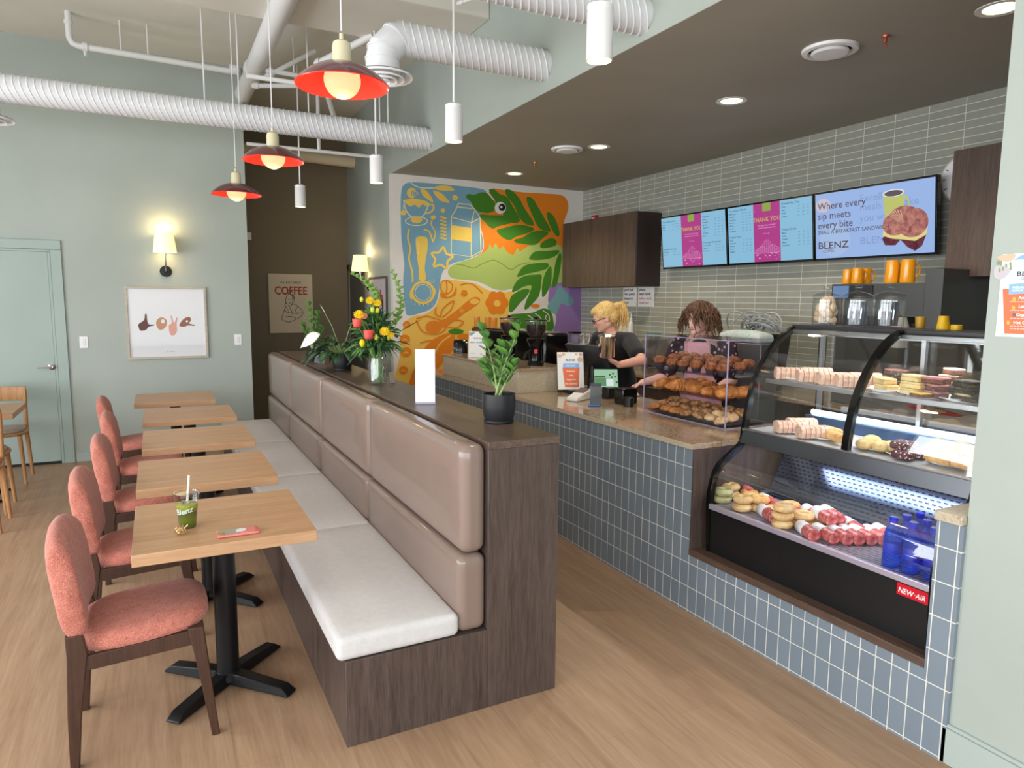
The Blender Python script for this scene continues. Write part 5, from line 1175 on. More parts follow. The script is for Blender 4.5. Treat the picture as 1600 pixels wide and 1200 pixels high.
# bouquet in glass vase
t = E('flower_vase', (1.265, 4.36, ZB), 0, 'glass vase with a bouquet of yellow daisies, pink roses and tall green bells', 'vase')
MB().lathe([(.05, .002), (.058, .01), (.06, .13), (.052, .16), (.056, .185), (.052, .185), (.049, .16), (.056, .13), (.054, .012), (0, .01)], n=36, cap=False).build('glass_vase', JARG, t)
MB().lathe([(0, .012), (.053, .012), (.055, .10), (0, .10)], n=28, cap=False).build('water', thin_glass('water', (.86, .93, .86), .03), t)
b = MB()
for k in range(22):
    a = k*2.4; r0, r1 = .035*math.sqrt(rnd.random()), .035; b.tube([(r0*math.cos(a), r0*math.sin(a), .015), (r1*math.cos(a+.8)*.7, r1*math.sin(a+.8)*.7, .17), (.07*math.cos(a+1), .07*math.sin(a+1), .26)], .003, 6)
b.build('flower_stems', M('stem_bright', (120, 160, 84), .45), t)
def fp(px_, py_, dy=0): q = onY(px_, py_, 4.36+dy); return Vector((q.x-1.265, q.y-4.36, q.z-ZB))
b = MB(); b2 = MB(); b3 = MB()
for k in range(330):
    a = rnd.random()*2*pi; e = rnd.uniform(-.5, 1.5); d = Vector((math.cos(a)*math.cos(e), math.sin(a)*math.cos(e), math.sin(e))); r_ = rnd.uniform(.02, .15); c = Vector((.0, 0, .29))+Vector((d.x*r_*.85, d.y*r_*.85, d.z*r_*1.35))
    leaf((b, b2)[k % 2], c, d, rnd.uniform(.05, .10), rnd.uniform(.018, .034), rnd.uniform(.1, .6), .3, twist=rnd.uniform(-1, 1))
for k in range(60): # grassy fronds
    a = rnd.random()*2*pi; d = Vector((math.cos(a), math.sin(a), rnd.uniform(-.1, .5))); leaf(b2, (0, 0, .25), d, rnd.uniform(.15, .23), .007, rnd.uniform(.1, .5), .1)
b.build('foliage', LEAF, t, solid=.0006); b2.build('dark_foliage', LEAFD, t, solid=.0006)
b = MB(); leaf(b, fp(598, 490), Vector((-.1, .05, 1)), .13, .05, 0, .3); leaf(b, fp(622, 520), Vector((.9, -.3, .55)), .19, .03, .0, .3); b.build('broad_dark_leaves', LEAFD, t, solid=.001)
def stalk(pts, name='bells_stalk'):
    s_ = MB(); s_.tube(pts, .003, 6)
    for i in range(1, 26):
        q = i/26*(len(pts)-1); j = int(q); c = pts[j].lerp(pts[min(j+1, len(pts)-1)], q-j); a = i*2.2
        r_ = .025*(1-.5*i/26); s_.lathe([(r_*.3, 0), (r_*.8, r_*.5), (r_, r_*.9)], c+Vector((math.cos(a), math.sin(a), .2))*.014, 8, cap=False)
    s_.build(name, LEAFL, t)
stalk([fp(590, 480), fp(586, 458), fp(570, 440), fp(549, 427)]); stalk([fp(618, 510), fp(627, 480), fp(624, 450), fp(611, 421)])
YEL = M('petal_yellow', (246, 208, 20), .6); ROSE = M('petal_rose', (240, 92, 84), .5); PCH = M('petal_peach', (236, 150, 124), .6); YG = M('bud_yellow_green', (206, 206, 70), .5)
def fstem(c): s_ = MB(); s_.tube([Vector((0, 0, .2)), Vector((c.x*.4, c.y*.4, c.z*.65)), c], .0025, 6); s_.build('flower_stem', MC['stem_bright'], t)
def daisy(px_, py_, r_, dy, mt=YEL):
    c = fp(px_, py_, dy); fstem(c); nrm = Vector((-.35, -.8, .5)).normalized(); a_, b_ = MB().frame(nrm); d_ = MB()
    for lay in range(3):
        for k in range(16):
            a = k*2*pi/16+lay*.2; d = (a_*math.cos(a)+b_*math.sin(a))*(1-.2*lay)+nrm*(.15+.45*lay); leaf(d_, c, d, r_*(1-.15*lay), r_*.32, .0, .1, nrm, 3)
    d_.ball(c+nrm*.004, r_*.25, 8); d_.build('daisy', mt, t, solid=.0006)
for px_, py_, r_, dy in ((578, 470, .03, -.1), (590, 474, .03, -.08), (561, 492, .036, -.1), (601, 518, .036, -.14), (611, 524, .026, -.12)): daisy(px_, py_, r_, dy)
daisy(569, 494, .026, -.1, PCH)
for px_, py_, r_ in ((558, 505, .03), (576, 523, .032)):
    c = fp(px_, py_, -.13); fstem(c-Vector((0, 0, .01))); d_ = MB()
    for lay in range(4):
        rr = r_*(1-.24*lay)
        for k in range(5):
            a = k*2*pi/5+lay*.6; d_.grid(lambda u, v, a=a, rr=rr: tuple(c+Vector((rr*(.75+.25*v)*math.cos(a+(u-.5)*1.5), rr*(.75+.25*v)*math.sin(a+(u-.5)*1.5), -r_*.8+rr*1.7*v+.008*lay))), 4, 3)
    d_.ball(c+Vector((0, 0, r_*.2)), r_*.72, 12); d_.build('rose', ROSE, t, solid=.001)
for px_, py_, r_ in ((566, 536, .018), (588, 527, .014), (582, 484, .014), (590, 485, .013), (565, 468, .012), (607, 528, .012)):
    d_ = MB(); d_.ball(fp(px_, py_, -.12), (r_, r_, r_*1.4), 10); d_.build('flower_bud', YEL if py_ == 536 else YG, t)
# small folded cards
tag(MB().prism([(0, -.03, 0), (.0, -.03, .07), (.0, .02, .075), (0, .03, 0)], (.002, 0, 0)).build('folded_card', M('card_greige', (176, 164, 154), .7), loc=(1.375, 4.38, ZB), rot=(0, -.2, -.9)), 'small greige tent card beside the flower vase', 'card')
# peace lily
t = E('potted_plant', (1.27, 5.34, ZB), 0, 'peace lily with drooping dark leaves and a white bloom in a black pot', 'plant', 'potted plants on the ledge'); pot(t, .078, .125)
b = MB(); b2 = MB()
for k in range(80):
    a = k*2.399+rnd.uniform(-.3, .3); e = rnd.uniform(.15, 1.1); d = Vector((math.cos(a)*math.cos(e), math.sin(a)*math.cos(e), math.sin(e)))
    ln = rnd.uniform(.14, .25); p0 = Vector((.02*math.cos(a), .02*math.sin(a), .11)); p1 = p0+d*ln*.55; b2.tube([p0, p1], .0025, 5)
    leaf(b, p1, Vector((d.x, d.y, d.z*.5)), ln*.85, .062, rnd.uniform(.4, .8), .35)
b.build('drooping_leaves', LEAFD, t, solid=.0008); b2.build('leaf_stalks', STEM, t)
SPA = M('spathe_white', (236, 236, 228), .5)
for p_, d_, l_ in (((508, 490), (-.5, .3, .9), .07), ((553, 500), (.6, -.2, .6), .07)):
    q = onY(p_[0], p_[1], 5.3); c = Vector((q.x-1.27, q.y-5.34, q.z-ZB)); s_ = MB(); s_.tube([(0, 0, .12), c*.6+Vector((0, 0, .08)), c], .003, 6); s_.build('bloom_stalk', STEM, t); s_ = MB(); leaf(s_, c, d_, l_, .02, -.1, .5); s_.build('narrow_bloom', SPA, t, solid=.0008)
q = onY(500, 522, 5.25); c = Vector((q.x-1.27, q.y-5.34, q.z-ZB)); s_ = MB(); leaf(s_, c, (-.8, .35, -.35), .16, .10, .3, .2, (.3, -.8, .6)); s_.build('white_bloom', SPA, t, solid=.001)
# far plant and grey card
zz((1.22, 6.2, ZB), .06, .09, [(-.02, .02, .48, .2), (.05, 0, .4, .2), (-.07, .05, .3, .2), (.08, -.03, .28, .2), (.0, -.05, .24, .1)], 'leafy green plant at the far end of the ledge behind the grey card')
tag(MB().box(-.045, .045, -.002, .002, 0, .13).build('grey_card', M('card_grey', (92, 94, 98), .6), loc=(1.215, 5.93, ZB), rot=(-.25, .15, -.5)), 'dark grey card leaning against the farthest plant pot', 'card')
# ================================================================== on the nearest table
ZTB = .7355
t = E('iced_drink', (.074, 2.97, ZTB), .0, 'plastic cup of layered green iced drink with a paper straw', 'drink'); t.scale = (1.08, 1.08, 1.1)
MB().lathe([(.027, .001), (.029, .004), (.041, .118), (.0425, .120), (.0425, .122)], n=36, cap=False).build('plastic_cup', JARG, t)
GD = M('matcha', (120, 140, 40), .25, trans=.15); tc = N(GD, 'ShaderNodeTexCoord'); sp = N(GD, 'ShaderNodeSeparateXYZ'); L(GD, tc.outputs['Object'], sp.inputs[0])
nz = noise(GD, tc.outputs['Object'], 60, 4, .6, 1); ad = N(GD, 'ShaderNodeMath', operation='MULTIPLY_ADD'); L(GD, nz, ad.inputs[0]); ad.inputs[1].default_value = .035; L(GD, sp.outputs[2], ad.inputs[2])
dv = N(GD, 'ShaderNodeMath', operation='DIVIDE'); L(GD, ad.outputs[0], dv.inputs[0]); dv.inputs[1].default_value = .12
base(GD, ramp(GD, dv.outputs[0], [(.1, (76, 96, 30)), (.4, (110, 128, 36)), (.62, (92, 92, 50)), (.75, (150, 160, 50)), (.95, (206, 206, 90))]))
MB().lathe([(0, .003), (.0275, .003), (.0375, .088), (0, .09)], n=32, cap=False).build('green_drink', GD, t)
b = MB()
for i in range(9):
    a = i*2.1; c = Vector((.018*math.cos(a), .018*math.sin(a), .083+.004*(i % 3))); s_ = .009; b.box(c.x-s_, c.x+s_, c.y-s_, c.y+s_, c.z-s_, c.z+s_)
b.build('ice_cubes', JARG, t, bevel=.002)
MB().lathe([(.0425, .118), (.0455, .119), (.0455, .128), (.043, .131), (.039, .131), (.037, .126), (.004, .126)], n=36, cap=False).build('lid', thin_glass('lid_plastic', (.93, .93, .93), .12), t)
MB().tube([(-.006, -.01, .02), (.012, .004, .19)], .0042, 12).build('straw', M('straw_white', (232, 228, 222), .6), t)
b = MB(); tmp = MB(); text(tmp, 'Blenz', .03, Matrix.Identity(4), 'CENTER', .02)
for x, y, z in tmp.v:
    a = -pi/2-.35+x/.037; hgt = .058+y+x*.2; rr = .029+.012*hgt/.118+.0008; b.v.append((rr*math.cos(a), rr*math.sin(a), hgt))
b.f = tmp.f; b.mi = tmp.mi; b.build('cup_lettering', M('print_pale', (206, 220, 206), .6), t, smooth=False)
t = E('phone', (.245, 2.80, ZTB), -.02, 'phone face down in a glossy silver and pink case', 'phone')
b = MB(); cushion(b, -.077, .077, -.037, .037, .0005, .0105, .005, .0); weld(b.build('phone_case', M('case_pink', (226, 122, 116), .25, coat=.4), t))
MB().box(-.072, .0, -.034, .034, .0106, .0112).build('silver_half', M('case_silver', (176, 170, 156), .3, .4), t, bevel=.0004)
MB().lathe([(.019, .0112), (.019, .0125), (0, .0128)], (.012, .004, 0), 28, sx=1.0).build('ring_disc', M('disc_white', (226, 226, 232), .35), t)
b = MB(); b.box(-.074, -.05, -.032, -.004, .0112, .0135); b.build('gold_trim', M('gold', (226, 170, 110), .25, .9), t, bevel=.001)
t = MB(); rnd2 = random.Random(4)
for k in range(9):
    c = Vector((rnd2.uniform(-.016, .016), rnd2.uniform(-.012, .012), .013+rnd2.uniform(-.002, .008))); r_ = rnd2.uniform(.008, .013); n_ = Vector((rnd2.uniform(-1, 1), rnd2.uniform(-1, 1), rnd2.uniform(-1, 1))).normalized(); a_, b_ = t.frame(n_)
    t.tube([c+(a_*math.cos(q)+b_*math.sin(q))*r_*1.3 for q in [2*pi*i/16 for i in range(16)]], .0018, 6, True)
t.tube([(.01, 0, .02), (.02, -.004, .03), (.026, -.006, .036)], .002, 6)
tag(t.build('hair_clip', M('gold_clip', (224, 190, 140), .25, .85), loc=(.046, 2.885, ZTB)), 'tangled gold wire hair clip in front of the green drink', 'hair clip')
# ================================================================== mural (flat paint on the wall), pictures, sconces, posters
def smooth_closed(P, k=5):
    n = len(P); out = []
    for i in range(n):
        p0, p1, p2, p3 = P[i-1], P[i], P[(i+1) % n], P[(i+2) % n]
        for j in range(k):
            t = j/k; out.append(tuple(.5*((2*p1[a])+(-p0[a]+p2[a])*t+(2*p0[a]-5*p1[a]+4*p2[a]-p3[a])*t*t+(-p0[a]+3*p1[a]-3*p2[a]+p3[a])*t**3) for a in (0, 1)))
    return out
def smooth_open(P, k=5):
    if len(P) < 3: return P
    out = []
    for i in range(len(P)-1):
        p0, p1, p2, p3 = P[max(0, i-1)], P[i], P[i+1], P[min(len(P)-1, i+2)]
        for j in range(k):
            t = j/k; out.append(tuple(.5*((2*p1[a])+(-p0[a]+p2[a])*t+(2*p0[a]-5*p1[a]+4*p2[a]-p3[a])*t*t+(-p0[a]+3*p1[a]-3*p2[a]+p3[a])*t**3) for a in (0, 1)))
    return out+[P[-1]]
def ell(cx, cy, rx, ry, n=24, a0=0): return [(cx+rx*math.cos(2*pi*i/n+a0), cy+ry*math.sin(2*pi*i/n+a0)) for i in range(n)]
from mathutils.geometry import tessellate_polygon
class Flat:
    """paint layers on a wall: fn maps drawing units to a point on the wall, off is towards the room"""
    def __init__(s, fn): s.b = MB(); s.fn = fn; s.k = 0
    def fill(s, m, P, sm=True):
        s.k += 1; P = smooth_closed(P) if sm else P; vs = [s.fn(x, y, .0008+s.k*.00005) for x, y in P]
        tr = tessellate_polygon([[Vector((x, -y, 0)) for x, y in P]]); s.b.m = m; fs = []
        for a, b_, c in tr:
            cr = (P[b_][0]-P[a][0])*-(P[c][1]-P[a][1])+(P[b_][1]-P[a][1])*(P[c][0]-P[a][0]); fs.append((a, b_, c) if cr > 0 else (a, c, b_))
        s.b._add(vs, fs)
    def line(s, m, P, w, sm=True, closed=False):
        s.k += 1; P = (smooth_closed(P) if closed else smooth_open(P)) if sm else list(P)
        if closed: P = P+[P[0]]
        A = []; n = len(P)
        for i, (x, y) in enumerate(P):
            a, c = (P[max(0, i-1)], P[min(n-1, i+1)]) if not closed else (P[(i-1) % (n-1)], P[(i+1) % (n-1)])
            d = Vector((c[0]-a[0], c[1]-a[1])); d = d.normalized() if d.length else Vector((1, 0)); A.append(((x-d.y*w/2, y+d.x*w/2), (x+d.y*w/2, y-d.x*w/2)))
        o = .0008+s.k*.00005; vs = [s.fn(*q, o) for pr in A for q in pr]; s.b.m = m
        s.b._add(vs, [(2*i, 2*i+1, 2*i+3, 2*i+2) for i in range(n-1)])
def mural_fn(u, v, off): q = onY(600+u/5, 260+v/5, YM); return Vector((q.x, YM-off, q.z))
def flatp(name, c): return paint(name, c, .6)
MM = [flatp('mural_blue', (120, 164, 186)), flatp('mural_orange', (232, 132, 28)), flatp('mural_lime', (172, 192, 104)), flatp('mural_yellow', (238, 190, 84)), flatp('mural_purple', (150, 118, 178)), flatp('mural_leaf', (66, 128, 30)),
      flatp('mural_white', (236, 230, 222)), M('mural_black', (18, 18, 18), .5), flatp('mural_gold', (236, 200, 92)), flatp('mural_burnt', (226, 128, 24)), flatp('mural_teal', (118, 166, 170)), flatp('mural_cream', (232, 222, 170)), flatp('mural_moss', (120, 150, 50)), flatp('mural_wall', (222, 212, 200))]
BLU, ORA, LIM, YLW, PUR, LEF, WHT, BLK, GLD, BRN, TEA, CRM, MOS, WAL = range(14)
F_ = Flat(mural_fn)
F_.fill(BLU, [(150, 150), (200, 126), (340, 130), (560, 150), (740, 172), (800, 196), (850, 260), (800, 340), (755, 410), (752, 480), (770, 560), (772, 640), (735, 690), (620, 735), (540, 758), (470, 805), (442, 880), (430, 970), (408, 1060), (368, 1110), (300, 1140), (190, 1165), (164, 1100), (150, 900), (158, 760), (136, 560), (130, 300), (136, 190)])
F_.fill(YLW, [(445, 905), (500, 884), (600, 896), (720, 918), (800, 960), (900, 986), (1020, 985), (985, 1110), (1010, 1200), (1300, 1230), (1290, 1500), (1200, 1900), (130, 1900), (120, 1500), (150, 1260), (210, 1180), (330, 1150), (400, 1095), (432, 1020)])
F_.fill(ORA, [(830, 182), (920, 182), (1080, 202), (1250, 212), (1370, 222), (1425, 255), (1440, 330), (1405, 440), (1400, 560), (1396, 660), (1250, 660), (1100, 700), (980, 720), (850, 690), (745, 712), (700, 720), (735, 695), (776, 650), (776, 560), (757, 480), (752, 420), (770, 380), (800, 300)])
F_.fill(LIM, [(500, 830), (520, 782), (590, 748), (700, 712), (778, 672), (815, 640), (826, 606), (846, 640), (872, 602), (898, 644), (932, 626), (958, 664), (1010, 690), (1042, 640), (1060, 666), (1100, 640), (1150, 612), (1240, 604), (1396, 640), (1400, 905), (1290, 930), (1150, 1000), (1010, 958), (940, 968), (860, 958), (780, 918), (700, 892), (600, 884), (530, 872)])
F_.fill(PUR, [(1290, 925), (1400, 905), (1545, 900), (1548, 1500), (1240, 1500), (1290, 1300), (1340, 1200), (1300, 1130), (1268, 1060), (1280, 980)])
F_.fill(WAL, [(1020, 985), (1120, 990), (1230, 1040), (1262, 1010), (1292, 940), (1282, 1060), (1320, 1120), (1345, 1200), (1300, 1310), (1290, 1100), (1100, 1130), (1000, 1160), (978, 1120)])
F_.fill(TEA, [(1370, 935), (1420, 975), (1484, 1055), (1440, 1092), (1382, 1072), (1350, 1150), (1310, 1140), (1276, 1092), (1330, 1010)])
F_.line(MOS, [(560, 765), (620, 772), (700, 795), (760, 765), (850, 733), (920, 760), (990, 806), (1060, 768), (1140, 750)], 7)
for P in ([(640, 240), (662, 216), (705, 222), (765, 202), (815, 215), (850, 250), (872, 300), (862, 348), (800, 366), (742, 356), (702, 322), (682, 282)],
          [(820, 182), (860, 180), (905, 215), (960, 238), (1000, 300), (1062, 424), (985, 446), (895, 468), (850, 486), (812, 462), (780, 424), (748, 402), (760, 374), (850, 380), (905, 372), (880, 330), (872, 280), (840, 226)],
          [(948, 182), (1000, 190), (1056, 248), (1100, 330), (1160, 420), (1166, 462), (1112, 452), (1060, 404), (1012, 302), (958, 230)],
          [(1116, 240), (1162, 252), (1212, 332), (1252, 402), (1302, 504), (1230, 494), (1190, 450), (1150, 362), (1120, 290)], [(1270, 362), (1308, 368), (1350, 440), (1372, 530), (1350, 546), (1310, 492), (1280, 420)],
          [(880, 500), (940, 480), (1060, 456), (1162, 478), (1160, 506), (1092, 532), (1040, 546), (980, 576), (920, 550)], [(1020, 572), (1080, 556), (1140, 520), (1220, 500), (1286, 520), (1240, 562), (1180, 612), (1090, 606), (1030, 596)],
          [(1220, 612), (1260, 576), (1310, 560), (1346, 580), (1340, 616), (1290, 634), (1230, 638)], [(1136, 712), (1180, 666), (1280, 660), (1366, 656), (1350, 690), (1290, 720), (1200, 732), (1142, 728)],
          [(1040, 852), (1080, 790), (1140, 762), (1240, 754), (1286, 762), (1270, 800), (1200, 822), (1120, 840), (1052, 862)], [(1310, 940), (1324, 850), (1340, 750), (1370, 680), (1386, 702), (1376, 800), (1350, 920), (1322, 946)],
          [(1234, 1010), (1236, 920), (1260, 832), (1300, 780), (1310, 830), (1302, 920), (1270, 990), (1246, 1020)], [(1000, 966), (1040, 892), (1100, 856), (1180, 846), (1230, 850), (1226, 920), (1214, 1000), (1190, 1040), (1120, 1112), (1096, 1110), (1110, 1050), (1140, 980), (1150, 932), (1090, 940), (1040, 970), (1010, 982)],
          [(974, 1120), (986, 1030), (1022, 990), (1090, 960), (1136, 966), (1110, 1020), (1060, 1070), (1020, 1120), (990, 1140)], [(975, 1170), (1060, 1150), (1160, 1142), (1240, 1110), (1300, 1130), (1322, 1200), (1316, 1280), (1200, 1320), (1000, 1290)]):
    F_.fill(LEF, P)
for P in ([(1240, 1125), (1285, 1160), (1290, 1210), (1262, 1190), (1268, 1160)], [(1180, 1150), (1220, 1180), (1230, 1230)], [(1120, 1160), (1160, 1190), (1170, 1240)]): F_.line(WAL, P, 7)
F_.line(ORA, [(760, 366), (830, 374), (930, 376)], 12)
F_.line(WHT, [(800, 196), (830, 230), (862, 268)], 9)
F_.fill(WHT, ell(908, 324, 44, 46)); F_.fill(BLK, ell(922, 320, 26, 28)); F_.fill(WHT, ell(916, 318, 9, 10))
# pale line art on the blue
F_.fill(GLD, [(160, 264), (230, 252), (320, 268), (346, 290), (330, 312), (300, 298), (270, 322), (240, 300), (204, 312), (172, 290)]); F_.line(CRM, [(154, 262), (166, 330), (206, 388), (256, 404), (306, 386), (336, 330), (348, 284)], 9)
F_.line(GLD, [(344, 306), (376, 296), (388, 326), (366, 356), (330, 368)], 14); F_.line(CRM, ell(253, 428, 86, 34), 7, closed=True); F_.fill(GLD, ell(254, 418, 46, 24)); F_.fill(GLD, ell(152, 362, 22, 20)); F_.line(CRM, [(150, 300), (150, 345)], 4, False)
F_.line(CRM, [(208, 130), (280, 166), (400, 168), (520, 158)], 8)
for P in ([(285, 175), (330, 190), (370, 240), (384, 282), (340, 258), (300, 222)], [(384, 190), (440, 205), (490, 250), (512, 284), (450, 272), (404, 232)], [(386, 166), (440, 150), (510, 156), (550, 186), (480, 190), (420, 184)]): F_.fill(GLD, P)
F_.fill(GLD, ell(216, 208, 38, 40)); F_.fill(BLU, ell(242, 210, 32, 22)); F_.line(GLD, ell(242, 210, 22, 12), 5, closed=True)
for cx, cy, r_ in ((555, 245, 22), (460, 345, 18)):
    for k in range(5): F_.fill(GLD, ell(cx+r_*.6*math.cos(k*1.257), cy+r_*.6*math.sin(k*1.257), r_*.48, r_*.48, 10))
for P in ([(580, 290), (672, 298)], [(580, 290), (560, 340), (526, 392), (524, 684), (680, 706), (682, 440), (526, 396)], [(672, 298), (706, 336), (750, 402), (756, 662), (680, 706)], [(682, 440), (750, 404)], [(704, 350), (682, 440)], [(576, 318), (690, 330)]): F_.line(CRM, P, 8, False)
F_.fill(GLD, [(526, 458), (684, 482), (684, 590), (526, 570)], False)
F_.fill(GLD, [(250, 560), (290, 546), (336, 562), (340, 640), (326, 720), (318, 800), (326, 884), (274, 886), (270, 800), (256, 700), (248, 620)]); F_.line(GLD, ell(304, 985, 84, 82), 20, closed=True); F_.line(CRM, ell(304, 985, 62, 62), 5, closed=True); F_.fill(GLD, ell(214, 1000, 14, 40)); F_.fill(GLD, ell(392, 980, 12, 30))
F_.line(CRM, [(262, 585), (268, 650), (262, 690)], 4)
F_.line(GLD, [(450+(88 if k % 2 == 0 else 52)*math.sin(k*pi/5+.15), 718-(88 if k % 2 == 0 else 52)*math.cos(k*pi/5+.15)) for k in range(10)], 17, closed=True)
F_.line(GLD, [(196, 490), (186, 560), (206, 640), (194, 720), (214, 800), (222, 850), (222, 906)], 14)
F_.line(GLD, [(310, 494), (350, 508), (372, 560), (382, 592)], 12); F_.line(GLD, [(382, 590), (400, 520), (368, 450), (388, 396)], 10); F_.fill(GLD, ell(384, 398, 20, 16))
for k in range(7):
    y = 396+k*27; F_.fill(GLD, ell(450, y, 13, 8, 10)); F_.fill(GLD, ell(476, y+8, 13, 8, 10))
F_.line(GLD, [(462, 385), (462, 575)], 5, False)
for k, (x0, y0) in enumerate(((350, 890), (368, 884), (384, 880))): F_.line(CRM, [(x0, y0), (x0+8, y0+14), (x0+2, y0+28)], 4)
for k in range(5): F_.fill(CRM, ell(240+34*k, 1085-abs(k-2)*4, 5, 5, 8))
# burnt orange art on the yellow
F_.line(BRN, [(590, 928), (640, 915), (690, 918), (740, 960), (768, 990)], 9)
F_.fill(BRN, [(440, 990), (470, 1000), (500, 1020), (540, 990), (562, 940), (560, 1000), (500, 1028), (450, 1024)]); F_.line(BRN, [(490, 890), (450, 900), (444, 960), (480, 1000), (524, 970), (530, 920), (490, 890)], 9); F_.line(BRN, [(486, 900), (492, 950), (484, 996)], 8)
for cx, cy, r_ in ((625, 990, 26),):
    for k in range(5): F_.fill(BRN, ell(cx+r_*.6*math.cos(k*1.257+.3), cy+r_*.6*math.sin(k*1.257+.3), r_*.45, r_*.45, 10))
for k in range(6): F_.fill(BRN, ell(880+50*math.cos(k*1.047), 1065+54*math.sin(k*1.047), 40, 42, 14))
F_.fill(BRN, ell(880, 1065, 40, 40)); F_.fill(YLW, ell(882, 1070, 26, 26, 12))
F_.fill(BRN, [(470, 1200), (560, 1128), (640, 1060), (700, 1022), (744, 1030), (740, 1066), (690, 1102), (620, 1150), (520, 1220)]); F_.fill(YLW, ell(704, 1056, 36, 22, 16, .0)); F_.line(YLW, [(588, 1110), (612, 1150)], 6, False); F_.line(YLW, [(600, 1098), (626, 1140)], 4, False)
F_.fill(BRN, ell(385, 1255, 62, 50)); F_.fill(BRN, [(420, 1220), (480, 1190), (530, 1215), (450, 1260)])
for P in ([(440, 1180), (460, 1110), (540, 1050), (520, 1120), (455, 1180)], [(470, 1230), (540, 1200), (620, 1215), (560, 1260), (480, 1250)], [(405, 1100), (400, 1150), (440, 1180)], [(250, 1190), (330, 1170), (400, 1190), (450, 1205)], [(250, 1200), (300, 1290), (400, 1310), (470, 1280), (480, 1240)], [(280, 1380), (360, 1360), (440, 1370), (500, 1340)]): F_.line(BRN, P, 11)
F_.fill(BRN, [(330, 1400), (420, 1330), (540, 1300), (540, 1420), (470, 1520), (380, 1620), (290, 1760), (150, 1880), (190, 1700), (260, 1520)])
F_.line(YLW, [(520, 1320), (440, 1380), (380, 1480), (300, 1600)], 12)
for cx, cy, r_ in ((160, 1350, 40), (170, 1450, 42), (150, 1590, 34), (175, 1235, 30)):
    F_.fill(BRN, ell(cx, cy, r_, r_*.9)); F_.line(YLW, [(cx-r_*.5, cy+r_*.3), (cx, cy), (cx+r_*.5, cy+r_*.2)], 6)
F_.fill(BRN, ell(1180, 1090, 34, 16)); F_.fill(LEF, ell(560, 1290, 60, 22)); F_.fill(BRN, ell(620, 1330, 50, 24))
tag(F_.b.build('mural', MM, smooth=False, recalc=False), 'colourful painted wall mural of a leafy green creature, cup, milk carton and oranges', 'mural')
# ------------------------------------------------------------------ framed print of four hands spelling love
t = E('framed_print', (0, 0, 0), 0, 'framed white print of four hands spelling a word, beneath the wall lamp', 'picture')
x0, x1, z0, z1 = -.272, .48, 1.016, 1.757; FR = woodgrain('pale_frame', (168, 156, 140), (188, 178, 162), (204, 196, 182), 'X', 1, .5)
b = MB().box(x0, x1, YD-.03, YD-.001, z0, z0+.022).box(x0, x1, YD-.03, YD-.001, z1-.022, z1).box(x0, x0+.022, YD-.03, YD-.001, z0+.022, z1-.022).box(x1-.022, x1, YD-.03, YD-.001, z0+.022, z1-.022); b.build('frame', FR, t, bevel=.001)
MB().box(x0+.02, x1-.02, YD-.012, YD-.002, z0+.02, z1-.02).build('print_sheet', M('print_paper', (216, 218, 222), .35, coat=.4), t)
def hand_fn(u, v, off): q = onY(u/4, 300+v/4, YD); return Vector((q.x, YD-.0122-off, q.z))
G_ = Flat(hand_fn)
for m_, P in ((0, [(866, 826), (900, 800), (906, 766), (916, 764), (920, 800), (930, 826), (962, 828), (962, 834), (930, 842), (912, 862), (878, 866), (868, 848)]), (1, [(976, 812), (990, 790), (1016, 784), (1040, 800), (1042, 830), (1022, 856), (996, 860), (980, 840)]),
              (2, [(1056, 832), (1074, 818), (1066, 778), (1074, 776), (1084, 812), (1092, 812), (1102, 786), (1110, 788), (1104, 826), (1106, 868), (1090, 894), (1066, 892), (1056, 862)]), (3, [(1120, 832), (1140, 800), (1168, 782), (1190, 786), (1190, 808), (1180, 820), (1214, 830), (1212, 836), (1176, 834), (1150, 842), (1130, 840)])):
    G_.fill(m_, P)
G_.fill(4, ell(1018, 808, 11, 13)); G_.fill(4, ell(1168, 808, 7, 7)); 
G_.b.build('hands_picture', [flatp('hand_dark', (104, 70, 66)), flatp('hand_tan', (196, 148, 116)), flatp('hand_pink', (224, 168, 150)), flatp('hand_brown', (150, 104, 84)), M('print_paper', (1, 1, 1))], t, smooth=False, recalc=False)
b = MB(); text(b, 'L   O   V   E', .018, plane_T((.105, YD-.0135, 1.082), (1, 0, 0), (0, 0, 1)), 'CENTER'); b.build('caption', MC['ink_dark'], t, smooth=False)
# coffee poster in the hallway
PX0, PX1, PZ0, PZ1 = 1.352, 1.927, 1.182, 1.975
t = E('coffee_poster', (0, 0, 0), 0, 'cream canvas reading COFFEE above a line drawing, on the dark hallway wall', 'picture')
MB().box(PX0, PX1, YH-.03, YH-.001, PZ0, PZ1).build('canvas', M('canvas_cream', (214, 200, 176), .85), t, bevel=.002)
b = MB(); text(b, 'COFFEE', .155, plane_T(((PX0+PX1)/2, YH-.032, 1.70), (1, 0, 0), (0, 0, 1)), 'CENTER', .02, .80); b.build('red_lettering', M('rust_ink', (168, 64, 36), .7), t, smooth=False)
b = MB(); text(b, 'OK BUT FIRST', .045, plane_T(((PX0+PX1)/2, YH-.032, 1.845), (1, 0, 0), (0, 0, 1)), 'CENTER', .0); b.build('black_lettering', M('ink_black', (40, 34, 32), .7), t, smooth=False)
def cof_fn(u, v, off): q = onY(400+u/4, 300+v/4, YH-.03); return Vector((q.x, YH-.0305-off, q.z))
G_ = Flat(cof_fn)
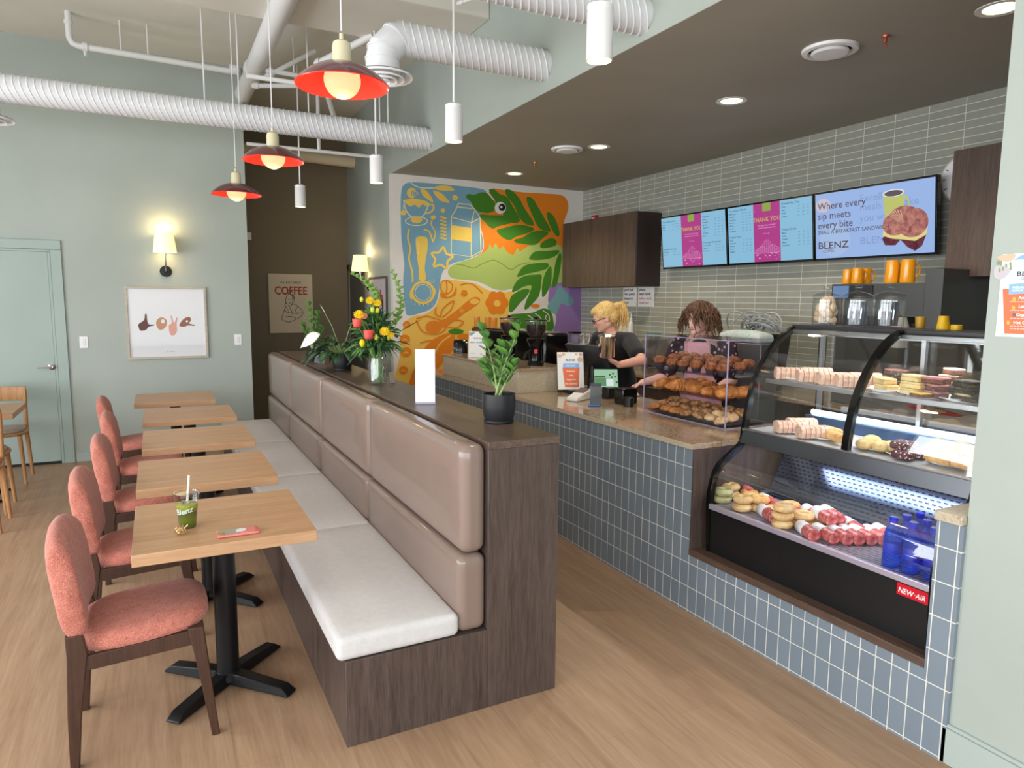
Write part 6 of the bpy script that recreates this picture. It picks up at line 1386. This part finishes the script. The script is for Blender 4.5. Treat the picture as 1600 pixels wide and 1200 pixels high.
for P in ([(190, 700), (186, 670), (200, 640), (214, 634), (226, 650), (228, 690), (216, 712), (198, 708)], [(200, 636), (212, 620), (228, 630), (240, 670), (238, 690)], [(190, 712), (176, 740), (162, 790), (176, 806), (208, 812), (250, 796), (288, 770), (290, 744), (262, 714), (238, 700), (222, 706)], [(176, 740), (206, 756), (226, 756)], [(204, 690), (212, 694), (220, 690)], [(206, 716), (220, 740), (232, 770)], [(262, 716), (246, 740), (258, 762)], [(186, 780), (220, 778), (250, 790)], [(200, 672), (206, 672)], [(214, 670), (220, 672)], [(194, 730), (204, 742)], [(238, 760), (282, 756)], [(224, 640), (236, 660), (230, 676)], [(188, 690), (180, 710), (186, 724)]):
    G_.line(0, P, 3.2)
G_.b.build('line_drawing', MC['ink_black'], t, smooth=False, recalc=False)
# framed print on the hall side wall
t = E('framed_print', (0, 0, 0), 0, 'thin dark framed print seen at a slant beneath the second wall lamp', 'picture')
MB().box(XB-.02, XB-.001, 7.91, 8.66, 1.42, 1.92).build('frame', M('frame_dark', (84, 76, 66), .5), t, bevel=.002); MB().box(XB-.023, XB-.018, 7.94, 8.63, 1.45, 1.89).build('print_sheet', M('print_lilac', (198, 188, 192), .6), t)
b = MB(); text(b, 'Oh', .26, plane_T((XB-.0245, 8.45, 1.58), (0, -1, 0), (0, 0, 1)), 'LEFT', .02, 1.3); b.build('red_script', M('script_red', (176, 70, 66), .7), t, smooth=False)
# wall lamps
SHM = M('shade_linen', (250, 240, 210), .8, emit=(255, 228, 158), es=.85)
def sconce(loc, rz, label):
    t = E('wall_lamp', loc, rz, label, 'wall lamp', 'wall lamps with pleated shades')   # local +y out of the wall
    MB().lathe([(0, .0), (.056, .0), (.056, .014), (.05, .02), (.02, .022), (.018, .034), (0, .036)], axis='Y', n=32).build('wall_plate', BLACK, t)
    MB().tube([(0, .03, .0), (0, .085, .03), (0, .11, .08), (0, .115, .20)], .008, 12).build('arm', CHROME, t); MB().cyl((0, .115, .16), (0, .115, .21), .014, n=16).build('lamp_holder', CHROME, t)
    b = MB(); n = 72; rings = []
    for z, r_ in ((.187, .107), (.387, .080)): rings.append([((r_+.0025*(j % 2))*math.cos(2*pi*j/n), .115+(r_+.0025*(j % 2))*math.sin(2*pi*j/n), z) for j in range(n)])
    b.loft(rings, cap=False); b.build('pleated_shade', SHM, t, smooth=False, solid=.001)
    b = MB(); b.ball((0, .115, .27), .03, 14); b.build('bulb', M('bulb_glow', (255, 235, 190), .4, emit=(255, 220, 150), es=6), t)
    return t
sconce((.113, YD, 1.915), pi, 'lit wall lamp with pleated shade above the hand print')
point('wall_lamp_up', (.113, YD-.115, 2.33), 2.6, (1, .72, .36), .03); point('wall_lamp_down', (.113, YD-.115, 2.09), .8, (1, .76, .45), .03)
sconce((XB, 8.70, 1.81), pi/2, 'lit wall lamp with pleated shade at the hallway corner')
point('wall_lamp_up', (XB-.115, 8.70, 2.24), 3.0, (1, .72, .36), .03); point('wall_lamp_down', (XB-.115, 8.7, 1.98), .8, (1, .76, .45), .03)
# hallway sensor on the wall edge and smoke detector
tag(MB().box(1.10, 1.16, 9.70, 9.749, 2.40, 2.50).build('motion_sensor', WHITE, bevel=.004), 'small white box on the dark hallway wall', 'sensor')
# poster on the pier
t = E('pier_poster', (0, 0, 0), 0, 'white drinks poster with an orange cup on the pale pier at the right edge', 'sign')
XPp = 2.4715
MB().box(XPp-.0015, XPp, .93, 1.296, 1.545, 1.812).build('paper', M('poster_paper', (228, 232, 238), .7), t, smooth=False)
def pier_fn(u, v, off): q = onX(1500+u/7.5, 380+v/7.5, XPp); return Vector((XPp-.0015-off, q.y, q.z))
G_ = Flat(pier_fn)
G_.fill(0, [(506, 540), (1100, 500), (1080, 1080), (524, 1058)], False); G_.fill(1, [(580, 480), (1000, 450), (1000, 575), (576, 600)], False)
G_.fill(2, [(440, 160), (560, 130), (650, 130), (640, 180), (560, 220), (480, 200)]); G_.fill(3, [(420, 270), (560, 280), (590, 330), (500, 420), (410, 400)])
for cx, cy in ((448, 230), (486, 236), (546, 262), (596, 244), (510, 300), (470, 316), (600, 290)): G_.fill(4, ell(cx, cy, 12, 26, 12))
G_.fill(5, ell(640, 660, 20, 30, 10)); G_.fill(5, ell(632, 756, 20, 26, 10)); G_.fill(6, ell(640, 840, 20, 22, 10)); G_.fill(5, ell(570, 930, 18, 26, 10)); G_.fill(1, [(640, 200), (760, 130), (900, 130), (900, 190), (700, 190)])
G_.b.build('poster_art', [MC['poster_orange'], MC['poster_blue'], MC['leaf_peach'], M('poster_mauve', (196, 190, 198), .7), M('poster_leaf', (140, 160, 110), .7), M('poster_amber', (240, 180, 80), .7), M('poster_plum', (120, 100, 130), .7)], t, smooth=False, recalc=False)
def ptxt(b, s_, u, v, size, bold=.01, sx=1): q = pier_fn(u, v, .0012); text(b, s_, size, plane_T(q, (0, -1, 0), (0, 0, 1)), 'LEFT', bold, sx)
b = MB(); ptxt(b, 'BLENZ', 665, 385, .021, .012, 1.3); ptxt(b, 'COFFEE', 715, 425, .009); b.build('dark_print', MC['ink_dark'], t, smooth=False)
b = MB(); ptxt(b, 'FREE DRINK', 620, 530, .009, .02); ptxt(b, 'SIGN UP', 620, 565, .008, .02)
for s_, u, v in (('Americano', 690, 655), ('Latte', 690, 755), ('Organic Tea', 660, 855), ('Hot Chocolate', 628, 945)): ptxt(b, s_, u, v, .0135, .02)
for v in (690, 790, 885, 975, 1005): ptxt(b, 'any size any time', 590, v, .006, .01)
b.build('white_print', MC['print_white'], t, smooth=False)
# picture light stub on the ceiling of the bulkhead: white smoke detector and small camera
tag(MB().lathe([(.05, 0), (.05, -.03), (.04, -.04), (0, -.042)], (2.05, 5.0, ZC), 24).cyl((2.05, 5.0, ZC), (2.05, 5.0, ZC+.0), .02).build('smoke_detector', WHITE), 'round white detector on the ceiling above the elbow duct', 'detector')
# ================================================================== people
SKIN = M('skin', (226, 172, 150), .5, sss=.12); SKIN2 = M('skin_pale', (232, 186, 168), .5, sss=.12)
def cap(b, p, q, r0, r1, n=14):
    p, q = Vector(p), Vector(q); b.ball(p, r0, n); b.ball(q, r1, n); b.tube([p, q], [r0, r1], n)
def hand(b, wrist, d, palm, thumbside, curl=.6, s_=1):
    """wrist point, direction of the fingers, palm normal (palm faces it), side of the thumb"""
    w = Vector(wrist); d = Vector(d).normalized(); pn = Vector(palm); pn = (pn-d*pn.dot(d)).normalized(); sd = Vector(thumbside); sd = (sd-d*sd.dot(d)-pn*sd.dot(pn)).normalized()
    for k in range(4):
        o = sd*(.027-.018*k)*s_; cap(b, w+o*.6, w+d*.075*s_+o, .015*s_, .012*s_, 8)
    for k, ln in enumerate((.072, .08, .074, .058)):
        o = sd*(.028-.0185*k)*s_; p = w+d*.08*s_+o; dd = d; r_ = .0088*s_
        for seg, f in ((0, .45), (1, .32), (2, .23)):
            ang = curl*(.6+.35*seg); ax = d.cross(pn); dd = (Matrix.Rotation(-ang*.7, 3, ax) @ dd).normalized()
            if dd.dot(pn) < 0 and curl > 0: dd = (Matrix.Rotation(ang*1.4, 3, ax) @ dd).normalized()
            q = p+dd*ln*f*s_; cap(b, p, q, r_, r_*.92, 8); p = q; r_ *= .92
    p = w+d*.02*s_+sd*.03*s_; q = p+(d*.6+sd*.6+pn*.3).normalized()*.036*s_; cap(b, p, q, .0125*s_, .0105*s_, 8); cap(b, q, q+(d*.9+pn*.5).normalized()*.03*s_, .0105*s_, .0085*s_, 8)
def head(b, c, yaw, pitch, s_=1):
    """head with x forward; returns matrix"""
    T = Matrix.Translation(c) @ Matrix.Rotation(yaw, 4, 'Z') @ Matrix.Rotation(pitch, 4, 'Y') @ Matrix.Scale(s_, 4); b.T = T
    b.ball((-.012, 0, .03), (.096, .077, .088), 18); b.ball((.022, 0, -.01), (.072, .066, .082), 16); b.ball((.045, 0, -.062), (.042, .044, .04), 14); b.ball((.01, 0, -.05), (.058, .06, .045), 14)
    b.ball((.074, 0, .028), (.018, .045, .014), 12)          # brow
    b.ball((.088, 0, -.012), (.016, .009, .022), 10); b.ball((.098, 0, -.024), (.013, .0125, .0105), 10); b.ball((.09, .011, -.027), (.008, .007, .006), 8); b.ball((.09, -.011, -.027), (.008, .007, .006), 8)
    for s2 in (1, -1): b.ball((.058, .036*s2, -.012), (.026, .024, .022), 10); b.ball((-.006, .076*s2, -.008), (.017, .008, .03), 10)
    b.ball((.084, 0, -.046), (.011, .020, .005), 8); b.ball((.082, 0, -.054), (.011, .017, .006), 8); b.ball((.08, 0, -.078), (.018, .02, .016), 10)
    b.T = None; return T
def face_bits(t, T, lipc, brow):
    e = MB(); e.T = T
    for s_ in (1, -1): e.ball((.078, .031*s_, .006), (.010, .0125, .0085), 10)
    e.build('eyes', M('eye_white', (226, 220, 216), .3), t)
    e = MB(); e.T = T
    for s_ in (1, -1): e.ball((.087, .032*s_, .003), (.003, .0055, .0055), 8)
    e.build('irises', M('iris', (52, 60, 66), .2), t)
    e = MB(); e.T = T
    for s_ in (1, -1): e.tube([(.086, .016*s_, .024), (.085, .032*s_, .029), (.074, .05*s_, .024)], [.003, .0035, .002], 8); e.tube([(.0865, .02*s_, .0115), (.0885, .031*s_, .0135), (.082, .043*s_, .011)], .0018, 6)
    e.build('eyebrows', brow, t)
    e = MB(); e.T = T; e.ball((.091, 0, -.047), (.006, .019, .0035), 10); e.ball((.0895, 0, -.0535), (.007, .016, .0045), 10); e.build('lips', lipc, t)
def torso(b, p, c, nk, w, d, belly=1.0):
    """p pelvis, c chest, nk neck base"""
    P = [(p+Vector((0, 0, -.06)), .165*belly, .125*belly), (p+Vector((0, 0, .06)), .16*belly, .12*belly), (p.lerp(c, .5), .15*belly, .115*belly), (c, w, d), (c.lerp(nk, .6), w*.98, d*.85), (nk+Vector((0, 0, -.01)), w*.45, d*.55), (nk+Vector((0, 0, .02)), .06, .06)]
    rings = [[q+Vector((b_*math.cos(a), a_*math.sin(a), 0)) for a in [2*pi*j/24 for j in range(24)]] for q, a_, b_ in P]; b.loft(rings)
def legs(b, p, fz=0, grow=0):
    for s_ in (1, -1):
        h = p+Vector((0, .09*s_, -.04)); k = Vector((p.x+.01, .1*s_, .48)); a = Vector((p.x-.02, .1*s_, .09)); cap(b, h, k, .088+grow, .06+grow); cap(b, k, a, .06+grow, .045+grow)
# ---- worker with blonde ponytail
FY = math.atan2(-.10, -1)
hc = onX(945, 497, 3.46); Rz = Matrix.Rotation(FY, 3, 'Z'); hl = Vector((.15, 0, 0)); root = hc-(Rz @ hl); HZ = hc.z
P1 = E('person', (root.x, root.y, 0), FY, 'person with blonde ponytail, glasses and black T-shirt holding a steel pitcher', 'person')
loc1 = lambda px_, py_, X: (Rz.inverted() @ (onX(px_, py_, X)-Vector((root.x, root.y, 0))))
pel, chs_, nk = Vector((-.03, 0, .92)), Vector((.02, 0, HZ-.30)), Vector((.07, 0, HZ-.135)); hcl = Vector((.15, 0, HZ))
SL, SR = Vector((.03, .19, HZ-.19)), Vector((.05, -.19, HZ-.19))
EL = loc1(1003, 563, 3.50); WL = loc1(968, 570, 3.28); pc = loc1(948, 541, 3.16); ER = SR+Vector((.06, -.06, -.24)); WR = pc+Vector((-.05, -.07, -.02))
b = MB(); torso(b, pel, chs_, nk, .17, .11); cap(b, nk, hcl+Vector((-.03, 0, -.06)), .058, .054)
hyaw, hpit = -.62, .42
Th = head(b, hcl, hyaw, hpit, 1.06); legs(b, pel)
for s_, e_, w_ in ((SL, EL, WL), (SR, ER, WR)): cap(b, s_, e_, .055, .043); cap(b, e_, w_, .045, .028)
hand(b, WL, (pc+Vector((-.0, .0, -.095)))-WL, (0, -.2, 1), (1, -.2, .1), .35, .95)
hand(b, WR, Vector((.9, .3, .1)), (.3, 1, 0), (0, 0, 1), .5, .95)
for s_ in (1, -1): cap(b, (pel.x-.03, .1*s_, .05), (pel.x+.14, .11*s_, .035), .045, .035)
b.build('body', SKIN, P1, remesh=.006)
TEE = fabric('black_tee', (22, 22, 26), (34, 34, 38), .9, 300)
b = MB(); torso(b, pel, chs_, nk-Vector((0, 0, .03)), .195, .135, 1.12)
for s_, e_ in ((SL, EL), (SR, ER)): cap(b, s_, s_.lerp(e_, .72), .074, .072)
cap(b, SL, SR, .075, .075); b.build('black_t_shirt', TEE, P1, remesh=.011)
b = MB(); legs(b, pel, 0, .016); b.ball(pel, (.14, .17, .12)); b.build('trousers', M('trousers_black', (26, 26, 30), .9), P1, remesh=.014)
for s_ in (1, -1): b = MB(); cushion(b, pel.x-.09, pel.x+.19, .1*s_-.05, .1*s_+.05, 0, .09, .035, 0); weld(b.build('shoe', BLKP, P1))
face_bits(P1, Th, M('lips', (196, 120, 112), .4), M('brow_blonde', (176, 136, 84), .8))
HAIRB = M('hair_blonde', (226, 186, 110), .6); v = coord(HAIRB, (1, 1, .25)); n_ = noise(HAIRB, v, 160, 3, .6, .3); base(HAIRB, ramp(HAIRB, n_, [(.3, (176, 128, 64)), (.6, (236, 200, 128)), (.8, (250, 226, 164))])); bump(HAIRB, n_, .6, .003)
b = MB(); b.T = Th
b.ball((-.022, 0, .045), (.1, .085, .09), 18); b.ball((.03, 0, .082), (.062, .07, .036), 14); b.ball((-.06, 0, .0), (.062, .075, .075), 14); b.ball((-.115, 0, .05), (.036, .034, .034), 12)
for s_ in (1, -1): b.ball((.012, .068*s_, .045), (.05, .018, .038), 10); b.ball((.03, .07*s_, .03), (.012, .008, .03), 8)
b.build('hair', HAIRB, P1, remesh=.006)
b = MB(); T2 = Th.copy(); r2 = random.Random(2)
base_ = Th @ Vector((-.14, 0, .055))
for k in range(46):
    o = Vector((r2.gauss(0, .016), r2.gauss(0, .018), r2.gauss(0, .014))); ln = r2.uniform(.14, .2); sw = Vector((-.045+r2.gauss(0, .018), r2.gauss(0, .025), 0)); pts = [base_+o*.4]
    for i in range(1, 7): q = i/6; pts.append(base_+o*(.4+q)+sw*math.sin(q*2.2)+Vector((0, 0, .02*math.sin(q*3)-ln*q*q*1.05)))
    b.tube(pts, [.009*(1-.6*i/6) for i in range(7)], 6)
b.build('ponytail', HAIRB, P1)
b = MB(); c_ = Th @ Vector((-.128, 0, .052)); a_, b_ = b.frame((Th.to_3x3() @ Vector((1, 0, .1)))); b.tube([c_+(a_*math.cos(q)+b_*math.sin(q))*.022 for q in [2*pi*i/16 for i in range(16)]], .006, 8, True); b.build('hair_tie', BLACKM, P1)
b = MB(); b.T = Th
for s_ in (1, -1):
    b.tube([(.098-.012*abs(math.sin(q))*0, s_*.033+.025*math.cos(q), .004+.019*math.sin(q)) for q in [2*pi*i/18 for i in range(18)]], .0026, 6, True); b.tube([(.098, s_*.058, .008), (.05, s_*.077, .008), (-.005, s_*.083, .004)], .0026, 6)
b.tube([(.098, -.009, .008), (.1, 0, .011), (.098, .009, .008)], .0024, 6); b.build('glasses', M('glasses_dark', (44, 26, 30), .3), P1)
b = MB(); b.box(.0, .004, -.014, .014, -.005, .005); b.T = None
o = b.build('name_tag', WHITE, P1, loc=(.158, .085, HZ-.28)); o.rotation_euler = (0, -.15, .25)
# steel pitcher held in front
pw = Vector((root.x, root.y, 0))+Rz @ pc
o = MB().lathe([(.06, -.085), (.066, -.079), (.066, .082), (.069, .087), (.065, .087), (.062, .08), (.06, -.075), (0, -.077)], n=36, cap=False).build('steel_pitcher', STEEL, angle=50, loc=pw, rot=(.1, -.1, 0))
tag(o, 'brushed steel pitcher held by the blonde worker', 'pitcher')
# ---- worker with curly brown hair
FY2 = math.atan2(-.55, -1)
hc = onX(1092, 499, 3.66); Rz2 = Matrix.Rotation(FY2, 3, 'Z'); root2 = hc-(Rz2 @ Vector((.17, 0, 0))); HZ = hc.z
P2 = E('person', (root2.x, root2.y, 0), FY2, 'person with curly brown hair, floral sleeves and pink apron reaching over the counter', 'person')
loc2 = lambda px_, py_, X: (Rz2.inverted() @ (onX(px_, py_, X)-Vector((root2.x, root2.y, 0))))
pel, chs_, nk = Vector((-.06, 0, .92)), Vector((.02, 0, HZ-.32)), Vector((.08, 0, HZ-.14)); hcl = Vector((.17, 0, HZ))
SL, SR = Vector((.03, .18, HZ-.2)), Vector((.04, -.18, HZ-.2))
ER = loc2(1036, 590, 3.50); WR = loc2(1003, 598, 3.36); EL = SL+Vector((.0, .05, -.26)); WL = EL+Vector((.2, -.06, -.05)); hp = loc2(984, 606, 3.30)
b = MB(); torso(b, pel, chs_, nk, .165, .11); cap(b, nk, hcl+Vector((-.03, 0, -.06)), .054, .05)
Th = head(b, hcl, -.42, .30, 1.0); legs(b, pel)
for s_, e_, w_ in ((SL, EL, WL), (SR, ER, WR)): cap(b, s_, e_, .052, .042); cap(b, e_, w_, .042, .026)
hand(b, WR, hp-WR, (0, 0, -1), (.8, -.5, 0), .7, .95); hand(b, WL, (1, -.1, -.2), (0, 0, -1), (0, -1, 0), .5, .9)
for s_ in (1, -1): cap(b, (pel.x-.03, .1*s_, .05), (pel.x+.14, .11*s_, .035), .045, .035)
b.build('body', SKIN2, P2, remesh=.006)
FLO = M('floral_cloth', (44, 30, 44), .9); v = coord(FLO); vn = N(FLO, 'ShaderNodeTexVoronoi'); vn.inputs['Scale'].default_value = 26; L(FLO, v, vn.inputs[0]); base(FLO, ramp(FLO, vn.outputs['Distance'], [(.14, (222, 206, 206)), (.26, (150, 96, 110)), (.36, (48, 32, 48)), (.9, (36, 24, 38))]))
b = MB(); torso(b, pel, chs_, nk-Vector((0, 0, .02)), .185, .128, 1.1)
for s_, e_ in ((SL, EL), (SR, ER)): cap(b, s_, s_.lerp(e_, .8), .075, .07)
b.build('floral_blouse', FLO, P2, remesh=.011)
b = MB()
def apr(u, v):
    y = (-.1+.2*u) if v > .55 else (-.165+.33*u)*(1-.0*v)
    wd = .10+.065*(1-max(0, min(1, (v-.45)/.25))); y = -wd+2*wd*u; z = .62+(HZ-.17-.62)*v; q = pel.lerp(chs_, max(0, min(1, (z-.92)/(chs_.z-.92)))); q = q if z < chs_.z else chs_.lerp(nk, (z-chs_.z)/(nk.z-chs_.z))
    return (q.x+.152-.35*y*y*4-.02*max(0, v-.8)*5, y, z)
b.grid(apr, 14, 20); b.build('pink_apron', fabric('apron_pink', (222, 164, 172), (236, 184, 190), .9, 300), P2, solid=.006)
b = MB()
for s_ in (1, -1): b.tube([(.2, .085*s_, HZ-.18), (.13, .075*s_, HZ-.13), (.05, .06*s_, HZ-.10)], .009, 8)
b.build('apron_strap', MC['apron_pink'], P2)
b = MB().box(.0, .006, -.018, .018, -.022, .022); o = b.build('apron_badge', M('badge_plum', (70, 40, 60), .5), P2, loc=(.178, .0, HZ-.235)); 
b = MB(); legs(b, pel, 0, .016); b.ball(pel, (.14, .17, .12)); b.build('trousers', MC['trousers_black'], P2, remesh=.014)
for s_ in (1, -1): b = MB(); cushion(b, pel.x-.09, pel.x+.19, .1*s_-.05, .1*s_+.05, 0, .09, .035, 0); weld(b.build('shoe', BLKP, P2))
face_bits(P2, Th, M('lips_rose', (200, 116, 116), .4), M('brow_brown', (84, 58, 44), .8))
HB = M('hair_brown', (96, 66, 46), .6); v = coord(HB); n_ = noise(HB, v, 90, 3); base(HB, ramp(HB, n_, [(.3, (58, 38, 28)), (.6, (104, 72, 50)), (.8, (146, 106, 76))]))
b = MB(); b.T = Th; b.ball((-.03, 0, .04), (.105, .096, .095), 18); b.ball((-.06, 0, -.03), (.075, .1, .09), 14); b.build('hair_mass', HB, P2, remesh=.009)
b = MB(); r3 = random.Random(9); R3 = Th.to_3x3()
for k in range(520):
    a = r3.uniform(-pi, pi); e = r3.uniform(-.15, 1.5); d = Vector((math.cos(a)*math.cos(e), math.sin(a)*math.cos(e), math.sin(e)))
    if d.x > .72 and e < .85: continue
    st0 = Vector((-.02, 0, .03))+Vector((d.x*.1, d.y*.09, d.z*.095))
    if abs(a) < .95 and st0.z < .075: continue
    p = Th @ st0; out = R3 @ Vector((d.x*.5, d.y, d.z*.3)); ln = r3.uniform(.07, .15); ph = r3.random()*6; rr = r3.uniform(.011, .019); a_, b_ = b.frame(out.normalized() if out.length > .1 else Vector((0, 0, 1)))
    pts = []
    for i in range(12):
        q = i/11; c = p+out*(.035+.06*q)*math.sin(q*1.7+.2)+Vector((0, 0, -ln*q*q*1.1)); s_ = ph+q*11; pts.append(c+(a_*math.cos(s_)+b_*math.sin(s_))*rr)
    b.tube(pts, [.0062*(1-.45*i/11) for i in range(12)], 5)
b.build('curls', HB, P2)
# crumpled paper in the reaching hand
hw = Vector((root2.x, root2.y, 0))+Rz2 @ hp
b = MB(); r4 = random.Random(3); b.ball((0, 0, 0), (.055, .075, .028), 14); b.v = [(x*(1+r4.uniform(-.18, .2)), y*(1+r4.uniform(-.18, .2)), z*(1+r4.uniform(-.3, .35))) for x, y, z in b.v]
tag(b.build('crumpled_paper', M('tissue', (226, 216, 214), .8), loc=(hw.x-.02, hw.y-.03, hw.z-.045), rot=(0, .1, .3), angle=12), 'crumpled pale paper under the reaching hand', 'paper')
tag(MB().box(hw.x-.1, hw.x+.09, hw.y-.12, hw.y+.10, ZT+.001, hw.z-.068).build('till_drawer_box', GB, bevel=.006), 'black box on the counter under the crumpled paper', 'box')
